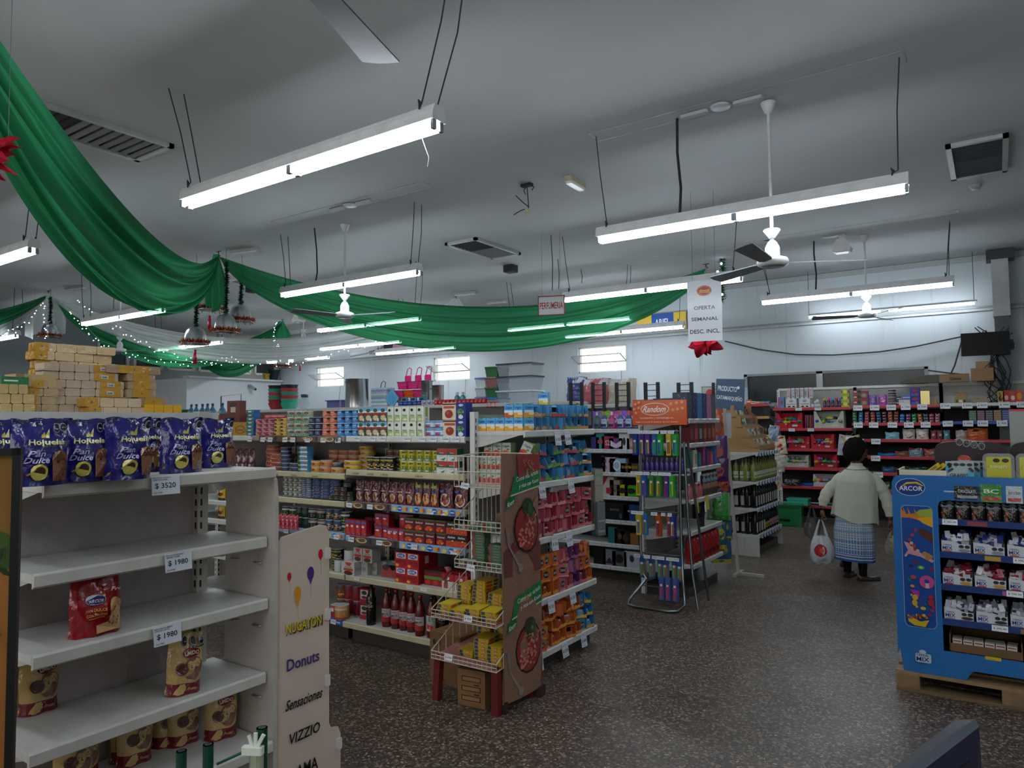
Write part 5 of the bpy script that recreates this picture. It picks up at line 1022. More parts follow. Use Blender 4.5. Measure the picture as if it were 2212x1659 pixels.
good(g2, o, 'open_case', 'box', 'small open white and red display case in the middle of the fifth shelf', None, gx(824) - UR, .12, z5, .2)
NO = [('p', [(.1, .95), (.9, .95), (.9, .6), (.1, .6)], '#d2d0d4'), ('e', .5, .78, .34, .14, '#2c52a0'), ('t', 'NOEL', .5, .78, .5, .14, '#e3e6ea'), ('r', .1, .3, .9, .5, '#7d1420'), ('e', .2, .14, .14, .1, '#d8a82c'), ('e', .7, .25, .25, .16, '#8d1a1a')]
run(852, 903, 2, 2, K('puree_carton', '#b81c2a', NO, [('r', 0, 0, 1, 1, '#96141f'), ('r', .3, .3, .5, .8, '#c9b0b0')], .22), 'big red tomato carton with blue oval', 'puree_carton', 'carton', z5, S5, .112, y=.03)
RG_ = [('r', 0, .4, 1, .6, '#5a8a2c'), ('e', .5, .2, .36, .16, '#b52a1c'), ('r', 0, .85, 1, 1, '#3a2a24')]
run(905, 955, 3, 1, K('puree_carton', '#7d1a20', RG_, None, .06), 'dark red and green tomato carton', 'puree_carton', 'carton', z5, S5, .11, y=.08, depthrow=1)
RW = [('r', 0, 0, 1, .55, '#c3bfba'), ('r', .15, .1, .5, .45, '#a83a34'), ('e', .5, .74, .14, .1, '#c9c3c0'), ('e', .35, .5, .14, .1, '#2a5a3a')]
run(953, 1008, 2, 1, K('puree_carton', '#a31c28', RW, None, .06), 'red over white tomato carton', 'puree_carton', 'carton', z5, S5, .112, y=.03, depthrow=1)
# --- bottom shelf
S6, z6 = 'bottom tinned food shelf', .1586
FR = [('e', .5, .35, .36, .24, '#d08a3a'), ('e', .5, .8, .24, .1, '#2a4f94'), ('d', .5, .35, .3, .2, ('#e8b060', '#b5482c'), 12, .06)]
run(704, 722, 1, 2, T('food_tin', '#7a4a2a', FR), 'amber peach tin by the panel', 'food_tin', 'tin', z6, S6, .115, y=.12); run(716, 752, 2, 2, T('food_tin', '#8a2026', [('e', .5, .35, .36, .24, '#a82c2c'), ('e', .45, .8, .24, .1, '#2a4f94')]), 'red fruit tin with blue oval', 'food_tin', 'tin', z6, S6, .115, y=.14)
run(716, 733, 1, 1, T('food_tin', '#a33038', [('r', .1, .5, .6, .8, '#d9ccc8')]), 'red and white tin in front', 'food_tin', 'tin', z6, S6, .1, y=.0); run(728, 750, 1, 1, T('food_tin', '#b98a50', [('e', .5, .4, .4, .25, '#d9a050'), ('r', 0, .66, 1, .8, '#c9c2b0'), ('r', 0, 0, 1, .14, '#b03a2c')]), 'peach tin in front with silver lid', 'food_tin', 'tin', z6, S6, .11, y=-.02)
run(763, 782, 1, 2, K('puree_carton', '#8d1c2c', [('r', .1, .3, .9, .9, '#c3c3bf'), ('e', .5, .72, .3, .14, '#1d3a2c'), ('e', .5, .42, .3, .1, '#7d1c2c')]), 'maroon carton with white panel', 'puree_carton', 'carton', z6, S6, .12, y=.1)
kp = ((.034, 0), (.037, .01), (.037, .155), (.034, .185), (.024, .225), (.013, .25), (.013, .262), (.017, .264), (.017, .288), (.0005, .29))
KB = bottle('ketchup_bottle', kp, ('#3d0c0a', '#5a1512', '#5a1512', '#5a1512', '#4a100d', '#4a100d', '#3a0d0a', '#7d1a16', '#7d1a16'), (('r', 0, 0, 1, .82, '#a9a9ab'), ('r', 0, 0, 1, .3, '#8f231e'), ('d', .5, .28, .34, .16, ('#c23a26', '#8d1f16'), 9, .07), ('t', 'De la Huerta', .5, .72, .5, .12, '#9a2a34', .3), ('t', 'TOMATE', .52, .5, .6, .13, '#2a2a2e')), (.04, .16), .037, 'gloss')
KB2 = bottle('ketchup_bottle', kp, ('#3d0c0a', '#5a1512', '#5a1512', '#5a1512', '#4a100d', '#4a100d', '#3a0d0a', '#1a1a1a', '#1a1a1a'), (('r', 0, 0, 1, 1, '#97a08f'), ('e', .5, .78, .3, .16, '#1f3a2a'), ('e', .4, .3, .2, .16, '#b52a22'), ('e', .66, .24, .18, .14, '#b52a22')), (.05, .16), .037, 'gloss')
DB = bottle('wine_vinegar_bottle', ((.036, 0), (.038, .01), (.038, .2), (.03, .225), (.014, .25), (.014, .3), (.0005, .302)), ('#0b0a0c',) * 6, (('e', .5, .78, .3, .1, '#a08a7a'), ('e', .5, .78, .22, .07, '#0b0a0c'), ('t', 'OIGE', .5, .6, .7, .12, '#b3a494'), ('t', 'Bodega', .5, .42, .6, .08, '#7d2c34')), (.06, .2), .038, 'gloss')
for k, (px, me, lb) in enumerate(((828, KB, 'first of the five tomato bottles beside the black bottle'), (848, KB, 'second of the five tomato bottles in a row'), (866, KB, 'third of the five tomato bottles in a row'), (882, KB, 'fourth of the five tomato bottles in a row'), (900, KB, 'fifth tomato bottle, slightly forward of the other four'), (925, KB2, 'tomato bottle with green and white label'), (975, KB, 'tomato bottle near the wire rack, white label'), (1000, KB, 'tomato bottle behind the white upright foot'))):
    y = [.03, .03, .03, .03, -.01, -.0, -.01, .05][k]; good(g2, me, 'tomato_bottle', 'bottle', lb, 'tomato bottles', at(px, 1350, 'y', FY + y).x - UR, y, z6)
for px, y, lb in ((794, .0, 'black bottle left of the row of tomato bottles'), (951, .02, 'black bottle between tomato bottles near the wire rack'), (985, .1, 'black bottle deep behind the last tomato bottles')): good(g2, DB, 'black_bottle', 'bottle', lb, None, at(px, 1350, 'y', FY + y).x - UR, y, z6)
for px, lb in ((913, 'tomato bottle standing back in shade'), ): good(g2, KB, 'tomato_bottle', 'bottle', lb, None, gx(px) - UR, .12, z6)
# goods on the half hidden third unit
SY = [('e', .5, .4, .4, .2, '#b5652c'), ('e', .5, .32, .38, .1, '#6e3018'), ('r', 0, .0, 1, .12, '#1a1a1a'), ('t', 'Paty', .5, .8, .5, .1, '#1a1a1a')]
for k in range(6):
    zz = (1.0006, .8306, .5126)[k % 3]; good(g2c, pouch('snack_bag', .1, .05, .17, '#c9a41c', tuple(SY), 3, 'film', .85, .1), 'snack_bag', 'snack bag', 'yellow burger snack bag, %s one seen past the near shelf end' % ORD[k], 'yellow snack bags past the shelf end', .68 + .13 * (k // 3), .05, zz)
for k in range(5):
    p = at(608 + k * 8, 1143, 'y', 3.9); gw(pouch('juice_sachet', .05, .02, .12, '#a31c34', (('r', .3, .1, .6, .9, '#d8b4bc'),), 2, 'film', .9, .2), 'juice_sachet', 'sachet', 'red and white sachet, %s in the row above the cardboard panel' % ORD[k], 'red sachets by the panel', (p.x, 3.87 + .005 * k, .8306), .3)
# ================================================================ end cap with drink sachet cartons (front faces +x)
EX = -2.62
ec, _ = shelving('end shelves of drink sachet cartons with hanging price cards', (EX, 4.0, 0), PI / 2, 1.0, [(1.64, 0, .43, WH), (1.281, 0, .43, WH), (.90, 0, .43, WH), (.482, 0, .43, WH), (.126, 0, .43, WH)], 1.755, .44, back='#8d8a86')
for i, (x, z, t) in enumerate(((.42, 1.625, '$ 325'), (.56, 1.625, '$ 6200'), (.2, 1.27, '$ 300'), (.6, 1.27, '$ 325'), (.36, .89, '$ 325'), (.56, .89, '$ 5150'), (.3, .47, '$ 325'), (.6, .47, '$ 325'), (.14, .12, '$ 230'), (.48, .12, '$ 230'), (.76, .12, '$ 4380'))):
    b = B().box(-.042, .042, -.0015, 0, -.095, 0, '#c9ced6'); decals(b, lambda u, v, o: (-.042 + .084 * u, -.0015 - o, -.095 + .095 * v), [('t', t, .5, .45, .8, .24, '#22252b'), ('t', 'JUGO EN POLVO', .5, .87, .84, .06, '#3a3e46'), ('t', 'COD 18237', .35, .12, .5, .06, '#3a3e46')]); obj('price_tag', b, ec, (x, -.003, z), (-.15, .03 * (-1) ** i, 0))
def clight(bot, body='#3f9ad0'): return (('r', 0, 0, 1, .3, bot), ('e', .3, .3, .3, .1, bot), ('e', .75, .27, .3, .1, '#e8d3a0'), ('r', 0, .34, 1, .52, '#cfe0e6'), ('t', 'Clight', .5, .7, .8, .22, '#1f3f9a', .3), ('p', [(.2, 1), (.5, .92), (.8, 1)], '#4a8f3a'))
CL = {k: carton('sachet_carton', .072, .06, .092, '#57aada', clight(k), (('r', 0, 0, 1, .3, k), ('r', .2, .4, .8, .9, '#7cbce0')), '#4a8f3a') for k in ('#d9a032', '#b8502c', '#c9c03a', '#a03a2c')}
CG = carton('sachet_carton', .072, .06, .092, '#b9bfae', (('r', 0, 0, 1, .32, '#a8342c'), ('e', .4, .34, .3, .1, '#c94a32'), ('t', 'Clight', .5, .72, .8, .2, '#2a3f8a', .3), ('e', .7, .5, .15, .07, '#4a8a3a')), (('r', 0, 0, 1, 1, '#8a9a78'),), '#6fa04a')
def ecw(me, cat, lb, g, x, y, z, rz=0, tilt=(0, 0), nm='sachet_carton'): put(me, nm, cat, lb, g, (x, y, z), rz, tilt)
for t in range(2):
    for k in range(5 - t * 3): ecw(CL['#d9a032' if k > 0 or t == 0 else '#b8502c'], 'carton', 'blue and orange sachet carton facing the stand, %s out from the upright, %s tier' % (ORD[k + 3 * t], ORD[t]), 'blue cartons facing the stand', -3.0 + (k + 3 * t) * .077, 4.03, 1.6406 + t * .0925)
for t in range(2): ecw(CL['#d9a032'], 'carton', 'closed blue and orange carton at the near corner, %s tier' % ORD[t], None, EX - .01, 4.07, 1.6406 + t * .0925, PI / 2 - .5)
ecw(CL['#c9c03a'], 'carton', 'blue and yellow sachet carton alone on top of the end shelves', None, -2.78, 4.5, 1.8266, .25)
gw(carton('carton_box', .07, .05, .085, '#56524e'), 'carton_box', 'box', 'plain grey carton behind the lone blue yellow carton', None, (-2.86, 4.62, 1.8266), .3)
def jumble(z, tiers, cols, x0, pitch, h, w_, pal, desc, shelf, seed, tilt=.12, y=.01, closed=None, skip=()):
    q = random.Random(seed)
    for t in range(tiers):
        for c in range(cols):
            if (t, c) in skip: continue
            p = pal[min(len(pal) - 1, int(c / cols * len(pal)))] if not isinstance(pal[0], list) else q.choice(pal[0]); s = q.randint(0, 5)
            cl = closed and q.random() < closed
            if cl: me = carton('sachet_carton', w_, .06, h - .002, p[0], (('e', .5, .5, .36, .24, '#1c2420'), ('t', 'TANG', .5, .5, .56, .2, '#c9b8a8', .2), ('r', 0, .0, 1, .12, p[1]), ('e', .8, .85, .14, .1, '#6da04a')), (('r', .1, .1, .9, .9, p[1]),))
            else: me = opencase('sachet_case', w_, .06, h - .002, p[0], p[1], p[2], s, p[3])
            lb = '%s %s, %s column, %s tier, %s' % ('closed' if cl else 'torn open', desc[min(len(desc) - 1, int(c / cols * len(desc)))], ORD[c], ORD[t], shelf)
            good(ec, me, 'sachet_carton' if cl else 'sachet_case', 'carton', lb, 'cartons on the ' + shelf, x0 + c * pitch + q.uniform(-.004, .004), y + q.uniform(0, .02), z + t * (h + .003) + .002, q.uniform(-.6, .45), (q.uniform(-tilt, tilt * .3) * (t > 0), q.uniform(-tilt, tilt) * (t > 0)))
DK = '#15181a'
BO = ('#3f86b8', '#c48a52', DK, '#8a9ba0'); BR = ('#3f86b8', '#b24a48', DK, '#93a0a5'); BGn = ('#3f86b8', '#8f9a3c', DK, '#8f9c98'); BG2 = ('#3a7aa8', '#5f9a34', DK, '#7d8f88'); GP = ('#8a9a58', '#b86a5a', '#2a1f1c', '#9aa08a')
jumble(1.6406, 2, 9, .2, .087, .09, .08, [BO, BO, BR, BR, BGn, BGn, BO, BO], ['blue and amber case', 'blue and red case', 'blue and olive case'], 'top end shelf', 11, .05)
jumble(1.2816, 3, 9, .17, .091, .088, .083, [GP, BR, BG2, BG2, BO, BR, BR, BG2, BO], ['green and red case', 'blue and green case', 'blue and amber case'], 'second end shelf', 12, .3, skip=((2, 2),))
for k in range(5): ecw(CG, 'carton', 'green and red sachet carton behind the rack, %s out from the upright, lower tier' % ORD[k], 'green red cartons behind the rack', -3.0 + k * .077, 4.03, 1.2816)
for k in range(5): ecw(CG, 'carton', 'green and red sachet carton behind the rack, %s out from the upright, middle tier' % ORD[k], 'green red cartons behind the rack', -3.0 + k * .077, 4.04, 1.3746)
for k in range(3): ecw(CG, 'carton', 'green and red sachet carton behind the rack, %s out from the upright, upper tier' % ORD[k], 'green red cartons behind the rack', -2.96 + k * .077, 4.05, 1.4676)
ecw(CG, 'carton', 'green sachet carton toppled over the top of the cardboard banner', None, -2.66, 4.04, 1.475, .3, (0, .45))
PK = ('#c25a68', '#c98a8a', '#2a1416', '#7d2a3a'); RD = ('#a83a4a', '#b86a6a', '#241214', '#6e2a34'); PU = ('#6e3a6a', '#9a5a8a', '#1c1018', '#5a2a58'); OR = ('#c4602c', '#d98a3a', '#1e1410', '#9a4a2a'); BL = ('#2f78a8', '#c9a83a', '#12181c', '#5a8fae')
jumble(.9006, 3, 9, .1, .1, .096, .09, [PK, PK, RD, PK, RD, RD, PK, RD], ['pink carton', 'dark pink carton'], 'third end shelf', 13, .15, closed=.42)
jumble(.4826, 3, 9, .1, .1, .096, .09, [OR, OR, OR, OR, PK, PK, PU, RD, OR], ['orange carton', 'pink carton', 'purple carton'], 'fourth end shelf', 14, .18, closed=.4)
jumble(.1266, 3, 9, .1, .1, .088, .088, [OR, OR, OR, OR, OR, OR, BL, BL], ['orange juice carton', 'green orange carton', 'blue and yellow carton'], 'bottom end shelf', 15, .2, closed=.3)
# hooks with hanging strips at the far side of the end cap
def hangstrip(nm, cat, lb, loc, n, pitch, w_, h, col, its, g=None, rz=0, dy=.02):
    r = empty(nm, lb, cat, loc, rz, g); obj('hook_arm', B().tube([(0, .12, 0), (0, -.02 - n * dy, 0), (0, -.025 - n * dy, .012)], .003, '#8d9295', 'metal', 5), r)
    for k in range(n):
        b = B().box(-w_ / 2, w_ / 2, 0, .004, -h, .0, col, 'film'); decals(b, lambda u, v, o: (-w_ / 2 + u * w_, -o, -h + v * h), its, 'film'); obj('hanging_pack', b, r, (0, -k * dy, -.004), (0, .02 * math.sin(k * 3), 0))
    return r
hangstrip('hanging_strips', 'hanging strips', 'grey hanging card strips beside the second end shelf', (EX - .02, 5.03, 1.33), 4, 0, .075, .26, '#8f8d82', (('r', .1, .5, .9, .52, '#6f6d64'), ('r', .1, .8, .9, .86, '#6f8d84')), rz=PI / 2 - .5)
hangstrip('hanging_strips', 'hanging strips', 'grey foil strips hanging beside the third end shelf', (EX - .02, 5.03, 1.08), 5, 0, .075, .26, '#6a6b6c', (('r', .1, .1, .9, .16, '#8f9092'), ('r', .1, .4, .9, .46, '#8f9092')), rz=PI / 2 - .5)
# ================================================================ wire rack with soup boxes and the tall printed banner
kr = empty('wire_rack', 'cream wire basket rack on red wooden legs in front of the white upright', 'rack', (-2.9, 3.50, 0))
WC_ = '#b9b3a0'
def basket(z, h, x0, x1, y0, y1, front, n=11, slope=0):
    b = B(); r_ = .0028
    for k in range(n + 1):
        x = x0 + (x1 - x0) * k / n; b.tube([(x, y1, z + h), (x, y1, z), (x, y0, z - slope), (x, y0, z - slope + front)], r_, WC_, 'paint', 5, smooth=False)
    for (yy, zz) in ((y1, z + h), (y1, z), (y0, z - slope), (y0, z - slope + front), (y0, z - slope + front * .5), ((y0 + y1) / 2, z - slope / 2)): b.tube([(x0, yy, zz), (x1, yy, zz)], r_ * 1.3, WC_, 'paint', 5, smooth=False)
    for xx in (x0, x1):
        b.tube([(xx, y1, z + h), (xx, y0, z - slope + front)], r_ * 1.3, WC_, 'paint', 5, smooth=False)
        for k in range(1, 6): t = k / 6; yy = y0 + (y1 - y0) * t; b.tube([(xx, yy, z - slope * (1 - t)), (xx, yy, z - slope * (1 - t) + front + (h - front + slope) * t)], r_, WC_, 'paint', 5, smooth=False)
    obj('mesh_basket', b, kr); obj('basket_floor', B().box(x0 + .005, x1 - .005, y0 + .004, y1 - .004, z - .002, z + .001, '#a5887f', 'board') if not slope else B().add([(x0, y0, z - slope + .003), (x1, y0, z - slope + .003), (x1, y1, z + .003), (x0, y1, z + .003)], [(0, 1, 2, 3)], '#a5706c', 'board'), kr)
basket(1.30, .2, .06, .45, .02, .32, .19); basket(1.035, .235, .06, .45, .02, .32, .06); basket(.80, .21, .06, .45, .02, .32, .05)
basket(.56, .2, -.03, .46, -.1, .32, .045, 14, .05); basket(.31, .22, -.03, .46, -.1, .32, .045, 14, .05)
for (x, y, dx, dy) in ((-.0, -.06, -.02, -.0), (.43, -.06, .0, -.0), (.02, .28, -.02, .02), (.43, .28, 0, .02)):
    obj('leg', B().add([(x - .022, y - .022, .27), (x + .022, y - .022, .27), (x + .022, y + .022, .27), (x - .022, y + .022, .27), (x + dx - .022, y + dy - .022, 0), (x + dx + .022, y + dy - .022, 0), (x + dx + .022, y + dy + .022, 0), (x + dx - .022, y + dy + .022, 0)], [(0, 1, 2, 3), (0, 4, 5, 1), (1, 5, 6, 2), (2, 6, 7, 3), (3, 7, 4, 0), (7, 6, 5, 4)], '#6a1f20', 'wood'), kr)
for (x, z, t, tl) in ((.18, 1.31, '$ 1500.00', .1), (.22, .815, '$ 1800.00', .05), (.27, .54, '$ 920', .0), (.12, .29, '$ 930', 0)): obj('price_tag', price(t, .06, .036), kr, (x, -.02 if z > .7 else -.115, z + .02), (-.2, tl, 0))
obj('torn_tape', B().grid(lambda u, v: (.0 + .03 * u + .02 * math.sin(5 * v), -.0 - .02 * math.sin(7 * u), .8 - .08 * v), 4, 5, '#9a3a48', 'film'), kr)
def krg(me, nm, cat, lb, g, x, y, z, rz=0, tilt=(0, 0)): good(kr, me, nm, cat, lb, g, x, y, z, rz, tilt)
GB = carton('soup_box', .095, .07, .0165, '#4a6a4c', (('r', 0, .2, .25, .8, '#a03a34'), ('t', 'HUEVO', .6, .5, .5, .5, '#9aa89a')), (('r', .1, .2, .9, .8, '#5f7f60'),), '#4f7052')
YBx = carton('stock_cube_box', .1, .13, .021, '#b59a1c', (('r', .05, .1, .3, .9, '#28406a'), ('r', .5, .2, .8, .8, '#a83a26'), ('t', 'Caldo', .62, .5, .3, .5, '#e3d8b0')), (('r', .1, .2, .5, .8, '#a83a26'), ('r', .6, .2, .9, .8, '#28406a')), '#c2a828')
q = random.Random(9)
for k in range(13): krg(GB, 'soup_box', 'box', 'flat green soup box in the taller pile, %s from the bottom' % ORD[k], 'taller green box pile', .2 + q.uniform(-.004, .004), .08, .8035 + k * .0168, q.uniform(-.06, .06))
for k in range(9): krg(GB, 'soup_box', 'box', 'flat green soup box in the pile next to the banner, %s from the bottom' % ORD[k], 'green box pile next to the banner', .335 + q.uniform(-.004, .004), .07, .8035 + k * .0168, q.uniform(-.06, .06))
for k in range(4): krg(GB, 'soup_box', 'box', 'flat green soup box on the middle basket floor, %s from the bottom' % ORD[k], 'green boxes in the middle basket', (.16, .3, .3, .3)[k], .06, 1.0385 + (0, 0, 1, 2)[k] * .0168, q.uniform(-.1, .1))
for k in range(3): krg(GB, 'soup_box', 'box', 'flat green soup box high behind the wires, %s from the bottom' % ORD[k], 'green boxes high behind wires', .36, .12, 1.0885 + k * .0168, q.uniform(-.1, .1))
for k, x in enumerate((.115, .17)): krg(tin('food_tin', .03, .045, '#7a7d78', (('r', 0, .2, 1, .8, '#5a3a3a'), ('r', .3, .3, .7, .7, '#a9aba8'))), 'food_tin', 'tin', 'small tin on the third basket by the green boxes, %s from the wire edge' % ORD[k], 'small tins in the rack', x, .02, .8035)
for (x, y, n, z, nm) in ((.02, -.08, 3, .513, 'near corner'), (.13, -.08, 2, .513, 'front second'), (.24, -.08, 3, .513, 'front third'), (.36, -.08, 3, .513, 'banner side'), (.06, .07, 6, .54, 'rear corner'), (.18, .07, 8, .54, 'rear second'), (.3, .07, 5, .54, 'rear third'), (.4, .07, 4, .54, 'rear banner side')):
    for k in range(n): krg(YBx, 'stock_cube_box', 'box', 'yellow stock cube box, upper tray, %s pile, %s from the bottom' % (nm, ORD[k]), 'yellow boxes in the upper tray', x + .03 + q.uniform(-.004, .004), y, z + .012 + k * .0215, q.uniform(-.15, .25), (.03, 0))
for (x, y, n, z, nm) in ((.17, -.02, 2, .27, 'front'), (.21, .12, 6, .29, 'rear middle'), (.29, -.02, 6, .27, 'middle front'), (.4, -.04, 5, .265, 'banner side'), (.33, .13, 9, .29, 'tallest rear'), (.43, .12, 7, .29, 'rear banner side')):
    for k in range(n): krg(YBx, 'stock_cube_box', 'box', 'yellow stock cube box, lower tray, %s pile, %s from the bottom' % (nm, ORD[k]), 'yellow boxes in the lower tray', x + q.uniform(-.004, .004), y, z + .008 + k * .0215, q.uniform(-.12, .12), (.03, 0))
b = B(); bx = lambda u, v, o: (-2.425 + .012 * math.sin(PI * u) + o + .02 * (1 - v) * (u - .5), 3.465 + u * .39 + .01 * math.sin(6 * v), .055 + v * 1.44 + .02 * (1 - u) * v)
b.grid(lambda u, v: bx(u, v, 0), 8, 24, '#856553', 'film'); b.grid(lambda u, v: bx(1 - u, v, -.012), 8, 24, '#8d7a66', 'board')
b.grid(lambda u, v: bx(0, v, -.012 * u), 1, 24, '#6d5a4a', 'board'); b.grid(lambda u, v: bx(1, v, -.012 * u), 1, 24, '#6d5a4a', 'board'); b.grid(lambda u, v: bx(u, 1, -.012 * v), 8, 1, '#6d5a4a', 'board')
it = []
for o_ in (0, .5):
    it += [('p', [(0, o_ + .0), (1, o_), (1, o_ + .12), (.5, o_ + .18), (0, o_ + .1)], '#6e3e38'), ('p', [(.25, o_ + .12), (.95, o_ + .3), (.95, o_ + .33), (.3, o_ + .16)], '#8f6c58'), ('e', .6, o_ + .19, .36, .105, '#2a1f1c'), ('e', .6, o_ + .19, .33, .095, '#8a3030'), ('d', .56, o_ + .16, .26, .06, ('#c0705a', '#a8503f', '#d0886a'), 60, .026), ('d', .7, o_ + .22, .2, .05, ('#8a6a4c', '#a58a6a', '#742a2a'), 26, .03), ('e', .62, o_ + .28, .16, .035, '#2c4026'), ('e', .7, o_ + .262, .1, .03, '#38502c'),
     ('p', [(.08, o_ + .13), (.14, o_ + .12), (.4, o_ + .03), (.34, o_ + .03)], '#8d8078'), ('p', [(.04, o_ + .2), (.12, o_ + .2), (.14, o_ + .12), (.08, o_ + .13)], '#7d7068'), ('e', .38, o_ + .03, .06, .018, '#8d8078'),
     ('p', [(.15, o_ + .33), (1, o_ + .365), (1, o_ + .455), (.55, o_ + .43), (.25, o_ + .41)], '#237a46'), ('p', [(.15, o_ + .325), (1, o_ + .36), (1, o_ + .366), (.15, o_ + .331)], '#c9c2b0'), ('t', 'Comé más variado', .62, o_ + .41, .66, .02, '#c9cfc4', 0, .05), ('t', 'y rico con Knorr', .66, o_ + .375, .6, .022, '#d9ded2', 0, .04), ('p', [(.04, o_ + .27), (.26, o_ + .3), (.26, o_ + .33), (.16, o_ + .325), (.06, o_ + .315)], '#1c6a3a'), ('t', 'Knorr', .16, o_ + .3, .16, .02, '#d9ded2', .2, .1)]
it += [('p', [(.35, .9), (1, .93), (1, 1), (.3, 1)], '#8a3636'), ('d', .6, .945, .2, .04, ('#a0553f', '#b56a4c', '#742a2a'), 40, .026)]
decals(b, bx, it, 'film', step=.0004)
o = obj('banner_panel', b); tag(o, 'tall curled cardboard banner with bean plates and green ribbons beside the wire rack', 'banner')
obj('banner_foot', B().box(-2.46, -2.40, 3.8, 3.87, 0, .06, '#3a2a24', 'board'), o); obj('banner_foot', B().box(-2.46, -2.43, 3.47, 3.5, 0, .07, '#3a2a24', 'board'), o)
KX = [('r', .15, .68, .85, .82, '#3a2c20'), ('r', .18, .7, .82, .8, '#8d6c48'), ('r', .15, .42, .85, .56, '#3a2c20'), ('r', .18, .44, .82, .54, '#8d6c48'), ('r', .15, .16, .85, .3, '#3a2c20'), ('r', .18, .18, .82, .28, '#8d6c48'), ('r', .62, .6, .8, .63, '#3a2c20'), ('r', .62, .34, .8, .37, '#3a2c20')]
p = at(1040, 1530, 'z', 0); gw(carton('carton_box', .19, .2, .215, '#80603f', tuple(KX), (('r', .3, .0, .32, 1, '#6d5034'),), '#8d6c48', 'board'), 'carton_box', 'box', 'small brown carton with three printed labels between the red rack legs', None, (-2.67, 3.46, 0), .12)
gw(carton('carton_box', .28, .3, .32, '#6e5238', (('e', .15, .8, .05, .06, '#3a2c20'), ('e', .32, .8, .05, .06, '#3a2c20'), ('r', .1, .08, .5, .1, '#3a2c20')), (), '#7a5c3e', 'board'), 'carton_box', 'box', 'larger plain brown carton standing behind the rear red rack leg', None, (-3.04, 3.66, 0), -.1)
# ================================================================ perfumery row
RY = 7.0
pz = lambda py: at(1330, py, 'y', RY).z
pf, _ = shelving('black backed perfumery shelves beyond the drink cartons', (-4.2, RY, 0), 0, 1.08, [(pz(y_), 0, .4, '#c3c6c6') for y_ in (927, 971, 1021, 1072, 1124, 1175, 1224)], 1.66, .42, back='#17181a', up='#b9bcbc')
PX = -4.2
tgt = [(.55 + .11 * k) for k in range(5)]
for y_ in (927, 971, 1021, 1072, 1124, 1175, 1224): tags(pf, pz(y_) + .002, 0, [t + .02 * math.sin(y_ + t * 9) for t in tgt], PR, .09, .035, .05)
def pg(px, y_, me, nm, cat, lb, g=None, dy=.03, rz=0): p = at(px, 1000, 'y', RY + dy); good(pf, me, nm, cat, lb, g, p.x - PX, dy, pz(y_) + .0006, rz)
def lotion(c, l, capc, cl='gloss'): return bottle('lotion_bottle', ((.03, 0), (.034, .01), (.034, .12), (.02, .14), (.012, .15), (.012, .19), (.0005, .19)), (c, c, c, c, capc, capc), (('r', .05, 0, .95, 1, l), ('e', .5, .75, .25, .12, '#5a6a94'), ('r', .2, .05, .8, .4, '#20304a')), (.02, .11), .034, cl)
for k, (px, c, l, cp) in enumerate(((1288, '#3a5a4a', '#5a7a6a', '#b9bcb4'), (1304, '#2f4a8a', '#b9c6dc', '#a0764a'), (1320, '#a0306a', '#c96a98', '#c9c9c9'), (1339, '#3a4f9a', '#b9c6dc', '#a0764a'), (1357, '#34507f', '#b9c6dc', '#a0764a'), (1373, '#34507f', '#b9c6dc', '#b9bcb4'))): pg(px, 927, lotion(c, l, cp), 'lotion_bottle', 'bottle', 'lotion bottle on the top perfumery shelf, %s past the drink cartons' % ORD[k], 'lotion bottles on the top perfumery shelf')
for k, c in enumerate(('#7a4ab0', '#6da83a', '#a83a8a', '#8a4ac0', '#b03a5a')): pg(1290 + k * 19, 927, pouch('wipes_pack', .13, .05, .2, c, (('e', .5, .5, .3, .2, '#c9c3d2'),), k, 'film', .9, .2), 'wipes_pack', 'pack', '%s soft pack behind the lotion bottles' % ['purple', 'lime green', 'magenta', 'violet', 'crimson'][k], None, .2)
def bx_(w_, h, c, its, d=.08): return carton('gift_box', w_, d, h, c, tuple(its), ())
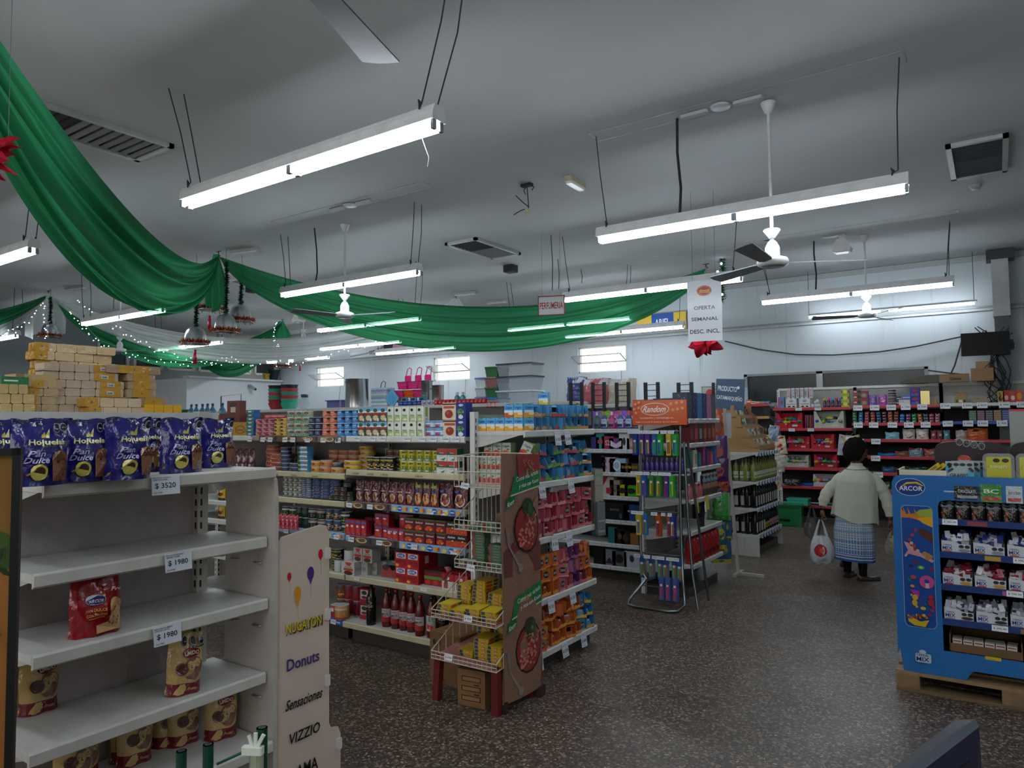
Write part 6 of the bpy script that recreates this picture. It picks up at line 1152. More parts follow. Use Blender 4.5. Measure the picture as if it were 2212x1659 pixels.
for k, (px, y_, w_, h, c, its, lb) in enumerate(((1286, 971, .1, .13, '#3a2a6e', [], 'deep purple box'), (1297, 971, .1, .2, '#2a8a8e', [('r', .2, .3, .8, .5, '#b04a6a')], 'tall teal box'), (1313, 971, .14, .14, '#9a2a4e', [('t', 'S2', .5, .5, .4, .4, '#d9b0b8')], 'crimson box with pale lettering'), (1331, 971, .16, .12, '#6a3a7e', [('p', [(.1, .8), (.5, .5), (.9, .8), (.9, .3), (.5, .1), (.1, .3)], '#cfc9d4')], 'purple box with white ribbon print'), (1349, 971, .12, .17, '#c3c6c8', [('e', .5, .5, .15, .25, '#2a2c30')], 'white box with black oval'), (1366, 971, .12, .12, '#9a7a72', [('e', .5, .5, .2, .3, '#c9a49a')], 'rosy brown box'),
 (1303, 1021, .05, .18, '#3a2058', [], 'narrow violet box'), (1314, 1021, .17, .16, '#bdaab4', [('d', .5, .5, .4, .4, ('#8a2a4a', '#6a3a6a'), 14, .05)], 'white box with dark red pattern'), (1334, 1021, .19, .15, '#8fb0c9', [('e', .45, .5, .25, .38, '#d3dde4'), ('e', .45, .5, .17, .26, '#8fb0c9')], 'pale blue box with ring'), (1352, 1021, .13, .1, '#4a3a1c', [('t', '505', .5, .6, .8, .3, '#b08a2c')], 'black and gold box'), (1368, 1021, .13, .1, '#4a3a1c', [('t', '505', .5, .6, .8, .3, '#b08a2c')], 'second black and gold box'),
 (1311, 1072, .15, .21, '#b9a9a4', [('p', [(0, 1), (.6, 1), (0, .3)], '#a01c2c'), ('r', .4, .1, .8, .4, '#a01c2c')], 'white and red box'), (1327, 1072, .12, .17, '#8d8274', [('t', 'IBIZA', .5, .6, .8, .2, '#2a2826'), ('t', '24/7', .5, .35, .8, .2, '#2a2826')], 'beige box with dark lettering'), (1343, 1072, .13, .12, '#b5a81c', [('e', .5, .5, .35, .25, '#1c1c14')], 'bright yellow box'), (1362, 1072, .15, .12, '#3aa01c', [('e', .5, .5, .35, .25, '#12200c')], 'bright green box'),
 (1326, 1124, .34, .18, '#0e0f12', [('t', 'BOOS', .5, .6, .3, .12, '#7d8084'), ('r', .66, .1, .74, .4, '#3a5a6a')], 'wide black gift box'), (1363, 1124, .2, .17, '#1a3f7a', [('t', 'BOOS', .5, .6, .5, .14, '#a9b4c4'), ('r', .7, .1, .8, .4, '#5a9ab0')], 'blue gift box'),
 (1320, 1175, .1, .17, '#1f6a6c', [], 'dark teal box'), (1336, 1175, .12, .16, '#141416', [('e', .5, .5, .2, .2, '#5a4a34')], 'black box'), (1348, 1175, .11, .14, '#1a1618', [('e', .5, .5, .3, .3, '#3a2c24')], 'black box with bronze arc'), (1366, 1175, .1, .12, '#8a5a2c', [], 'amber box'),
 (1292, 1224, .15, .18, '#101114', [], 'plain black box'), (1313, 1224, .15, .17, '#7d8084', [('p', [(.1, .1), (.9, .1), (.5, .5)], '#2a2c30')], 'silver box with black triangle'), (1334, 1224, .17, .16, '#5a5d62', [('e', .5, .5, .3, .3, '#1c1d20')], 'grey box with dark oval'), (1361, 1224, .18, .17, '#b0b4ba', [('e', .5, .55, .15, .22, '#26345a')], 'white box with navy emblem'))):
    pg(px, y_, bx_(w_, h, c, its), 'gift_box', 'box', lb + ' on the %s perfumery shelf' % {971: 'second', 1021: 'third', 1072: 'fourth', 1124: 'fifth', 1175: 'sixth', 1224: 'bottom'}[y_])
# end shelves of the perfumery row (front faces +x)
E3 = -2.45; ez = lambda py: at(1520, py, 'x', E3).z
e3, _ = shelving('end shelves of shampoo and gift boxes behind the toothbrush stand', (E3, 6.64, 0), PI / 2, .9, [(ez(y_), 0, .5, '#c6c8c6') for y_ in (905, 956, 1008, 1074, 1140, 1212)], 1.72, .52, back='#a5a39e')
tags(e3, ez(905) + .002, 0, [.1, .3, .5, .7], PR, .1, .034); tags(e3, ez(956) + .002, 0, [.15, .4, .65], PR, .1, .034); tags(e3, ez(1008) + .002, 0, [.2, .45, .7], PR, .1, .034)
for k, x in enumerate((.12, .42)): obj('price_tag', B().box(-.045, .045, -.002, 0, -.14, 0, '#c2b23a'), e3, (x, -.004, ez(1074) + .01), (-.1, .1, 0))
def eg(x, y_, me, nm, cat, lb, g=None, dy=.02, rz=0): good(e3, me, nm, cat, lb, g, x, dy, ez(y_) + .0006, rz)
for k, c in enumerate(('#3a3f4c', '#2a2058', '#2f7ab0', '#2c2468', '#b0708a', '#4a4f5c')): eg(.07 + k * .14, 905, carton('gift_box', .13, .15, .26, c, (('d', .5, .5, .46, .46, '#a9b0c4', 40, .02),), (('d', .5, .5, .46, .46, '#a9b0c4', 30, .02),)), 'gift_box', 'box', '%s starry box standing on the end shelves' % ['dark grey', 'deep violet', 'bright blue', 'indigo', 'dusty pink', 'slate'][k])
q = random.Random(2)
for k in range(6): eg(.1 + k * .13, 956, carton('perfume_box', .12, .09, .2, ['#5a1c22', '#8a1c26', '#2a343c', '#7d1c20', '#5a2a2a', '#8d2a20'][k], (('r', .2, .2, .8, .7, ['#8a3a3a', '#a84a4a', '#8d969a', '#a8643a', '#a0544c', '#b86a4a'][k]),)), 'perfume_box', 'box', '%s perfume box on the second end shelf' % ['dark wine', 'scarlet', 'charcoal', 'brick red', 'russet', 'ruddy orange'][k])
for k in range(7): eg(.08 + k * .12, 1008, carton('perfume_box', .07, .07, .2 - .03 * (k % 3), ['#2f5a4a', '#c9c2b0', '#1d6a6a', '#7a2a5a', '#5a2a6e', '#b0485a', '#3a5a9a'][k], (('r', .2, .2, .8, .8, ['#5a8a7a', '#8a8474', '#3a8a8a', '#a05a8a', '#7a4a9a', '#d07a8a', '#5a7aba'][k]),)), 'perfume_box', 'box', '%s slim box on the third end shelf' % ['dark green', 'cream', 'teal', 'plum', 'purple', 'coral', 'cornflower'][k])
for k in range(4): eg(.08 + k * .1, 1074, bottle('lotion_bottle', ((.03, 0), (.034, .01), (.034, .1), (.012, .13), (.012, .15), (.0005, .15)), ('#a8565c',) * 3 + ('#c9a0a0',) * 2, (), (.02, .1), .034, 'gloss'), 'lotion_bottle', 'bottle', 'pink lotion bottle, %s from the near side, fourth end shelf' % ORD[k], 'pink lotion bottles')
for k in range(4): eg(.5 + k * .11, 1074, bottle('spray_can', ((.03, 0), (.032, .01), (.032, .2), (.02, .22), (.022, .25), (.0005, .25)), ('#4a3a34', '#4a3a34', '#8d9aa4', '#3a3230', '#3a3230'), (('r', 0, .3, 1, .6, '#8d6a54'), ('r', 0, .7, 1, .9, '#6a8aa0')), (.02, .19), .032, 'gloss'), 'spray_can', 'can', 'dark spray can, %s after the pink bottles' % ORD[k], 'dark spray cans')
eg(.4, 1140, pouch('dark_bag', .1, .06, .42, '#141416', (), 2, 'film', .8, .2), 'dark_bag', 'bag', 'tall black packet leaning on the fifth end shelf')
for k in range(8): eg(.1 + k * .105, 1212, bottle('shampoo_bottle', ((.04, 0), (.045, .01), (.045, .2), (.035, .23), (.025, .25), (.0005, .25)), ('#8a1216', '#9a1418', '#9a1418', '#8a1216', '#6a0d10'), (('e', .5, .55, .3, .2, '#b8443a'), ('r', .2, .15, .8, .3, '#5a0d10')), (.02, .2), .045, 'gloss'), 'shampoo_bottle', 'bottle', 'big red shampoo bottle, %s from the near side, bottom end shelf' % ORD[k], 'red shampoo bottles')
gw(carton('carton_box', .2, .2, .24, '#34304a', (('r', 0, .7, 1, 1, '#8d3a3a'), ('p', [(0, 0), (1, 0), (.6, .6)], '#9a3a4a'), ('e', .5, .5, .2, .2, '#c9a08a')), (('r', 0, 0, 1, 1, '#2a3a6a'),)), 'carton_box', 'box', 'red and blue toy box standing above the orange stand sign', None, (at(1386, 880, 'y', 7.2).x, 7.2, 1.69), .1)
gw(carton('gift_box', .5, .2, .27, '#3f434c', (('d', .5, .5, .48, .45, '#a9b0c4', 70, .012),), ()), 'gift_box', 'box', 'wide grey starry box above the orange stand sign', None, (at(1460, 880, 'y', 7.25).x, 7.25, 1.67), .1)
# black ladder like uprights over the row
for k, (px, y, h0) in enumerate(((1245, 7.6, 1.7), (1293, 7.6, 1.7), (1345, 7.6, 1.7), (1408, 7.6, 1.7), (1480, 7.7, 1.72), (1553, 9.6, 1.7))):
    x = at(px, 850, 'y', y).x; b = B(); z1_ = at(px, 826, 'y', y).z
    for s in (-.075, .075): b.box(x + s - .018, x + s + .018, y - .015, y + .015, 0, z1_, '#1b1e24', 'paint')
    for j in range(7): b.box(x - .07, x + .07, y - .008, y + .008, z1_ - .03 - j * .065, z1_ - .022 - j * .065, '#1b1e24', 'paint')
    tag(obj('ladder_upright', b), 'black ladder shaped shelf upright, %s from the storage boxes' % ORD[k], 'upright', 'black ladder uprights')
# ================================================================ toothbrush stand
rs = empty('toothbrush_stand', 'bent grey tube stand of hanging toothbrushes under the orange sign', 'stand', (-2.9, 6.3, 0))
def tb(pts, r_=.013, c='#7d8285', m='metal'): return B().tube(pts, r_, c, m, 10)
obj('tube_frame', tb([(.05, .12, 1.65), (.03, .1, 1.0), (.02, .1, .5), (.06, .06, .26), (.12, .0, .22), (.0, -.12, .04), (.03, -.2, .015), (.1, -.24, .013), (.42, -.24, .013), (.5, -.2, .015), (.53, -.1, .05), (.47, .02, .24), (.44, .08, .6), (.43, .1, 1.1), (.44, .12, 1.65)]), rs)
obj('rear_leg', tb([(.47, .12, 1.5), (.5, .1, .8), (.55, .05, .3), (.62, -.02, .0)], .012), rs); obj('rear_leg', tb([(.5, .14, 1.5), (.54, .3, .6), (.58, .38, 0)], .012), rs)
sg = B().box(-.01, .53, .05, .075, 1.66, 1.895, '#c4501e', 'gloss'); sgf = lambda u, v, o: (-.01 + .54 * u, .05 - o, 1.66 + .235 * v)
decals(sg, sgf, [('e', .42, .64, .27, .26, '#dcd0c4'), ('e', .42, .64, .255, .235, '#c4501e'), ('t', 'Random', .42, .64, .42, .26, '#e6ddd4', .2), ('t', 'Innovación y tecnología en', .45, .28, .62, .09, '#e3d5c8'), ('t', 'higiene bucal al alcance de tus manos', .45, .12, .78, .07, '#e3d5c8')] + [('e', x, y, .03, .06, '#d98a4a') for x, y in ((.72, .84), (.82, .88), (.92, .9), (.76, .6), (.84, .63), (.93, .66), (.06, .85), (.12, .7), (.07, .5), (.13, .92), (.04, .65))], 'gloss')
obj('header_sign', sg, rs)
bars = (1.6, 1.22, .84, .44, .13)
for z in bars: obj('cross_bar', tb([(.04, .11, z), (.44, .11, z)], .006), rs)
q = random.Random(21)
COLS = ['#8a2230', '#3a8a3a', '#2a3a8a', '#c8b02c', '#2c6ab0', '#b0521c', '#5a2a8a', '#30a03a']
n_ = 0
def brushpack(c1, c2, c3):
    b = B().box(-.022, .022, 0, .008, -.2, 0, c1 if c1 != '#2a4a8a' else '#6d7a84', 'film'); f = lambda u, v, o: (-.022 + .044 * u, -o, -.2 + .2 * v)
    decals(b, f, [('r', 0, .72, 1, 1, c1), ('r', 0, 0, 1, .12, c1), ('r', .22, .08, .45, .72, c2), ('r', .55, .08, .78, .72, c3), ('r', .26, .62, .49, .72, '#e0e0dc'), ('r', .51, .62, .74, .72, '#e0e0dc')], 'film'); return b
for r_, z in enumerate((1.585, 1.2, .83, .43)):
    xs = [(.0, .06, .13, .19, .25, .33, .4), (.02, .08, .15, .23, .3, .36), (.02, .08, .22, .32, .36), (.04, .14, .22, .28, .36, .42)][r_]
    for k, x in enumerate(xs):
        n_ += 1; i = q.randrange(8)
        me = brushpack(COLS[(i + r_) % 8] if r_ != 3 else '#2a4a8a', COLS[(i + 3) % 8] if r_ != 3 else '#35a84a', COLS[(i + 5) % 8] if r_ != 3 else '#b0521c').mesh('toothbrush_pack')
        nd = 2 if (k + r_) % 2 else 3
        for d in range(nd): gw(me, 'toothbrush_pack', 'toothbrush', 'hanging toothbrush pack, %s row down, %s hook, %s in front' % (ORD[r_], ORD[k], ORD[nd - 1 - d]), 'toothbrush packs on the stand', (-2.88 + x, 6.3 + .06 - d * .022, z - .01), .04)
        for zz in (z,): obj('hook', B().tube([(x + .02, .11, zz), (x + .02, -.06, zz), (x + .02, -.065, zz + .01)], .0025, '#8d9295', 'metal', 5), rs); obj('price_tag', price(PR[k], .062, .03), rs, (x + .02, -.068, zz + .025), (-.1, 0, 0))
for k, x in enumerate((.28, .34, .41)):
    for d in range(3): gw(brushpack('#4a5a9a', '#d0502c', '#c0308a').mesh('toothbrush_pack'), 'toothbrush_pack', 'toothbrush', 'lowest hanging toothbrush pack, %s hook, %s in front' % (ORD[k], ORD[2 - d]), 'toothbrush packs on the stand', (-2.88 + x, 6.26 - d * .02, .265), 0)
for k in range(9): gw(bottle('mouthwash', ((.02, 0), (.024, .01), (.024, .1), (.01, .12), (.01, .15), (.0005, .15)), ('#3a2468', '#46307a', '#3a2468', '#7a6a9a', '#7a6a9a'), (), (.02, .1), .024, 'gloss'), 'mouthwash_bottle', 'bottle', 'purple bottle in the row behind the brushes, %s from the tube frame' % ORD[k], 'purple bottles behind the toothbrushes', (-2.86 + k * .05, 6.42, 1.2))
obj('rack_shelf', B().box(.02, .5, .12, .2, 1.185, 1.199, '#c3c6c6', 'paint'), rs)
p = at(1535, 1000, 'x', -2.42)
# leaning white post with hanging snack bags
ps = empty('snack_bag_stand', 'thin white post stand hung with purple and green bags', 'stand', (-2.42, 7.95, 0))
obj('post', B().add([(-.11, -.05, 1.83), (-.08, -.05, 1.83), (-.08, -.02, 1.83), (-.11, -.02, 1.83), (-.015, -.015, .0), (.015, -.015, 0), (.015, .015, 0), (-.015, .015, 0)], [(0, 1, 2, 3), (0, 4, 5, 1), (1, 5, 6, 2), (2, 6, 7, 3), (3, 7, 4, 0)], '#b5b2a4', 'paint'), ps)
obj('foot', B().box(-.02, .28, -.02, .02, 0, .03, '#a9a698', 'paint').box(-.02, .02, -.15, .15, 0, .03, '#a9a698', 'paint'), ps)
obj('info_card', B().box(-.16, -.02, -.045, -.04, 1.5, 1.78, '#b9bcc0'), ps)
for k, (x, z, w_, h, c1, c2) in enumerate(((-.22, 1.42, .2, .4, '#b8561c', '#7a2a10'), (-.17, 1.15, .24, .38, '#5a2468', '#b0401c'), (-.1, .98, .26, .3, '#4a2058', '#b8481c'), (-.12, .78, .26, .3, '#5a2a6a', '#b8481c'), (-.14, .6, .26, .3, '#7a9a7a', '#4a8a4a'), (.02, .62, .16, .28, '#3aa040', '#2a7a34'), (-.1, .38, .22, .26, '#2a5a8a', '#a89a2c'), (-.08, .14, .22, .26, '#2a4f7c', '#b0a02c'), (.0, .3, .12, .3, '#2f5a6a', '#b0a02c'))):
    gw(pouch('snack_bag', w_, .06, h, c1, (('r', .02, .0, .98, .16, c2), ('e', .5, .55, .3, .2, c2)), k, 'crinkle', .6, .3), 'snack_bag', 'snack bag', ['orange snack bag at the top of the thin post', 'purple and orange bag, upper one on the post', 'purple and orange bag, middle one on the post', 'purple and orange bag, third down on the post', 'pale green cleaning pack on the post', 'bright green pack on the outer side of the post', 'blue and yellow pack low on the post', 'blue and yellow pack lowest on the post', 'teal and yellow pack at the outer side low down'][k], None, (-2.5 + x * .3 - .02, 7.86 - .07 * (k % 3), z), .5)
# ================================================================ wine and book end shelves
W3 = -2.5; wz = lambda py: at(1650, py, 'x', W3).z
we, _ = shelving('end shelves of wine bottles under the cardboard book rack', (W3, 9.1, 0), PI / 2, 1.15, [(wz(y_), 0, .42, '#c6c8c6') for y_ in (976, 1038, 1095, 1152)], 1.3, .44, back='#4a4a48')
for x in (0, 1.13): obj('base_side', B().box(x, x + .02, .0, .44, 0, wz(1152) - .03, '#b9bab5', 'paint'), we)
for y_ in (976, 1038, 1095, 1152):
    for k in range(8): obj('price_tag', B().box(-.035, .035, -.002, 0, -.05, 0, '#c3cad4').box(-.05, .06, -.001, .0, -.05, 0, '#3a5a94'), we, (.12 + k * .13, -.002, wz(y_) + .002), (-.1, .2, 0))
wp = ((.032, 0), (.036, .01), (.036, .18), (.03, .205), (.014, .235), (.013, .29), (.015, .292), (.015, .305), (.0005, .306))
WW = bottle('wine_bottle', wp, ('#3a4418', '#727c34', '#727c34', '#666e30', '#5a6028', '#24405a', '#24405a', '#24405a'), (('r', .1, .1, .9, .8, '#b5b8a0'), ('r', .2, .3, .8, .4, '#5a6a3a')), (.03, .15), .036, 'gloss')
WR = bottle('wine_bottle', wp, ('#0c0a0b',) * 8, (('r', .25, .0, .75, 1, '#a9a8a4'), ('p', [(.3, .4), (.7, .6), (.7, .7), (.3, .5)], '#7d2a2a')), (.03, .15), .036, 'gloss')
WR2 = bottle('wine_bottle', wp, ('#0c0a0b',) * 5 + ('#3a1014',) * 3, (('r', .15, .1, .85, .8, '#a87a80'), ('r', .25, .3, .75, .45, '#5a1c24')), (.03, .15), .036, 'gloss')
WR3 = bottle('wine_bottle', wp, ('#0c0a0b',) * 8, (('r', .1, .1, .9, .9, '#9a9034'), ('r', .25, .3, .75, .6, '#2a2410')), (.03, .12), .036, 'gloss')
for r_, (y_, col) in enumerate(((1038, 'pale green white wine'), (1095, 'dark red wine'), (1152, 'dark red wine'))):
    for k in range(10):
        for d in range(2):
            me = WW if r_ == 0 else ((WR if k < 4 else (WR3 if k < 6 else WR2)) if r_ == 2 else WR)
            good(we, me, 'wine_bottle', 'bottle', '%s bottle, %s shelf, %s from the near side, %s row' % (col, ['upper', 'middle', 'lower'][r_], ORD[k], ['front', 'back'][d]), '%s bottles, %s shelf' % (col, ['upper', 'middle', 'lower'][r_]), .07 + k * .11, .03 + d * .09, wz(y_) + .0006, .1 * math.sin(k * 2 + d))
    for k in range(3): good(we, WW if r_ == 0 else WR, 'wine_bottle', 'bottle', '%s bottle, %s shelf, near side, %s inward' % (col, ['upper', 'middle', 'lower'][r_], ORD[k + 2]), '%s bottles, %s shelf' % (col, ['upper', 'middle', 'lower'][r_]), .06, .21 + k * .085, wz(y_) + .0006, -PI / 2)
bk = empty('book_rack', 'stepped brown cardboard rack of small books above the wine', 'rack', (W3, 9.2, wz(976) + .001), PI / 2)
side = [(.0, 0), (.4, 0), (.4, .55), (.36, .6), (.3, .6), (.3, .52), (.22, .44), (.22, .36), (.14, .3), (.14, .22), (.06, .16), (.0, .1)]
for x in (0, .78): obj('side_panel', B().prism([(p_[0], p_[1]) for p_ in side], x, x + .006, '#9a7a52', 'board', 'x'), bk)
for j in range(4): obj('step', B().box(0, .78, .02 + j * .09, .1 + j * .09, .05 + j * .13, .056 + j * .13, '#9a7a52', 'board').box(0, .78, .015 + j * .09, .02 + j * .09, .03 + j * .13, .085 + j * .13, '#a0805a', 'board'), bk)
q = random.Random(5)
for j in range(4):
    for k in range(8):
        c = q.choice(['#7a2a24', '#c9c4b8', '#2f5a3a', '#4a3a30', '#a89a7a', '#5a1c20', '#8d9a8a']); b = B().box(-.04, .04, 0, .012, 0, .12, c); decals(b, lambda u, v, o: (-.04 + .08 * u, -o, .12 * v), [('r', .1, .6, .9, .9, q.choice(['#c9c3b4', '#9a3a2c', '#2a2a28', '#4a7a4a'])), ('r', .2, .2, .8, .35, '#8d867a')])
        good(bk, b.mesh('book'), 'book', 'book', 'small book on the cardboard rack, %s step, %s from the near side' % (ORD[j], ORD[k]), 'small books on the cardboard rack', .07 + k * .092, .035 + j * .09, .058 + j * .13, q.uniform(-.1, .1), (-.25, 0))
# ================================================================ red shelves on the back wall
BY = 12.5; bz_ = lambda py: at(1850, py, 'y', BY).z
RS = '#b0323c'
U1, _ = shelving('red shelving unit of party goods at the back wall', (-3.15, BY, 0), 0, 1.22, [(bz_(y_), 0, .42, RS) for y_ in (879, 925, 971, 1013, 1055, 1097)], 2.2, .45, back='#8f8f8a', bz=0)
U2, _ = shelving('red shelving unit of wrapped sweets behind the person', (-1.93, BY, 0), 0, 1.22, [(bz_(y_), 0, .42, RS) for y_ in (877, 914, 949, 985, 1020, 1056)], 2.22, .45, back='#8f8f8a', bz=0)
U3, _ = shelving('white topped shelving unit of sweets above the blue display', (-.71, BY, 0), 0, 1.22, [(bz_(876), 0, .42, '#c9cbc8'), (bz_(912), 0, .42, '#2a4a94')] + [(bz_(y_), 0, .42, RS) for y_ in (949, 985, 1020)], 2.24, .45, back='#9a9a95', bz=0)
for U in (U1, U2, U3): obj('dark_backing', B().box(.02, 1.2, .43, .447, 0, bz_(880) - .03, '#2a2826', 'board'), U); obj('top_rail', B().box(0, 1.22, .42, .46, 2.2, 2.24, '#c9c8c0', 'paint'), U)
q = random.Random(12)
for U, X0, rows in ((U2, -1.93, (877, 914, 949, 985, 1020)), (U3, -.71, (876, 912))):
    for i, y_ in enumerate(rows): tags(U, bz_(y_) + .01, 0, [.1 + .23 * k + q.uniform(-.03, .03) for k in range(5 if i < 2 else 2)], ['$ 2200', '$ 3600', '$ 4200', '$ 1900'], .13, .085, .1, seed=i)
tags(U1, bz_(879), 0, [.42, .72], PR, .1, .045); tags(U1, bz_(925), 0, [.3, .6], PR, .1, .05)
def bg(U, px, y_, me, nm, cat, lb, g=None, dy=.05, rz=0, dz=0, tilt=(0, 0)): p = at(px, 900, 'y', BY + dy); good(U, me, nm, cat, lb, g, p.x - U.location.x, dy, bz_(y_) + .0006 + dz, rz, tilt)
S = lambda px: px * 8.9 / CF * 1.0
WB = carton('carton_box', .17, .16, .16, '#c9c9cc', (('e', .5, .72, .2, .14, '#8d918a'), ('e', .3, .15, .14, .1, '#2a2a2e'), ('e', .72, .15, .12, .1, '#2a2a2e'), ('r', .1, .38, .9, .44, '#5a5a60'), ('r', 0, 0, 1, .1, '#b5902c')), ())
for k in range(2): bg(U1, 1710 + k * 29, 879, WB, 'carton_box', 'box', ['white toy box next to the orange packs', 'second white toy box, next to the foil balls'][k])
for k in range(6): bg(U1, 1705 + k * 9.5, 879, carton('cone_box', .05, .1, .17, '#c9c6cb', (('t', ['SUL', 'OLE', 'FOX', 'SOC', 'MAX', 'SOC'][k], .5, .5, .7, .8, ['#a04a7a', '#5a5a6a', '#3a3a44', '#8a3a44', '#5a4a5a', '#a03a34'][k]),)), 'slim_box', 'box', 'slim printed box on the white toy boxes, %s along' % ORD[k], 'slim boxes on the white toy boxes', dz=.162)
bg(U1, 1688, 879, carton('slim_box', .1, .08, .19, '#4a7ab0', (('r', 0, 0, .3, 1, '#a04a7a'), ('e', .6, .5, .2, .2, '#a03a3a'))), 'slim_box', 'box', 'blue and pink carton at the outer end of the top red shelf')
for k, (dx, dz) in enumerate(((0, 0), (7, 0), (13, 0), (6, .05), (10, .07))): bg(U1, 1756 + dx, 879, B().ball(0, .03, .035, .032, .032, .034, '#b9bdc4', 'crinkle').mesh('foil_ball'), 'foil_ball', 'ball', 'silver foil ball, %s in the small heap' % ORD[k], 'silver foil balls', dz=dz)
for k, c in enumerate(('#d0a01c', '#c03a7a', '#3a8ac9', '#b8202c', '#2a6ab0')): bg(U1, 1782 + k * 8.6, 879, bottle('spray_can', ((.024, 0), (.026, .01), (.026, .1), (.02, .11), (.022, .115), (.022, .15), (.0005, .152)), ('#2a2030',) * 4 + (c, c), (('r', 0, .2, 1, .7, '#5a4a5a'),), (.01, .1), .026, 'gloss'), 'spray_can', 'can', 'small dark spray can with %s cap' % ['yellow', 'pink', 'light blue', 'red', 'blue'][k])
def stackp(U, px, y_, w_, h, n, base, its, nm, cat, lb, d=.1):
    me = carton(nm, w_, d, h - .003, base, tuple(its), ())
    for k in range(n): bg(U, px, y_, me, nm, cat, '%s, %s up' % (lb, ['lowest', 'second', 'third', 'fourth', 'fifth'][k]), lb, dz=k * h, rz=.05 * math.sin(px + k))
stackp(U1, 1827, 879, .12, .1, 3, '#8fb02c', [('r', 0, .3, 1, .7, '#8a3a8a'), ('e', .5, .5, .3, .3, '#c9c93a')], 'sweet_box', 'box', 'lime and purple sweet box pile')
stackp(U2, 1849, 877, .07, .085, 3, '#a8283a', [('r', 0, .0, .5, .5, '#2f7a3a'), ('r', .2, .6, .8, .8, '#d9c9c9')], 'sweet_box', 'box', 'red and green sweet box pile'); stackp(U2, 1857, 877, .05, .085, 3, '#2a5a34', [('r', 0, .5, 1, 1, '#2a2420')], 'sweet_box', 'box', 'dark green sweet box pile')
stackp(U2, 1868, 877, .11, .12, 2, '#8a2a4a', [('e', .5, .4, .4, .3, '#5a8a4a'), ('e', .5, .45, .2, .2, '#c96a7a')], 'sweet_box', 'box', 'crimson and green sweet box pile')
for k, (px, c, c2) in enumerate(((1886, '#6a4a9a', '#9a7ac0'), (1908, '#9a3a9a', '#d07ac9'))): bg(U2, px, 877, pouch('sweet_bag', .12, .06, .17, c, (('e', .5, .5, .35, .25, c2), ('e', .5, .4, .15, .1, '#c9b04a')), k, 'film', .9, .5), 'sweet_bag', 'bag', ['violet sweet bag standing on the top red shelf', 'pink and violet sweet bag standing on the top red shelf'][k])
for k in range(3): bg(U2, 1928, 877, tin('cream_pot', .055, .082, '#24262a', (('r', 0, .3, 1, .7, '#a9a6aa'), ('r', .2, .4, .8, .6, '#8a2a30')), '#d9dbdc'), 'cream_pot', 'pot', 'black and white pot, %s up' % ['lowest', 'middle', 'topmost'][k], 'stacked pots', dz=k * .083)
for k in range(2): bg(U2, 1940, 877, tin('cream_pot', .045, .07, '#24262a', (('r', 0, .3, 1, .7, '#a9a6aa'),), '#c9c9cc'), 'cream_pot', 'pot', 'smaller pot beside the stacked pots, %s up' % ['lower', 'upper'][k], 'stacked small pots', .12, dz=k * .07)
bg(U2, 1955, 877, carton('sweet_box', .15, .08, .09, '#c9c6c0', (('r', 0, .9, 1, 1, '#a8282c'), ('d', .5, .6, .45, .2, ('#2a2a2a',), 8, .06))), 'sweet_box', 'box', 'white and red sweet box beside the royal blue boxes'); bg(U2, 1960, 877, carton('sweet_box', .12, .05, .06, '#3a6ab0', (('r', .1, .4, .9, .6, '#b9c9dc'),)), 'sweet_box', 'box', 'light blue carton above the white red box', None, .1, dz=.09)
stackp(U2, 1978, 877, .13, .13, 2, '#1f2f8a', [('e', .5, .7, .3, .15, '#a8202c'), ('r', .1, .1, .9, .3, '#3a5a9a'), ('e', .7, .3, .15, .1, '#b03a2c')], 'sweet_box', 'box', 'royal blue sweet box pile')
bg(U2, 2000, 877, B().box(-.06, .06, 0, .05, 0, .21, '#c9b478', 'metal').mesh('gold_box'), 'gold_box', 'box', 'shiny gold box reflecting the lamps'); bg(U2, 2020, 877, carton('sweet_box', .06, .08, .08, '#9a7a44', (('r', .3, 0, .4, 1, '#6a4a24'),)), 'sweet_box', 'box', 'narrow brown carton next to the shelf post')
bg(U3, 2077, 876, carton('gold_box', .16, .1, .07, '#8a7430', (('r', .35, .2, .65, .8, '#c9c4a0'), ('e', .2, .5, .08, .3, '#3a2a1c'), ('e', .8, .5, .1, .3, '#2a241c'))), 'gold_box', 'box', 'low gold chocolate box on the white top shelf'); bg(U3, 2078, 876, carton('gold_box', .15, .02, .18, '#8a6f3c', (('r', .05, .1, .95, .85, '#8f7a58'), ('p', [(.4, .95), (.6, .95), (.5, 1)], '#c9b98a'))), 'gold_box', 'box', 'upright open brown and gold box lid on the white top shelf', None, .2)
bg(U3, 2118, 876, carton('sweet_box', .18, .1, .1, '#8f8064', (('d', .5, .7, .4, .12, ('#24221f',), 8, .06), ('d', .5, .25, .45, .2, ('#4a3a2a', '#c9c0a8'), 16, .04))), 'sweet_box', 'box', 'beige chocolate box with black round seals')
for k, (px, c, its) in enumerate(((2164, '#b08a2c', [('d', .5, .5, .3, .45, ('#4a2a1c',), 8, .1)]), (2176, '#9a2a24', [('e', .5, .4, .3, .2, '#c9a07a')]), (2190, '#b03a34', [('e', .5, .4, .3, .2, '#c9c0b8')]), (2204, '#b8442c', [('e', .5, .5, .4, .3, '#c97a1c')]))): bg(U3, px, 876, carton('sweet_box', .08, .1, .17 + .01 * (k % 2), c, tuple(its)), 'sweet_box', 'box', '%s sweet box at the outer end of the white top shelf' % ['mustard dotted', 'dark red', 'bright red', 'red orange'][k])
cl2 = ['#3f8a5a', '#4a80b8', '#b04a60', '#b5543c', '#2f5f8a', '#5a3048', '#b8604a', '#94493c', '#2f7ab8', '#8a4a8a', '#2f9a4a', '#b0643a', '#4a5868', '#a84060', '#a8707a']
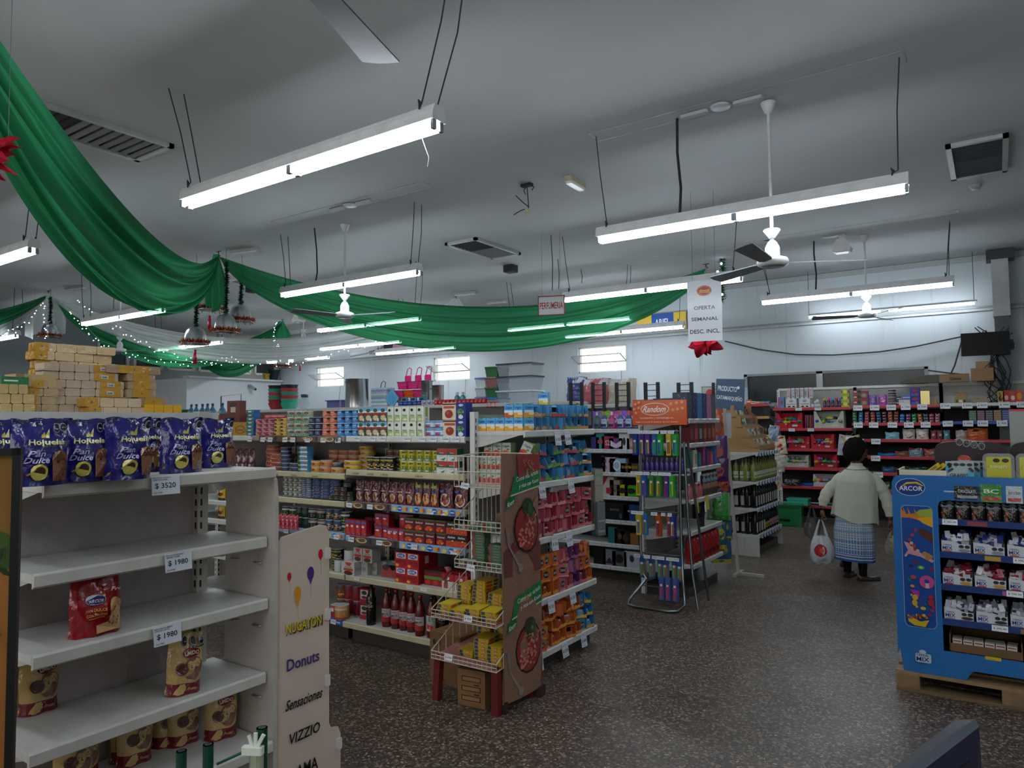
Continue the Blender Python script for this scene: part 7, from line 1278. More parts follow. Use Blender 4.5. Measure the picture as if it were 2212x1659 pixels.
for k, c in enumerate(cl2):
    n = 4 if k < 8 else 3
    for j in range(n): bg(U2, 1846 + k * 12.8, 914, pouch('sweet_bag', .065, .09, .045, c, (('r', .1, .35, .9, .6, '#a9b4b8'),), k % 5, 'crinkle', .7, .3), 'sweet_bag', 'bag', 'small wrapped sweets, %s pile behind the person, %s up' % (ORD[k], ORD[j]), 'small wrapped sweets, %s pile' % ORD[k], dz=j * .044, rz=.1 * math.sin(k + j))
for k, c in enumerate(('#3a7a54', '#7a4a5a', '#4a5458', '#9a7444', '#35569a', '#2a7a44', '#3a4f94')):
    for j in range(5): bg(U3, 2101 + k * 18, 912, carton('sweet_box', .09, .1, .031, c, (('r', .08, .3, .92, .6, '#8a8a90'),)), 'sweet_box', 'box', 'flat sweet box, %s pile on the blue edged shelf, %s up' % (ORD[k], ORD[j]), 'flat sweet boxes, %s pile' % ORD[k], dz=j * .032)
def bagpile(U, px, y_, w_, h, c, its, lb, mat='film', d=.12): bg(U, px, y_, pouch('sweet_bag', w_, d, h, c, tuple(its), int(px) % 7, mat, .7, .15, wr=.007), 'sweet_bag', 'bag', lb)
for a in ((1925, 949, .2, .11, '#7ab0bc', [('d', .5, .4, .4, .3, ('#c97a5a', '#4a8ab0'), 10, .05)], 'pale blue clear bag of sweets behind the person'), (1961, 949, .17, .16, '#c3b9b0', [('e', .5, .3, .3, .2, '#8a4a24')], 'white bag of brown sweets on the third red shelf'), (1990, 949, .17, .16, '#c9c3ba', [('d', .5, .3, .35, .25, ('#c9982c', '#b04a2c'), 10, .06)], 'white bag of yellow sweets on the third red shelf'), (2015, 949, .08, .14, '#8a4a50', [('r', .1, .4, .9, .6, '#c9a0a4')], 'dark rosy strip of sachets'), (2028, 949, .08, .14, '#7a4048', [('r', .1, .4, .9, .6, '#c9a0a4')], 'second dark rosy strip of sachets'), (2043, 949, .09, .14, '#4a8a90', [('r', .1, .4, .9, .6, '#a0c0c0')], 'teal strip of sachets')): bagpile(U2 if a[0] < 2035 else U3, *a)
for a in ((2075, 949, .15, .14, '#a89a94', [], 'crumpled pale bag near the purple heart boxes'), (2110, 949, .26, .17, '#b8561c', [('r', .1, .7, .9, .9, '#4a2c20')], 'bright orange bag on the third shelf')): bagpile(U3, *a, mat='crinkle')
for a in ((1975, 985, .2, .13, '#5a7f8a', [('d', .5, .3, .45, .3, ('#c9b04a', '#b04a4a', '#c9c9c9'), 16, .05), ('r', 0, .8, 1, 1, '#8a2a30')], 'clear bag of mixed sweets with red band'), (2008, 985, .2, .12, '#8a4a44', [('d', .5, .3, .45, .3, ('#c9964a', '#b04a4a', '#c9c9c9'), 16, .05)], 'clear bag of orange and white sweets'), (1912, 985, .26, .05, '#1f5a9a', [], 'flat blue bag beside the person head'), (1945, 985, .2, .08, '#7a4a2c', [('e', .5, .5, .4, .3, '#5a3a3a')], 'flat brown patterned bag'), (1915, 1020, .2, .09, '#24446a', [('r', .2, .3, .5, .4, '#4a6a8a')], 'dark blue folded bag behind the collar'), (1945, 1020, .2, .07, '#8f3a20', [], 'flat red brown bag'), (1975, 1020, .3, .1, '#1c3a24', [], 'dark green bag on the fifth shelf'), (1905, 1056, .16, .12, '#2a5a3a', [('r', .1, .4, .9, .7, '#b9a9a9')], 'green and white bag behind the cardigan')): bagpile(U2, *a)
# open display trays filled with small party goods
@cached
def tray(w_, h, c, pat, seed, ears=True):
    q = random.Random(seed); b = B(); pr = [(-w_ / 2, 0), (w_ / 2, 0), (w_ / 2, h), (w_ * .42, h), (w_ * .24, h * .38), (-w_ * .24, h * .38), (-w_ * .42, h), (-w_ / 2, h)]
    b.prism(pr, 0, .004, c, 'board'); b.prism([(-w_ / 2, 0), (w_ / 2, 0), (w_ / 2, h), (-w_ / 2, h)], .16, .164, c, 'board'); b.box(-w_ / 2, -w_ / 2 + .004, 0, .16, 0, h, c, 'board').box(w_ / 2 - .004, w_ / 2, 0, .16, 0, h, c, 'board').box(-w_ / 2, w_ / 2, 0, .16, 0, .004, c, 'board')
    if pat: decals(b, lambda u, v, o: (-w_ / 2 + w_ * u, -o, h * v), [('d', .5, .19, .46, .17, pat, 34, .012), ('e', .36, .26, .03, .05, '#c9c0b8'), ('r', .6, .12, .8, .24, '#b9b9bc')], 'board')
    return b.mesh('display_tray')
@cached
def toy(seed, pal):
    q = random.Random(seed); b = B()
    def f(u, v, a=q.uniform(0, 6), e=q.uniform(.6, 1.5)): t = 2 * PI * u; z = -1 + 2 * v; r = math.sqrt(max(0, 1 - z * z)) * (1 + .25 * math.sin(3 * t + a)); return (.055 * e * r * math.cos(t), .04 * r * math.sin(t), .034 * z + .03)
    b.grid(f, 12, 6, pal[seed % len(pal)], 'film'); return b.mesh('party_toy')
PAL = ('#b5a02c', '#2f7a4a', '#8a2a34', '#2a4a8a', '#b0562c', '#7a7a7c', '#a04a8a', '#24282c')
def trayset(px, y_, w_, h, c, pat, lb, n=9, U=U1):
    bg(U, px, y_, tray(w_, h, c, pat, int(px)), 'display_tray', 'tray', lb, None, .02); q = random.Random(int(px) + int(y_)); x0 = at(px, 900, 'y', BY + .02).x - U.location.x
    for k in range(n):
        x = x0 + w_ * (-.36 + .72 * ((k % 5) / 4)) ; y = .05 + .045 * (k // 5) ; z = bz_(y_) + .03 + h * .16 + .04 * (k // 5) + q.uniform(0, .02)
        good(U, toy(q.randrange(8), PAL), 'party_toy', 'toy', 'small wrapped party toy, %s in the %s' % (ORD[k], ' '.join(lb.split()[:6])), 'party toys in the ' + lb, x, y, z, q.uniform(0, 3))
trayset(1705, 925, .42, .26, '#a8242c', ('#8a1a22', '#b8383c'), 'red tray with angled ears, upper shelf near wine', 10)
trayset(1790, 925, .46, .28, '#a9b09c', ('#4a5a60', '#b8902c', '#6a8a9a'), 'big pale patterned tray on the upper shelf', 10)
for k, c in enumerate(('#8a2a6a', '#a83a5a', '#3a5a3a', '#b04a1c', '#7a1c6a', '#9a2a8a')): bg(U1, 1740 + k * 3.6, 925, carton('card_folder', .014, .15, .22, c), 'card_folder', 'folder', 'thin upright coloured card between the upper trays, %s' % ORD[k], 'thin coloured cards', .03)
trayset(1724, 971, .34, .2, '#a8242c', ('#7a141c',), 'red tray at the outer end, second shelf', 8); trayset(1775, 971, .36, .24, '#b02830', ('#7a141c', '#c04a4c'), 'red spotted tray in the middle, second shelf', 9)
trayset(1718, 1013, .38, .2, '#a9aa9a', ('#8f917e',), 'pale grey tray on the third shelf', 8); trayset(1780, 1013, .36, .22, '#a8242c', ('#7a141c',), 'red tray on the third shelf', 8)
trayset(1777, 1055, .36, .2, '#b0a3ac', ('#8a2a6a', '#2a2430', '#d9d3dc'), 'purple speckled tray on the fourth shelf', 5)
bg(U1, 1738, 1055, pouch('folded_cloth', .3, .14, .06, '#1c4a8f', (), 1, 'fabric', .9, .6), 'folded_cloth', 'cloth', 'folded bright blue cloth on the fourth red shelf'); bg(U1, 1736, 1055, pouch('folded_cloth', .3, .14, .04, '#1a1a1d', (), 2, 'fabric', .9, .6), 'folded_cloth', 'cloth', 'folded black cloth above the blue cloth', dz=.06)
bg(U1, 1706, 1055, pouch('black_package', .28, .1, .1, '#1c1b1e', tuple(('p', [(.5, .5), (.5 + .4 * math.cos(a), .5 + .4 * math.sin(a)), (.5 + .38 * math.cos(a + .12), .5 + .38 * math.sin(a + .12))], '#a9a9ac') for a in (0, .6, 1.2, 2, 2.8, 3.6, 4.4, 5.3)), 3, 'gloss', .9, .6), 'black_package', 'package', 'black package with silver star rays hanging over the shelf', dz=.01, dy=-.03)
bg(U1, 1758, 1097, pouch('folded_cloth', .5, .2, .05, '#1f4a44', (('r', 0, .6, 1, .9, '#a9a9b4'),), 1, 'fabric', .9, .7), 'folded_cloth', 'cloth', 'folded green and white cloth on the lowest red shelf'); 
gw(B().box(-.25, .25, 0, .3, 0, .34, '#1f6a3a', 'gloss').box(-.25, .25, -.01, 0, .3, .34, '#185a30', 'gloss').box(-.08, .08, -.004, 0, .08, .12, '#0c2416', 'gloss').box(-.2, .2, -.012, -.01, .0, .03, '#185a30', 'gloss').mesh('bottle_crate'), 'bottle_crate', 'crate', 'dark green plastic bottle crate on the floor behind the wine shelves', None, (at(1695, 1100, 'y', 11.9).x, 11.9, 0), .1)
gw(B().box(-.16, .16, 0, .22, 0, .1, '#3a9a84', 'gloss').box(-.17, .17, -.01, .23, .09, .11, '#44a892', 'gloss').mesh('plastic_tub'), 'plastic_tub', 'tub', 'pale teal plastic tub at the end of the lowest red shelf', None, (at(1724, 1090, 'y', 12.35).x, 12.3, bz_(1097) + .01))
# bags hung on the shelf edges
for k, (px, py, y, w_, h, c, c2, lb) in enumerate(((1668, 940, 12.2, .16, .32, '#8a97a8', '#5a6a7c', 'clear grey blue hanging bag near the wine, upper one'), (1684, 962, 12.2, .24, .3, '#b8ad94', '#a8322c', 'cream and red hanging bags near the wine'), (1680, 1000, 12.2, .2, .28, '#9a9a90', '#b8b2a0', 'grey and cream hanging bags below the upper ones'), (1676, 1040, 12.2, .2, .3, '#a89f90', '#a8702c', 'cream bag with orange foot hanging lowest near the wine'), (1822, 962, 12.1, .2, .32, '#9a9aa4', '#6a5a5c', 'grey hanging bag behind the golden one'), (1845, 965, 12.05, .24, .34, '#b39a54', '#b8bcc4', 'golden foil bag hanging behind the person head'))):
    p = at(px, py, 'y', y); gw(pouch('hanging_bag', w_, .05, h, c, (('r', .1, .85, .9, .95, c2), ('e', .6, .4, .2, .2, c2)), k, 'crinkle', .6, .2, wr=.01), 'hanging_bag', 'bag', lb, None, (p.x, y, p.z - h / 2), 0, (0, .12 * (-1) ** k), (('hang_cord', B().tube([(0, .02, h), (0, .2, h + .04), (0, BY - y + .02, h + .02)], .004, '#8d9295', 'metal', 5).mesh('hang_cord')),))
# small red shelf at far side of the back wall and counter things
U0, _ = shelving('low shelf unit with a dark microwave box beside the wine corner', (-4.05, BY, 0), 0, .84, [(bz_(868), 0, .4, '#b03a3c'), (bz_(897), 0, .4, '#b98a4a'), (bz_(940), 0, .4, '#b5a02c'), (bz_(985), 0, .4, '#8a8a88')], 1.9, .45, back='#3a3c40')
for k in range(5): bg(U0, 1618 + k * 10, 868, carton('sweet_box', .08, .1, .05 + .03 * (k == 0), ['#c0482c', '#c9bfae', '#a8583a', '#4a5a6a', '#3a4a5c'][k], (('r', .1, .4, .9, .7, ['#c9c0b4', '#7a3a2c', '#c9c0b4', '#8a9aa4', '#8a9aa4'][k]),)), 'sweet_box', 'box', 'small %s sweet box behind the dark blue sign' % ['orange', 'cream', 'rust', 'slate', 'dark blue'][k])
bg(U0, 1632, 897, B().box(-.25, .25, 0, .3, 0, .17, '#24282c', 'gloss').box(-.22, .14, -.004, 0, .03, .14, '#101214', 'gloss').mesh('microwave_box'), 'microwave_box', 'appliance', 'dark glass fronted box beside the wine shelves')
for k in range(8): bg(U0, 1612 + k * 7, 940, bottle('lotion_bottle', ((.02, 0), (.024, .01), (.024, .1), (.01, .12), (.0005, .13)), (['#3a5a7a', '#8a2a3a', '#2a2a30', '#7a8a94'][k % 4],) * 4, (), (.02, .1), .024, 'gloss'), 'small_bottle', 'bottle', 'small dim bottle under the microwave box, %s along' % ORD[k], 'small dim bottles')
# boxes stored on top of the back shelves
for (px0, px1, h, col, its, lb, y, rz) in ((2028, 2092, .12, '#8a7354', [('t', 'Gillette', .55, .4, .4, .4, '#2c2a28'), ('r', 0, .9, 1, 1, '#9a5a3c')], 'long brown carton with dark lettering on the back shelves', 12.6, 0), (2097, 2146, .19, '#8f7250', [], 'plain brown carton on the back shelves by the television', 12.55, 0), (2108, 2150, .3, '#9a7f5c', [('r', .6, .2, .9, .8, '#8a6f4e')], 'taller brown carton behind the plain one', 12.75, 0)):
    a = at(px0, 800, 'y', y).x; c = at(px1, 800, 'y', y).x; gw(carton('carton_box', round(c - a, 3), .2, h, col, tuple(its), (), None, 'board'), 'carton_box', 'box', lb, None, ((a + c) / 2, y, 2.2405), rz)
gw(B().prism([(-.27, 0), (.27, 0), (.27, .12), (.1, .12), (-.22, .05)], 0, .2, '#5f5c50', 'fabric').mesh('flat_bundle'), 'flat_bundle', 'bundle', 'dull olive flat bundle on top of the back shelves', None, (at(1985, 830, 'y', 12.6).x, 12.6, 2.2405))
sheet('framed_picture', .3, .34, '#8d9a94', [('e', .5, .6, .25, .25, '#a8242c'), ('r', .3, .1, .7, .4, '#c9c4b8'), ('d', .5, .3, .35, .2, ('#b03a34', '#d9d3c4', '#3a5a44'), 14, .05)], 'gold framed picture with red and white shapes behind the ladders', 'picture', (at(1533, 850, 'y', YB - .03).x, YB - .03, 2.16), edge='#8a7434')
gw(carton('card_board', .1, .02, .3, '#8fa9b8'), 'card_board', 'card', 'pale blue card leaning beside the wide window', None, (at(1609, 860, 'y', 12.7).x, 12.7, bz_(868)), .1)
# ================================================================ goods stored on the tall row behind
KX0 = -11.6
for k in range(3): shelving('plain storage shelf top behind the tinned food, %s from the far end' % ORD[k], (KX0 + k * 2.46, 7.6, 0), 0, 2.45, [(1.95, 0, .7, '#b9bab6'), (1.5, 0, .7, '#b9bab6')], 1.95, .74, back='#a5a5a0')
shelving('plain storage shelf top behind the drink cartons', (KX0 + 3 * 2.46, 7.6, 0), 0, 1.2, [(1.9, 0, .7, '#b9bab6'), (1.5, 0, .7, '#b9bab6')], 1.9, .74, back='#a5a5a0')
def tp(px, y=7.75, z=1.951): return (at(px, 870, 'y', y).x, y, z)
for k, (px, cs) in enumerate(((598, ['#8f2c30', '#8f2c30', '#2f8a74', '#a83a3c', '#2f8a74', '#24303a']), (625, ['#2f9a80', '#2f9a80', '#a83a3c', '#2f8a74', '#a83a3c', '#24303a']))):
    for j, c in enumerate(cs): gw(B().lathe([(.1, 0), (.13, .06), (.145, .11), (.15, .115), (.14, .11), (.1, .01)], c, 'gloss', 20, cap=False).lathe([(.0, .002), (.1, .0)], c, 'gloss', 20, cap=False).mesh('plastic_tub'), 'plastic_tub', 'tub', 'round plastic tub, %s pile, %s up' % (['redder', 'greener'][k], ORD[j]), 'round plastic tubs, %s pile' % ['redder', 'greener'][k], (*tp(px, 7.8 + .0 * k)[:2], 1.951 + j * .06))
gw(B().lathe([(.07, 0), (.085, .02), (.085, .15), (.05, .18), (.05, .2)], '#a9b9c4', 'clear', 18).lathe([(.055, .19), (.06, .2), (.06, .24), (.0005, .241)], '#26345a', 'gloss', 18).mesh('jar'), 'glass_jar', 'jar', 'clear jar with navy lid between the tubs and the steel pot', None, tp(658))
gw(B().rbox(-.17, .17, 0, .25, 0, .11, .03, '#5f5f8f', 'gloss').rbox(-.19, .19, -.02, .27, .11, .125, .03, '#54548a', 'gloss').mesh('storage_tub'), 'storage_tub', 'tub', 'blue violet plastic tub beside the big steel pot', None, tp(720, 7.7))
def pot(w_, h, lb, px, y=7.8, z=1.951): gw(B().lathe([(w_ / 2, 0), (w_ / 2, h), (w_ / 2 + .008, h + .004), (w_ / 2 - .01, h), (w_ / 2 - .01, .02)], '#c9ccce', 'metal', 28).mesh('steel_pot'), 'steel_pot', 'pot', lb, None, tp(px, y, z), 0, (0, 0), (('handle', B().tube([(-.05, -w_ / 2, h - .05), (-.04, -w_ / 2 - .03, h - .05), (.04, -w_ / 2 - .03, h - .05), (.05, -w_ / 2, h - .05)], .007, '#5a5e62', 'metal', 6).mesh('handle')),))
pot(.36, .44, 'tall shiny steel stock pot under the nearest small window', 771); pot(.16, .36, 'narrow steel pot beside the pink baskets', 922, 7.8); pot(.17, .28, 'second narrow steel pot further along', 946, 7.75)
for j in range(10): gw(B().rbox(-.17, .17, 0, .22, 0, .028, .05, ['#9a9ac4', '#c9c9d4', '#7ab0a0', '#b9c4cc', '#8a8ab8', '#7ab0a0', '#c9b9c9', '#8fb0b4', '#8a8ab8', '#a9c4d4'][j], 'gloss').mesh('plastic_plate'), 'plastic_plate', 'plate', 'pastel plastic tray in the stack beside the steel pot, %s up' % ORD[j], 'stack of pastel trays', (*tp(816, 7.7)[:2], 1.951 + j * .0285))
gw(B().rbox(-.1, .1, 0, .02, -.1, .1, .035, '#6ab0dc', 'gloss', 'y').rbox(-.07, .07, -.004, 0, -.07, .07, .03, '#5aa4d4', 'gloss', 'y').mesh('box_lid'), 'box_lid', 'lid', 'light blue square plastic lid standing on its corner', None, (*tp(846, 7.7)[:2], 2.07), 0, (0, PI / 4))
def bask(c, c2, w_=.2):
    b = B()
    for z, s in ((0, .8), (.05, .88), (.1, 1)): b.tube([(-w_ / 2 * s, -.06 * s, z), (w_ / 2 * s, -.06 * s, z), (w_ / 2 * s, .08 * s, z), (-w_ / 2 * s, .08 * s, z)], .006, c2 if z > .09 else c, 'gloss', 6, True)
    b.add([(-w_ * .4, -.048, 0), (w_ * .4, -.048, 0), (w_ * .48, -.058, .1), (-w_ * .48, -.058, .1)], [(0, 1, 2, 3)], c, 'gloss').add([(-w_ * .4, .064, 0), (w_ * .4, .064, 0), (w_ * .48, .078, .1), (-w_ * .48, .078, .1)], [(0, 1, 2, 3)], c, 'gloss')
    b.add([(-w_ * .4, -.048, 0), (w_ * .4, -.048, 0), (w_ * .4, .064, 0), (-w_ * .4, .064, 0)], [(0, 1, 2, 3)], c, 'gloss').add([(-w_ * .4, -.048, 0), (-w_ * .4, .064, 0), (-w_ * .48, .078, .1), (-w_ * .48, -.058, .1)], [(0, 1, 2, 3)], c, 'gloss').add([(w_ * .4, -.048, 0), (w_ * .4, .064, 0), (w_ * .48, .078, .1), (w_ * .48, -.058, .1)], [(0, 1, 2, 3)], c, 'gloss'); return b
def carrier(c, c2): return bask(c, c2).rbox(-.06, .06, .07, .085, .1, .2, .02, c, 'gloss', 'y').tube([(-.05, .08, .18), (-.03, .1, .3), (.0, .11, .32), (.05, .1, .3), (.05, .08, .18)], .007, c, 'gloss', 6)
CB = carrier('#d8307a', '#5a3a7a').mesh('toy_basket'); CB2 = bask('#c02a64', '#6a3a7a').mesh('toy_basket'); CO = bask('#c9501c', '#c02a64').mesh('toy_basket')
for k, px in enumerate((874, 896, 917)):
    p = tp(px, 7.85); gw(CB, 'toy_basket', 'basket', 'hot pink toy trolley basket with tall handle, %s of the top row' % ORD[k], 'pink trolley baskets', (p[0], p[1], 2.21)); gw(CO if k == 1 else CB2, 'toy_basket', 'basket', '%s toy basket under the top row, %s along' % (['pink', 'orange', 'pink'][k], ORD[k]), 'lower pink baskets', (p[0] - .03, 7.8, 2.08))
    b = B().rbox(-.06, .06, 0, .03, 0, .1, .02, '#2f8aa4', 'gloss', 'y').rbox(-.035, .035, -.003, 0, .03, .09, .01, '#2a3a44', 'gloss', 'y').lathe([(.02, 0), (.02, .02)], '#8fb01c', 'gloss', 10, .08, .0); gw(b.mesh('toy_cart'), 'toy_cart', 'toy', 'teal toy cart with lime wheels, %s under the baskets' % ORD[k], 'teal toy carts', (tp(873 + 19 * k, 7.65)[0], 7.65, 1.97))
gw(bask('#8a1c2c', '#7a1420', .3).mesh('hand_basket'), 'hand_basket', 'basket', 'dark red hand basket beside the stack of pastel trays', None, (tp(852, 7.9)[0], 7.9, 2.02)); gw(carrier('#3a2458', '#3a2458').mesh('hand_basket'), 'hand_basket', 'basket', 'dark purple basket with handle behind the pastel trays', None, (tp(818, 8.05)[0], 8.05, 2.05))
@cached
def bin_(w_, h, body, lid, clear): 
    return B().add([(-w_ * .45, 0.02, 0), (w_ * .45, .02, 0), (w_ * .5, 0, h), (-w_ * .5, 0, h), (-w_ * .45, .28, 0), (w_ * .45, .28, 0), (w_ * .5, .3, h), (-w_ * .5, .3, h)], [(0, 1, 2, 3), (5, 4, 7, 6), (4, 0, 3, 7), (1, 5, 6, 2), (0, 4, 5, 1)], body, 'clear' if clear else 'gloss').rbox(-w_ * .53, w_ * .53, -.015, .315, h, h + .018, .02, lid, 'gloss').mesh('storage_bin')
for k, (px, z, w_, h, body, lid, cl, lb) in enumerate(((1110, 1.901, .56, .2, '#a9b9c9', '#c9ced4', 1, 'large clear storage bin with white lid, lowest'), (1110, 2.121, .56, .17, '#a9b9c9', '#2a3038', 1, 'large clear storage bin with black lid, middle'), (1110, 2.311, .55, .15, '#b9c4cc', '#2a3038', 1, 'large clear storage bin with black lid, topmost'), (1061, 1.901, .2, .11, '#b9b9b0', '#3a6ac0', 1, 'small clear bin with blue lid in the middle pile'), (1061, 2.031, .2, .12, '#2f6a44', '#2a5f3c', 0, 'small green bin, lower one of the middle pile'), (1061, 2.171, .2, .12, '#8a6060', '#8f6a6a', 0, 'small dusty rose bin between two green bins'), (1061, 2.311, .2, .12, '#2f6a44', '#2a5f3c', 0, 'small green bin topmost of the middle pile'), (1037, 1.901, .17, .13, '#a9b4c4', '#5a80c0', 1, 'small clear bin with pale blue lid, lowest'), (1037, 2.051, .17, .11, '#b4bcc8', '#c9ced4', 1, 'small clear bin with white lid in the outer pile'), (1037, 2.181, .17, .11, '#b9bfc4', '#4a6ab8', 1, 'small clear bin with bright blue lid, topmost of outer pile'))):
    gw(bin_(w_, h, body, lid, cl), 'storage_bin', 'storage bin', lb, None, tp(px, 7.75, z))
for k, px in enumerate((984, 996)): gw(bottle('teal_bottle', ((.035, 0), (.04, .01), (.04, .1), (.015, .13), (.02, .14), (.02, .17), (.0005, .17)), ('#127a84', '#1a8f9a', '#127a84', '#c9ccd0', '#b9bcc4', '#b9bcc4'), (), (.02, .1), .04, 'gloss'), 'teal_bottle', 'bottle', 'bright teal bottle with white cap, %s of two' % ORD[k], 'teal bottles', tp(px, 7.62))
for k in range(16): gw(tin('red_jar', .035, .07, '#b0202c', (('r', .3, .3, .7, .6, '#d05a60'),), '#c02a34', 'gloss', 14, True), 'red_jar', 'jar', 'bright red small jar, %s in the line over the tins' % ORD[k], 'line of red jars', tp(940 + k * 8.6 , 7.6 if 1 else 0, 1.951 if 940 + k * 8.6 < 1050 else 1.901))
for k in range(8): gw(tin('patterned_cup', .04, .07, '#26388a' if k < 5 else '#b9b9c4', (('d', .5, .5, .45, .4, ('#8a9ac9', '#3a4a9a') if k < 5 else ('#3a3a5a',), 12, .06),), '#b9bcc4', 'gloss', 14, True), 'patterned_cup', 'cup', '%s patterned cup, %s in the line over the tins' % ('blue' if k < 5 else 'white dotted', ORD[k]), 'line of patterned cups', tp(862 + k * 10, 7.6))
for k in range(6): p = tp((418, 431, 442, 453, 470, 407)[k], 8.2); gw(bottle('soap_bottle', ((.04, 0), (.05, .01), (.05, .06), (.02, .11), (.015, .13), (.02, .14), (.02, .165), (.0005, .17)), ('#1f5a7a', '#2a6f94', '#1f5a7a', '#1f5a7a', '#123a50', '#123a50', '#123a50'), (('e', .35, .4, .3, .4, '#b5b02c'),), (.01, .08), .05, 'gloss'), 'soap_bottle', 'bottle', 'teal blue detergent bottle, %s by the yellow biscuit packs' % ORD[k], 'teal blue detergent bottles', (at((418, 431, 442, 453, 474, 407)[k], 870, 'y', 6.2).x, 6.2, 1.8556))
shelving('far plain shelf top with detergent bottles', (-12.6, 6.15, 0), 0, 3.6, [(1.855, 0, .7, '#b9bab6'), (1.4, 0, .7, '#b9bab6')], 1.855, .74, back='#a5a5a0')
p = at(400, 872, 'y', 6.6); b = B().grid(lambda u, v: (.5 * (u - .5) * (1 + .35 * v), .2 * math.sin(PI * u), .09 * v + .01 * math.sin(20 * u)), 20, 5, lambda u, v: '#3a2a44' if .3 < u < .65 else '#1f5a34', 'fabric'); b.lathe([(.0, 0), (.2, .01), (.3, .09), (.2, .1)], '#1f4a30', 'fabric', 20)
gw(b.mesh('straw_hat'), 'cloth_bundle', 'bundle', 'green and purple cloth bundle beside the biscuit packs', None, (p.x, 6.5, 1.8556))
p = at(597, 815, 'x', XW + .0)
for k, (px, c, s) in enumerate(((575, '#b8a02c', .1), (591, '#24343c', .17))): p = at(px, 820, 'x', XW - .02); gw(B().lathe([(s * .6, 0), (s, s * 1.5), (s * 1.1, s * 1.55), (s * 1.1, s * 1.7), (s * .9, s * 1.7)], c, 'gloss', 16).mesh('flower_pot'), 'flower_pot', 'pot', ['small yellow flower pot on the wall ledge', 'large dark flower pot on the wall ledge'][k], None, (XW - .02, p.y, 2.9505))
p = at(540, 833, 'x', XW + .06); r = empty('security_camera', 'small white security camera on the white partition wall', 'camera', (XW + .002, p.y, p.z)); obj('camera_mount', B().box(0, .05, -.03, .03, -.03, .03, '#b9bcc0', 'paint'), r); obj('camera_body', B().tube([(.05, 0, 0), (.2, .06, -.1)], .045, '#a9adb2', 'paint', 10).ball(.21, .065, -.105, .03, .03, .03, '#1a1c20', 'gloss'), r)
for k, (px, w_, h, c, lb) in enumerate(((1243, .3, .32, '#3a4a8a', 'blue cushion in a clear bag above the perfumery'), (1285, .42, .34, '#b05a64', 'coral pink cushion in a clear bag above the perfumery'), (1340, .4, .32, '#b8ae9c', 'cream cushion in a clear bag above the perfumery'))): gw(pouch('bagged_cushion', w_, .2, h, c, (('r', .05, .75, .95, .98, '#b9c0c8'),), k, 'crinkle', .9, .3, wr=.01), 'bagged_cushion', 'cushion', lb, None, (at(px, 860, 'y', 8.0).x, 7.95, (1.9506, 1.9006, 1.9006)[k]))
# metal trolley frame and brown paper sacks behind the purple bags
b = B(); A = at(477, 905, 'y', 7.0); D = at(520, 905, 'y', 7.0); zt = at(477, 856, 'y', 7.0).z; b.tube([(A.x, 7, 0), (A.x, 7, zt), (D.x, 7, zt + .02), (D.x, 7, 0)], .012, '#b9bcc0', 'metal', 8); tag(obj('metal_frame', b), 'upright chrome tube frame behind the brown cartons', 'frame')
# ================================================================ blue sweets display on its pallet
AX, AY = -.575, 5.15
pl = empty('wooden_pallet', 'weathered wooden pallet under the blue sweets display', 'pallet', (-.59, 5.12, 0))
for k in range(6): obj('deck_board', B().box(0, 1.3, .02 + k * .17, .13 + k * .17, .1, .122, '#8a7152', 'wood'), pl)
for x in (.0, .55, 1.15):
    for y in (.02, .42, .85): obj('block', B().box(x, x + .13, y, y + .11, .02, .1, '#7d6547', 'wood'), pl)
    obj('stringer_board', B().box(x, x + .13, 0, .98, .085, .1, '#7a6244', 'wood'), pl) if 0 else None
for y in (.02, .42, .85): obj('bottom_board', B().box(0.0, 1.3, y, y + .1, 0, .02, '#6a563c', 'wood'), pl)
ad = empty('sweets_display', 'tall blue cardboard sweets display with an oval logo and shelves', 'display', (AX, AY, .123))
fx = lambda px, py: (at(px, py, 'y', AY).x - AX, at(px, py, 'y', AY).z - .123)
BLU2 = '#1d5f9c'
zs = [fx(2045, y_)[1] for y_ in (1122, 1193, 1263, 1338)]; zt = 1.219; X1 = 1.14; xo = .25; zo1 = fx(2100, 1083)[1]; zo0 = fx(2035, 1405)[1]
b = B()
b.prism([(0, .1), (.0, zt - .05), (.015, zt - .015), (.05, zt), (X1, zt), (X1, zo1), (xo + .04, zo1), (xo + .01, zo1 - .01), (xo, zo1 - .04), (xo, zo0 - .01), (0.02, zo0 - .01)], 0, .012, BLU2, 'gloss')
b.prism([(.012, zo0), (.03, 0), (.36, 0), (.39, .05), (.41, .06), (X1, .06), (X1, zo0), ], -.006, .008, BLU2, 'gloss')
obj('front_panel', b, ad); obj('side_wall', B().box(.03, .04, .012, .8, 0, zt - .02, '#164d82', 'gloss').box(X1, X1 + .01, .012, .8, 0, zt - .02, '#164d82', 'gloss').box(0, X1, .79, .8, 0, zt - .02, '#12202e', 'board'), ad)
obj('top_tray', B().box(.01, X1, .012, .79, zt - .06, zt - .05, '#b9b4a0', 'board').box(.03, .3, .05, .06, zt - .05, zt + .03, '#c9c4ae', 'board').box(.03, .04, .05, .4, zt - .05, zt + .03, '#c9c4ae', 'board'), ad)
g = B(); F = lambda u, v, o: (u, -.0005 - o, v)
def pxd(l): return [tuple(fx(*p)) for p in l]
def E_(px, py, rx, ry, c): x, z = fx(px, py); s = 5.15 / 1.0 / CF * 1.02; return ('e', x, z, rx * s * 1.2 * .8, ry * s * .82, c)
cx, cz = fx(1966, 1052)
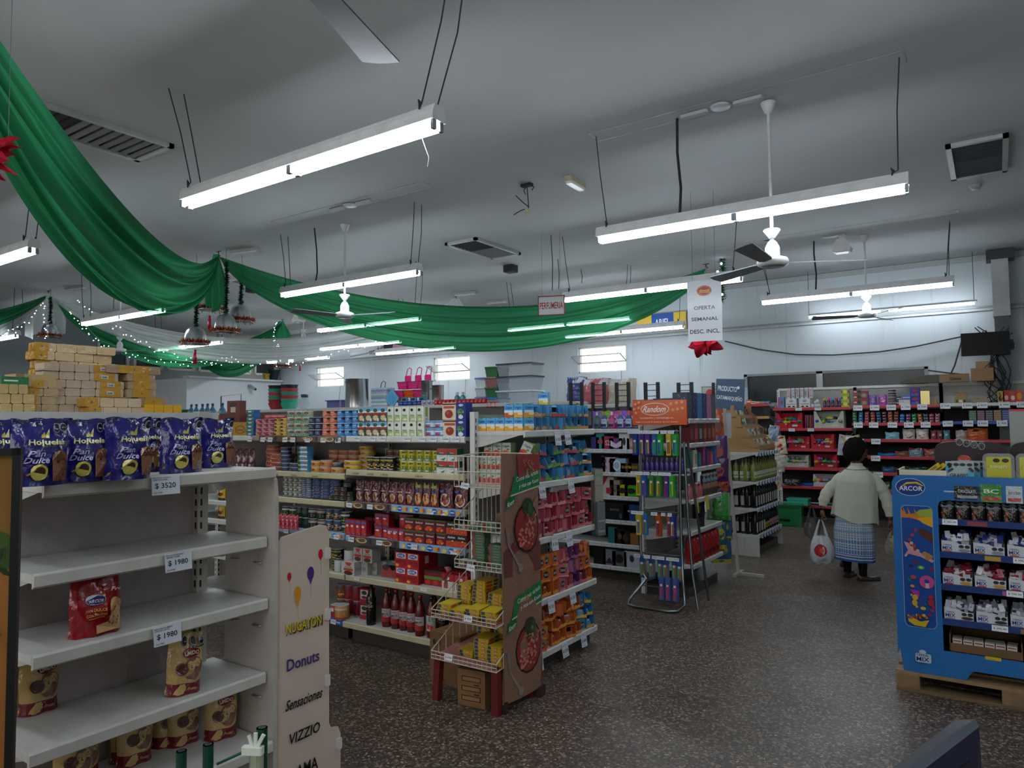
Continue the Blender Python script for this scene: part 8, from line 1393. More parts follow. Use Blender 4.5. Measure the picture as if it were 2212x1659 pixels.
it = [('e', cx, cz, .083, .056, '#b9c4d0'), ('e', cx, cz, .08, .053, '#14306e'), ('p', [(cx - .066, cz - .012), (cx - .02, cz + .03), (cx + .04, cz + .034), (cx + .072, cz + .012), (cx + .068, cz + .008), (cx + .03, cz + .024), (cx - .02, cz + .018)], '#c9a01c'), ('t', 'ARCOR', cx + .003, cz - .008, .13, .03, '#c9ccd4')]
def rr(x0, x1, z0, z1, r): return [(a + r * math.cos(t), b_ + r * math.sin(t)) for (a, b_, t0) in ((x1 - r, z1 - r, 0), (x0 + r, z1 - r, 1.571), (x0 + r, z0 + r, 3.1416), (x1 - r, z0 + r, 4.712)) for t in (t0, t0 + .52, t0 + 1.05, t0 + 1.571)]
a0 = fx(1938, 1090); a1 = fx(2008, 1362)
it += [('p', rr(.045, .22, a1[1] + .01, a0[1], .03), '#8d9aa8'), ('p', rr(.048, .217, a1[1] + .013, a0[1] - .003, .028), '#123f86')]
K_ = lambda u, v: (.048 + .169 * u, a1[1] + .013 + (a0[1] - a1[1] - .016) * v)
def pp(l, c): it.append(('p', [K_(*p) for p in l], c))
def ee(u, v, r, c, ry=None): x, z = K_(u, v); it.append(('e', x, z, r * .169, (ry or r) * .169, c))
pp([(.0, .97), (.15, .93), (.5, .94), (.6, .97), (1, .98), (1, .86), (.6, .88), (.3, .9), (.0, .9)], '#b8701c'); pp([(.5, .95), (.6, .97), (1, .985), (1, .91), (.6, .915)], '#8a9a3a'); pp([(.5, .9), (1, .92), (1, .83), (.7, .86)], '#c9921c')
for u, v in ((.05, .99), (.1, .89), (.2, .99), (.3, .88), (.42, .98)): pp([(u, v), (u + .05, .93), (u + .1, .94)], '#b8701c')
pp([(.55, .8), (.65, .82), (1, .78), (1, .71), (.9, .71), (.55, .77)], '#4a2a20'); pp([(.05, .7), (.2, .69), (.3, .66), (.55, .62), (1, .56), (.95, .54), (.6, .58), (.2, .6), (.1, .57), (.05, .58), (.18, .63)], '#b5848f')
for k, (u, v) in enumerate(((.25, .72), (.3, .69), (.38, .67), (.42, .64), (.5, .63), (.34, .76), (.45, .8), (.3, .65))): ee(u, v, .06, ('#8f2a2c', '#b8a070', '#a83a34')[k % 3])
for u, v in ((.72, .61), (.82, .6), (.9, .59), (.8, .575)): ee(u, v, .08, '#9a7034')
for u, v, c, r in ((.42, .535, '#7a1c34', .07), (.26, .5, '#221f54', .08), (.92, .49, '#8a1c2c', .07), (.32, .41, '#a83a3c', .1), (.2, .385, '#1f6a2c', .07), (.28, .335, '#b8922c', .07), (.6, .16, '#b8a01c', .09), (.88, .15, '#9a2a24', .07), (.8, .11, '#8a1c1c', .06), (.68, .2, '#1f7a3a', .04), (.5, .225, '#8a2a1c', .03)): ee(u, v, r, c, r * .7)
ee(.58, .495, .12, '#3a8a3a', .08); ee(.58, .495, .06, '#9ab06a', .04); ee(.75, .38, .24, '#b0447a'); ee(.75, .385, .08, '#123f86'); pp([(.7, .37), (.82, .37), (.82, .33), (.7, .33)], '#a9a0b4')
pp([(.2, .33 - .02), (.5, .3), (.5, .255), (.35, .255)], '#9a2a8a'); ee(.36, .245, .1, '#b8902c'); ee(.34, .2, .09, '#b8902c', .12); ee(.4, .17, .05, '#b8902c'); ee(.24, .262, .04, '#b8902c'); ee(.86, .26, .08, '#9a1c2c'); ee(.86, .215, .1, '#9a1c2c', .13); ee(.94, .18, .05, '#9a1c2c')
pp([(.08, .1), (.12, .04), (.3, .015), (.65, .01), (.78, .07), (.5, .05)], '#b8a01c')
for k in range(16): ee(.14 + .6 * ((k * 7) % 16) / 16, .075 + .035 * ((k * 5) % 7) / 7, .05, ('#8a2a1c', '#b8a02c', '#2a4a8a', '#5a2a1c', '#a85a2c')[k % 5])
mx, mz = fx(1994, 1417)
mt = 'MIX'; it += [('p', rr(mx - .04, mx + .045, mz - .035, mz + .02, .01), '#a9b4c0'), ('e', mx, mz + .03, .02, .012, '#a9b4c0'), ('t', 'CEREAL', mx, mz + .01, .07, .014, '#1a2a5a'), ('t', 'MIX', mx, mz - .015, .07, .026, '#14306e')]
decals(g, F, it, 'gloss', step=.00025)
o = obj('printed_graphic', g, ad)
g = B()
for (x0, x1, z0, z1, c, txt, tc) in ((.34, .47, zo1 + .01, zo1 + .09, '#14161a', 'CHOCOLATE', '#b9bcc4'), (.475, .58, zo1 + .0, zo1 + .105, '#2a7a2c', 'BC', '#c9d4c4'), (.6, .68, zo1 + .0, zo1 + .1, '#a9b4bc', 'bon o bon', '#5a4a3a'), (.7, .85, zo1 + .0, zo1 + .08, '#b8a01c', 'ROLLO', '#2a2420')):
    g.box(x0, x1, -.006, -.002, z0, z1, c, 'film'); decals(g, lambda u, v, o, x0=x0, x1=x1, z0=z0, z1=z1: (x0 + (x1 - x0) * u, -.006 - o, z0 + (z1 - z0) * v), [('t', txt, .5, .62, .7, .24, tc), ('r', .1, .1, .9, .3, ('#a83a34' if c != '#14161a' else '#7d8a94'))] + ([('d', .5, .5, .45, .42, ('#a83a2c', '#b8a02c', '#2a6ab0', '#3a8a3a'), 14, .03)] if c == '#14161a' else []), 'film')
obj('slot_sticker', g.box(.285, .345, -.003, -.001, zo1 + .05, zo1 + .058, '#a9b4c0', 'gloss'), ad); obj('yellow_sticker', B().box(.46, .54, -.009, -.007, fx(2100, 1412)[1] - .02, fx(2100, 1412)[1], '#b5a41c', 'film'), ad)
for k, z in enumerate(zs):
    s = B().box(.012, X1, .014, .75, z - .004, z, '#1a2a4a', 'gloss').prism([(-.004 + .01, z - .035), (.014, z - .035), (.014, z + .004), (.004, z + .002)], xo, X1, '#22386e', 'gloss', 'x'); o = obj('shelf', s, ad)
    obj('shelf_graphic', B().box(.4 + .08 * k, .5 + .06 * k, .0015, .003, z - .03, z - .004, ['#8a3a44', '#a8843c', '#a0508a', '#8a6244'][k], 'gloss'), o)
for x, z, t in ((.27, zs[0], '$ 1061.00'), (.62, zs[1], '$ 396.00'), (.58, zs[2], '$ 396.00'), (.5, zs[3], '$ 396.00')): obj('price_tag', price(t, .08, .034), ad, (x + .04, .0, z + .002), (-.1, 0, 0))
def dg(me, nm, cat, lb, g_, x, y, z, rz=0, tilt=(0, 0)): p = Vector((AX + x, AY + y, .123 + z)); put(me, nm, cat, lb, g_, p, rz, tilt)
BKP = pouch('snack_pack', .075, .04, .085, '#16161a', (('r', .1, .1, .9, .7, '#1c1a1c'), ('p', [(.5, .15), (.8, .2), (.75, .75), (.5, .6), (.6, .4)], '#a8961c'), ('d', .3, .45, .18, .3, ('#7a4a34', '#a86a4a'), 10, .07), ('r', 0, .85, 1, 1, '#7d8085')), 1, 'crinkle', .8, .4)
for j in range(3):
    for k in range(11): dg(BKP, 'snack_pack', 'snack pack', 'black and yellow snack pack, uppermost display shelf, %s along, %s row' % (ORD[k], ['front', 'middle', 'back'][j]), 'black and yellow snack packs', xo + .045 + k * .08, .03 + j * .06, zs[0] + .0006 + .012 * j, .1 * math.sin(k * 3 + j))
def mixbox(seed, c1, c2, bars):
    b = B(); w_ = .155; b.prism([(-w_ / 2, 0), (w_ / 2, 0), (w_ / 2, .05), (.02, .052), (-.0, .062), (-w_ / 2, .07)], 0, .003, '#b9bdc2').box(-w_ / 2, -w_ / 2 + .002, 0, .1, 0, .07, '#b0b4b8').box(w_ / 2 - .002, w_ / 2, 0, .1, 0, .05, '#b0b4b8').box(-w_ / 2, w_ / 2, 0, .1, 0, .002, '#8a8d90').box(-w_ / 2, w_ / 2, .1, .102, 0, .07, '#8a8d90')
    decals(b, lambda u, v, o: (-w_ / 2 + w_ * u, -o, .06 * v), [('t', 'CEREAL', .22, .72, .3, .16, '#24306a'), ('t', 'MIX', .22, .4, .34, .36, '#1c2c72'), ('e', .22, .1, .16, .1, c1), ('e', .68, .62, .09, .17, '#1a1b1e'), ('e', .88, .62, .09, .17, '#1a1b1e'), ('e', .78, .24, .2, .16, c2)])
    q = random.Random(seed)
    for k in range(7):
        x = -w_ * .38 + k * w_ * .125; s0 = len(b.v); b.rbox(-.014, .014, 0, .05, 0, .008, .003, bars[q.randrange(len(bars))], 'crinkle'); b.xf(Matrix.Translation((x, .02 + .01 * (k % 3), .055 + q.uniform(0, .02))) @ Matrix.Rotation(q.uniform(-.5, .5), 4, 'Y') @ Matrix.Rotation(q.uniform(.2, 1.2), 4, 'X'), s0)
        b.rbox(x - .01, x + .01, .03, .06, .01, .075 + q.uniform(0, .02), .003, bars[q.randrange(len(bars))], 'crinkle')
    return b.mesh('bar_carton')
for r_, (z, c1, c2, bars, nm) in enumerate(((zs[1], '#a8641c', '#7d8084', ('#a9acb4', '#8d9098', '#b9bcc4', '#26346e'), 'silver cereal bars'), (zs[2], '#a8384a', '#b0842c', ('#8a2438', '#b9a9b0', '#7a1c34', '#c0c0c4'), 'red and white cereal bars'), (zs[3], '#8a8d94', '#3a2420', ('#b9bcc4', '#9a9da8', '#2a2c3a', '#c4c6cc'), 'white cereal bars'))):
    ms = [mixbox(r_ * 10 + k, c1, c2, bars) for k in range(3)]
    for k in range(5): dg(ms[k % 3], 'bar_carton', 'carton', 'open carton of %s, %s along the display shelf' % (nm, ORD[k]), 'cartons of ' + nm, xo + .085 + k * .168, .02, z + .0006, .06 * math.sin(k * 2)); dg(ms[(k + 1) % 3], 'bar_carton', 'carton', 'open carton of %s behind the %s one along the display shelf' % (nm, ORD[k]), 'cartons of ' + nm, xo + .09 + k * .168, .16, z + .0006)
b = B().box(0, .36, 0, .006, 0, .05, '#6a5238', 'board').box(0, .006, 0, .25, 0, .1, '#6a5238', 'board').box(.36, .366, 0, .25, 0, .1, '#6a5238', 'board').box(0, .366, .25, .256, 0, .1, '#4a3a28', 'board').box(0, .366, 0, .256, 0, .004, '#4a3a28', 'board').mesh('carton_box')
for k in range(2):
    dg(b, 'carton_box', 'box', 'open brown carton in the bottom of the blue display, %s one' % ORD[k], 'open brown cartons in the display', xo + .03 + k * .38, .03, .15)
    for j in range(4):
        for i in range(6): dg(B().rbox(-.025, .025, 0, .1, 0, .016, .004, '#c0b9b0', 'crinkle').box(-.02, .02, -.001, 0, .003, .009, '#7a2a24', 'film').mesh('sweet_bar') if (k, j, i) == (0, 0, 0) else bpy.data.meshes['sweet_bar'], 'sweet_bar', 'bar', 'white wrapped bar in the %s brown carton, %s layer, %s along' % (ORD[k], ORD[j], ORD[i]), 'wrapped bars in brown cartons', xo + .07 + k * .38 + i * .055, .045, .155 + j * .0175, .08 * math.sin(i * 3 + j))
# goods on the display top
zt2 = zt - .049
for k in range(7): dg(carton('stick_pack', .028, .01, .2, '#c2b01c' if k < 2 or k == 4 else '#1c161c', (('r', .2, .1, .8, .9, '#8a7a5a' if k < 2 else '#3a2a3a'),), (), None, 'crinkle'), 'stick_pack', 'stick pack', '%s leaning stick pack, %s from the cream tray edge' % ('yellow' if k < 2 or k == 4 else 'black', ORD[k]), 'leaning stick packs', .12 + k * .028, .12 + .01 * k, zt2, -.5, (0, .95))
GF = carton('graffiti_box', .15, .05, .135, '#9aa8aa', (('d', .5, .88, .42, .04, ('#1f2224',), 4, .1), ('e', .15, .87, .1, .07, '#1f2224'), ('e', .38, .87, .1, .07, '#1f2224'), ('e', .61, .87, .1, .07, '#1f2224'), ('e', .85, .87, .1, .07, '#1f2224'), ('t', 'GRAFFITI', .5, .38, .7, .16, '#24201e', .1), ('p', [(.0, .4), (.25, .7), (.1, .8), (0, .8)], '#4a9ab8'), ('p', [(.75, .3), (1, .2), (1, .6), (.8, .6)], '#4a9ab8'), ('p', [(.1, .5), (.3, .65), (.25, .72), (.08, .6)], '#3a2420'), ('p', [(.78, .7), (.95, .5), (1, .62), (.88, .76)], '#3a2420'), ('r', .2, .05, .8, .2, '#b9a890')))
for k in range(3): dg(GF, 'graffiti_box', 'box', 'grey blue lettered chocolate box on the display, %s one' % ['front', 'middle', 'rear'][k], 'grey blue chocolate boxes', .37 + k * .03, .07 + k * .055, zt2)
BP = B().rbox(-.08, .08, 0, .035, 0, .19, .03, '#a9aca8', 'clear', 'y'); BP.rbox(-.062, .062, -.002, 0, .015, .17, .01, '#b0ac2c', 'gloss', 'y'); decals(BP, lambda u, v, o: (-.062 + .124 * u, -.002 - o, .015 + .155 * v), [('e', .42, .86, .14, .08, '#1c1d1e'), ('e', .78, .86, .14, .08, '#1c1d1e'), ('t', 'ROKLETS', .5, .62, .66, .1, '#c9d4b4'), ('d', .5, .62, .48, .12, ('#a8382c', '#b8562c', '#c9b04a'), 16, .03), ('r', .1, .1, .9, .3, '#a8a424')], 'gloss'); BP = BP.mesh('blister_pack')
for k in range(4): dg(BP, 'blister_pack', 'blister pack', 'yellow blister pack of sweets standing on the display, %s along' % ORD[k], 'yellow blister packs', .57 + k * .165, .05 + .02 * (k % 2), zt2)
def heart(lb, x, y, s, rz):
    b = B(); pts = []
    for i in range(30): t = 2 * PI * i / 30; pts.append((s * (abs(math.cos(t)) ** .75) * math.copysign(1, math.cos(t)), s * .68 * (math.copysign(abs(math.sin(t)) ** .8, math.sin(t)) + .18 * math.cos(2 * t)) + s * .7))
    b.prism(pts, 0, .06, '#1f0d17', 'print'); f = lambda u, v, o: (-s + 2 * s * u, -o, s * 1.45 * v)
    decals(b, f, [('e', .42, .45, .1, .12, '#a83a24'), ('t', 'bon o bon', .42, .45, .14, .06, '#d9c9b4'), ('p', [(.3, .9), (.7, .86), (.7, .88), (.3, .93)], '#8d8a94')] + [('e', .36 + .1 * k, .86 - .03 * k, .048, .08, '#b9b9bc') for k in range(4)] + [('e', .36 + .1 * k, .86 - .03 * k, .042, .07, '#1a1416') for k in range(4)] + [('d', .5, .5, .4, .4, ('#5a4a5a', '#3a2a8a', '#8a6a2c', '#7a7480'), 30, .006)], 'film')
    dg(b.mesh('chocolate_box'), 'chocolate_box', 'box', lb, None, x, y, zt2, rz)
heart('large dark purple rounded chocolate box with red oval, on the display', .42, .34, .2, .05); heart('second dark purple rounded chocolate box behind the yellow blister packs', .83, .4, .2, -.05)
for k in range(2): dg(carton('display_board', .2, .02, .46, '#8a8c88', (('r', 0, .97, 1, 1, '#a8323a'), ('r', .97, 0, 1, 1, '#b04a50'))), 'display_board', 'board', 'grey card board with red edge standing on the display, %s one' % ['inner', 'outer'][k], 'grey card boards', .74 + k * .22, .6, zt2)
# ================================================================ people
smat = pmat('skin', .55, attr=False, col='#6e4634', bump=.1, bscale=80); pmat('wool', .95, spec=.1, bump=.5, bscale=140, sheen=.3); pmat('hair', .85, spec=.12, bump=.6, bscale=90)
def skinned(chains):
    vs, es, rs = [], [], []; idx = {}
    for ch in chains:
        prev = None
        for (p, r) in ch:
            k = tuple(round(x, 4) for x in p)
            if k not in idx: idx[k] = len(vs); vs.append(p); rs.append(r)
            if prev is not None and prev != idx[k]: es.append((prev, idx[k]))
            prev = idx[k]
    me = bpy.data.meshes.new('t'); me.from_pydata(vs, es, []); o = bpy.data.objects.new('t', me); C.objects.link(o); m = o.modifiers.new('s', 'SKIN'); m.use_smooth_shade = True
    for i, sv in enumerate(me.skin_vertices[0].data): sv.radius = (rs[i], rs[i]); sv.use_root = i == 0
    o.modifiers.new('d', 'SUBSURF').levels = 2; dg_ = bpy.context.evaluated_depsgraph_get(); me2 = bpy.data.meshes.new_from_object(o.evaluated_get(dg_)); bpy.data.objects.remove(o)
    return [tuple(v.co) for v in me2.vertices], [tuple(p.vertices) for p in me2.polygons]
def hand(b, w_, fdir, side, col='#6e4634'):
    "palm and five fingers curled round a handle; w_ wrist, fdir down"
    w_ = Vector(w_); d = Vector(fdir).normalized(); s = Vector((0, 1, 0)); n = Vector((side, 0, 0))
    v, f = skinned([[(tuple(w_), .022), (tuple(w_ + d * .04), .027), (tuple(w_ + d * .075), .026)]]); b.add(v, f, col, 'skin', True)
    for k in range(4):
        o = w_ + d * .07 + s * (-.03 + .02 * k); L_ = (.8, 1, .95, .75)[k]
        P = [o, o + d * .026 * L_ + n * .006, o + d * .045 * L_ - n * .01, o + d * .04 * L_ - n * .03, o + d * .02 - n * .036]; b.tube(P, [.0095, .009, .0085, .008, .006], col, 'skin', 7)
    o = w_ + d * .025 + s * -.025; b.tube([o, o + d * .025 - s * .018 - n * .01, o + d * .048 - s * .014 - n * .024, o + d * .055 - n * .03], [.012, .011, .009, .007], col, 'skin', 7)
def head(b, c, yaw, s=1.0, col='#6e4634'):
    s0 = len(b.v)
    def f(u, v):
        a = 2 * PI * u; e = -PI / 2 + PI * v; x = math.cos(e) * math.sin(a); y = -math.cos(e) * math.cos(a); z = math.sin(e)
        w_ = .074 * (1 - .22 * max(0, -z) ** 1.3); d = .094 * (1 - .1 * max(0, -z)); X, Y, Z = x * w_, y * d, z * .112
        if y < -.3:
            nx = math.exp(-(x / .2) ** 2); Y -= .020 * nx * math.exp(-((z + .18) / .16) ** 2) + .008 * nx * math.exp(-((z + .85) / .18) ** 2) + .006 * nx * math.exp(-((z + .52) / .07) ** 2)
            Y += .012 * (math.exp(-((abs(x) - .42) / .16) ** 2) * math.exp(-((z - .08) / .12) ** 2)); Y -= .005 * math.exp(-((z - .28) / .1) ** 2)
        return (X, Y, Z)
    b.grid(f, 40, 30, col, 'skin')
    for sx in (-1, 1):
        b.ball(sx * .076, .008, -.008, .008, .017, .03, col, 'skin'); b.ball(sx * .03, -.078, .01, .012, .008, .007, '#d9d3cc', 'gloss', 8, 6); b.ball(sx * .03, -.0845, .01, .005, .003, .005, '#1c120e', 'gloss', 6, 4)
        b.tube([(sx * .014, -.091, .028), (sx * .03, -.092, .032), (sx * .046, -.083, .027)], .003, '#1a1412', 'hair', 5)
    b.tube([(-.02, -.092, -.055), (-.008, -.098, -.053), (.008, -.098, -.053), (.02, -.092, -.055)], .0045, '#7a3e36', 'skin', 6)
    b.xf(Matrix.Translation(c) @ Matrix.Rotation(yaw, 4, 'Z') @ Matrix.Scale(s, 4), s0)
def hairmesh(c, yaw, s=1.0, col='#14110f'):
    b = B()
    def f(u, v):
        a = 2 * PI * u; e = -.75 + (PI / 2 + .75) * v; front = max(0, math.cos(a)); lim = -.75 + 1.25 * front ** .7; e = max(e, lim) if v < .9 else e
        r = 1 + .05 * math.sin(9 * a + 3 * e) * math.sin(6 * e + 1) + .04 * math.sin(17 * a)
        x = math.cos(e) * math.sin(a); y = -math.cos(e) * math.cos(a); z = math.sin(e); return (x * .09 * r, y * .107 * r + .006, z * .125 * r + .006)
    b.grid(f, 48, 24, col, 'hair'); b.xf(Matrix.Translation(c) @ Matrix.Rotation(yaw, 4, 'Z') @ Matrix.Scale(s, 4)); return b
PO = Vector((-1.262, 8.42, 0)); yaw0 = .149
pr_ = empty('person', 'person in a cream cardigan and blue patterned skirt walking away with carrier bags', 'person', PO, yaw0)
bb = B(); hc = Vector((-.005, .04, 1.345)); hy = PI - math.radians(66)
ch = [[((-.05, 0, .74), .13), ((-.04, 0, .88), .11), ((-.025, .01, 1.04), .1), ((-.01, .02, 1.13), .06), ((-.005, .03, 1.2), .042), ((-.003, .035, 1.28), .042)],
      [((-.025, .01, 1.04), .1), ((-.13, .01, 1.08), .045), ((-.2, .01, 1.05), .042), ((-.315, .0, .88), .038), ((-.35, -.03, .76), .026), ((-.355, -.04, .72), .024)],
      [((-.025, .01, 1.04), .1), ((.11, .01, 1.08), .045), ((.19, .01, 1.05), .042), ((.265, .02, .86), .038), ((.29, -.0, .68), .026), ((.292, -.005, .64), .024)],
      [((-.05, 0, .74), .13), ((-.12, .02, .6), .08), ((-.125, .06, .38), .052), ((-.13, .05, .24), .034), ((-.13, .05, .1), .024), ((-.13, .05, .05), .022)],
      [((-.05, 0, .74), .13), ((.02, -.03, .6), .08), ((.02, -.06, .38), .052), ((.02, -.07, .24), .034), ((.02, -.07, .1), .024), ((.02, -.07, .05), .022)]]
v, f = skinned(ch); bb.add(v, f, '#6e4634', 'skin', True); head(bb, hc, hy, 1.1); hand(bb, (-.355, -.04, .72), (0, 0, -1), -1); hand(bb, (.292, -.005, .64), (0, 0, -1), 1)
obj('body', bb, pr_); obj('hair', hairmesh(hc, hy, 1.17), pr_)
gl = B(); 
for sx in (-1, 1): gl.tube([(sx * .03 + .02 * math.cos(t), -.1, .01 + .015 * math.sin(t)) for t in [i * PI / 5 for i in range(10)]], .0018, '#8d9195', 'metal', 5, True); gl.tube([(sx * .05, -.1, .012), (sx * .078, -.05, .012), (sx * .08, .0, .005)], .0018, '#8d9195', 'metal', 5)
gl.xf(Matrix.Translation(hc) @ Matrix.Rotation(hy, 4, 'Z')); obj('glasses', gl, pr_)
cb = B(); CC = '#c4c6b4'
def card(u, v):
    a = 2 * PI * u; z0 = .62 - .045 * math.cos(a) - .02 * math.sin(3 * a); z = z0 + (1.2 - z0) * v; k = v
    rx = .228 - .036 * k if k < .8 else .198 - ((k - .8) / .2) ** 1.6 * .138
    ry = .15 if k < .7 else .15 - ((k - .7) / .3) ** 1.3 * .09; fo = 1 + .03 * math.sin(7 * a + 4 * k) * (1 - k) + .012 * math.sin(13 * a - 6 * k)
    cx_ = -.045 + .04 * k; sh_ = -.03 * math.sin(PI * max(0, (k - .7) / .3)) * abs(math.cos(a)) ** 2
    return (cx_ + rx * math.cos(a) * fo, .012 + ry * math.sin(a) * fo, z + sh_)
cb.grid(card, 72, 40, CC, 'wool')
for pts in ([(-.1, .01, 1.07), (-.165, .01, 1.07), (-.215, .01, 1.0), (-.275, .005, .94), (-.32, .0, .87), (-.34, -.015, .81), (-.352, -.03, .755)], [(.08, .01, 1.07), (.145, .01, 1.07), (.2, .015, 1.0), (.24, .02, .93), (.268, .02, .85), (.285, .01, .76), (.292, -.0, .67)]):
    P = [Vector(p) for p in pts]; Q = []; R_ = []
    base = [.045, .056, .062, .06, .06, .055, .036]
    for i in range(6):
        for k in range(4): t = k / 4; Q.append(P[i].lerp(P[i + 1], t)); R_.append((base[i] * (1 - t) + base[i + 1] * t) * (1 + .06 * math.sin((i + t) * 5.5)))
    Q.append(P[6]); R_.append(.036); cb.tube(Q, R_, CC, 'wool', 20)
cd = obj('cardigan', cb, pr_); obj('collar', B().tube([(-.007 + .112 * math.cos(t), .014 + .088 * math.sin(t), 1.168 + .012 * math.sin(t)) for t in [i * PI / 12 for i in range(24)]], .0045, '#4a4f48', 'fabric', 6, True).grid(lambda u, v: (-.005 + (.066 - .01 * v) * math.cos(2 * PI * u), .025 + (.06 - .008 * v) * math.sin(2 * PI * u), 1.18 + .045 * v), 24, 3, CC, 'wool'), cd)
def skc(u, v):
    z = v
    if v < .045: return '#2a5a9a'
    if v < .075: return '#b4bcc4'
    if v < .1: return '#2a5a9a'
    if v < .125: return '#b4bcc4'
    if v < .15: return '#3a6aa8'
    a = (u * 44) % 1; b_ = ((v - .15) * (20)) % 1; r = .34 - .2 * v
    if abs((v * 5) % 1 - .5) > .47: return '#5f84b0'
    return '#2f5f96' if (a - .5) ** 2 + (b_ - .5) ** 2 < r * r else '#aab6be'
def skf(u, v): a = 2 * PI * u; k = v; fo = (1 - .16 * max(0, k - .6)/.4) * (1 + .035 * (1 - k * .6) * math.sin(9 * a) + .02 * math.sin(5 * a + 2)); return (-.058 + .195 * math.cos(a) * fo, -.005 + (.14 - .01 * k) * math.sin(a) * fo, .195 + .52 * v + .012 * math.cos(a) * (1 - v) * -1)
obj('skirt', B().grid(skf, 264, 110, skc, 'fabric'), pr_)
for k, (x, y, a) in enumerate(((-.13, .05, -.35), (.02, -.07, -1.15))):
    obj('sock', B().tube([(x, y + .0, .3), (x, y, .2), (x, y, .1), (x, y, .05)], [.055, .05, .04, .038], '#15151a', 'fabric', 14), pr_)
    sh_ = B().grid(lambda u, v: ((.042 * math.sin(PI * min(1, v * 1.02)) ** .5 * (1 - .15 * v)) * math.cos(PI * u), -.06 + .24 * v, (.062 - .03 * v + .004 * math.sin(9 * v)) * math.sin(PI * u) ** .7), 14, 16, '#3a2e26', 'gloss').rbox(-.042, .042, -.06, .175, 0, .016, .03, '#221c18', 'rubber')
    obj('shoe', sh_, pr_, (x, y, 0), (0, 0, a))
# carrier bags
def carrier_bag(nm, lb, loc, w_, h, c, mat, its=(), seed=0, hd=.2, fill='#a9a9a0'):
    r = empty(nm, lb, 'bag', loc, yaw0); q = random.Random(seed); ph = q.uniform(0, 6)
    def f(u, v):
        a = 2 * PI * u; k = 1 - v; rr_ = w_ / 2 * (.35 + .75 * math.sin(PI * min(1, k * .62 + .12))) if v > .05 else w_ * .3; return (rr_ * math.cos(a) * (1 + .07 * math.sin(5 * a + ph + 4 * v)), rr_ * .6 * math.sin(a) * (1 + .1 * math.sin(7 * a + ph)), -h + (h - hd) * v + .015 * math.sin(3 * a + ph) * (v < .2))
    b = B().grid(f, 36, 20, c, mat)
    decals(b, lambda u, v, o: tuple(Vector(f(.75 + (u - .5) * .3, v, )) * 1.0 + Vector((0, -.004 - o, 0))), its, 'film', nu=4); o = obj('bag_body', b, r)
    for s in (-1, 1): obj('bag_handle', B().tube([(s * w_ * .25, 0, -hd), (s * w_ * .16, 0, -hd * .5), (s * .012, 0, -.0)], [.02, .012, .007], c, mat, 8), r)
    return r
hw = lambda x, y, z: PO + Matrix.Rotation(yaw0, 3, 'Z') @ Vector((x, y, z))
carrier_bag('carrier_bag', 'white plastic carrier bag with a red round logo in the person hand', hw(-.375, -.045, .612), .22, .47, '#b9bcc0', 'film', (('e', .45, .5, .3, .22, '#a8242c'), ('e', .5, .5, .12, .09, '#c95a2c')), 2, .17)
b = carrier_bag('carrier_bag', 'clear plastic bag of pale rolls half behind the blue display', hw(.315, -.01, .535), .15, .26, '#a9aaa4', 'clear', (), 3, .08)
for k in range(4): gw(B().ball(0, 0, 0, .035, .035, .027, '#a89a6a', 'board').mesh('bread_roll'), 'bread_roll', 'bread', 'pale bread roll in the clear plastic bag, %s one' % ORD[k], 'rolls in the clear bag', hw(.30 + .028 * (k % 2), -.01 + .02 * (k // 2), .36 + .05 * k * .6))
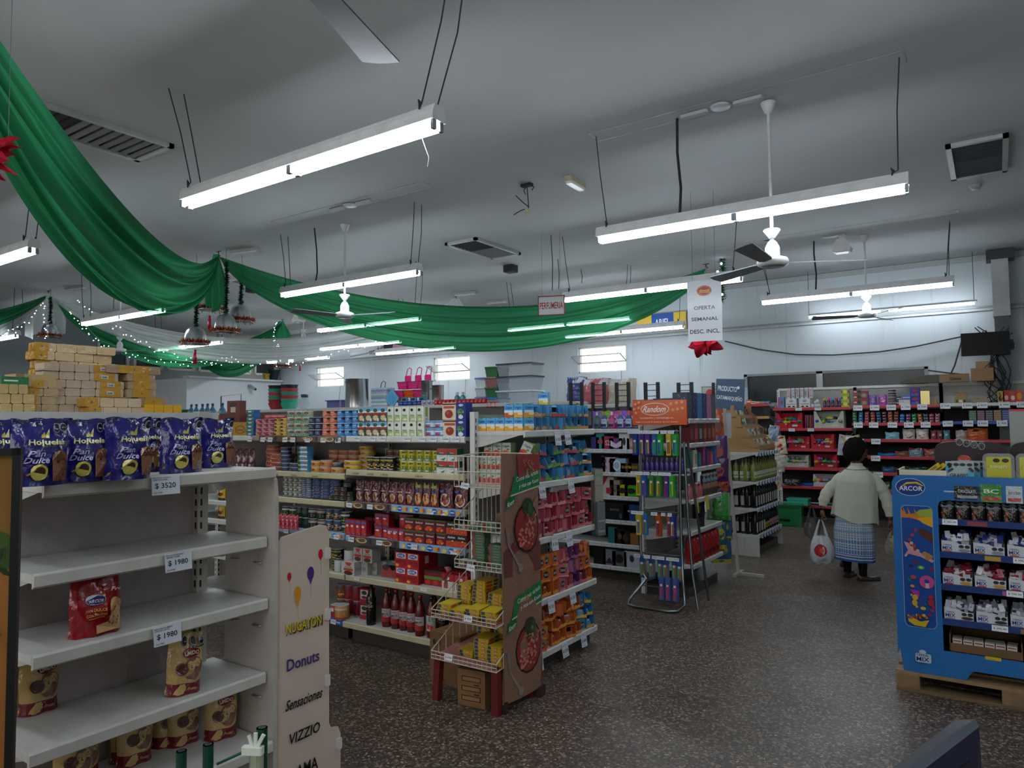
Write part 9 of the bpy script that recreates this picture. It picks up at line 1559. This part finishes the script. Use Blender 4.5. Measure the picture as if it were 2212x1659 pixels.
# second person, almost hidden in front of the first
P2 = hw(-.06, .62, 0); p2 = empty('person', 'mostly hidden person beyond the first, one bare elbow raised', 'person', P2, yaw0); p2.scale = (.9, .9, .9)
bb = B(); h2 = Vector((.1, .02, 1.36))
ch = [[((0, 0, .78), .12), ((.02, 0, .92), .12), ((.04, 0, 1.08), .13), ((.08, .01, 1.18), .07), ((.1, .02, 1.27), .045), ((.1, .02, 1.31), .045)], [((.04, 0, 1.08), .13), ((-.08, 0, 1.14), .055), ((-.14, -.02, 1.03), .045), ((-.13, -.03, 1.12), .036), ((-.02, -.05, 1.22), .028)] if 0 else [((.04, 0, 1.08), .13), ((-.07, 0, 1.12), .055), ((-.2, -.03, 1.1), .04), ((-.12, -.06, 1.2), .033), ((-.03, -.08, 1.24), .025)],
 [((.04, 0, 1.08), .13), ((.15, 0, 1.12), .055), ((.2, 0, .9), .04), ((.2, -.02, .72), .028)], [((0, 0, .78), .12), ((-.13, 0, .6), .085), ((-.135, .0, .4), .055), ((-.135, .02, .1), .035), ((-.135, .0, .04), .035)], [((0, 0, .78), .12), ((.08, 0, .6), .085), ((.08, .0, .4), .055), ((.08, .02, .1), .035), ((.08, .0, .04), .035)], [((.04, 0, 1.08), .13), ((-.1, 0, 1.0), .05), ((-.2, -.02, .86), .036), ((-.36, -.04, .74), .026)]]
v, f = skinned([c for i, c in enumerate(ch) if i != 5]); bb.add(v, f, '#8a6450', 'skin', True); head(bb, h2, PI - .3); hand(bb, (-.03, -.08, 1.24), (.4, 0, 1), -1); hand(bb, (.2, -.02, .72), (0, 0, -1), 1); obj('body', bb, p2); obj('hair', hairmesh(h2, PI - .3), p2)
obj('shirt', B().grid(lambda u, v: (.03 + (.16 - .06 * max(0, v - .75) * 4) * math.cos(2 * PI * u), (.125 - .05 * max(0, v - .75) * 4) * math.sin(2 * PI * u), .7 + .5 * v), 30, 16, '#1f2430', 'fabric'), p2)
obj('shorts', B().grid(lambda u, v: (-.02 + .185 * math.cos(2 * PI * u), .13 * math.sin(2 * PI * u), .45 + .3 * v), 30, 8, '#4a3428', 'fabric'), p2)
for x in (-.135, .08): obj('shoe', B().grid(lambda u, v: (.045 * math.sin(PI * min(1, v)) ** .5 * math.cos(PI * u), -.06 + .24 * v, .06 * math.sin(PI * u) ** .7), 12, 12, '#2a2a2c', 'gloss'), p2, (x, 0, 0))
carrier_bag('carrier_bag', 'dark grey see-through bag beside the white carrier bag', hw(-.47, .1, .73), .15, .34, '#4a4650', 'clear', (), 5, .12)
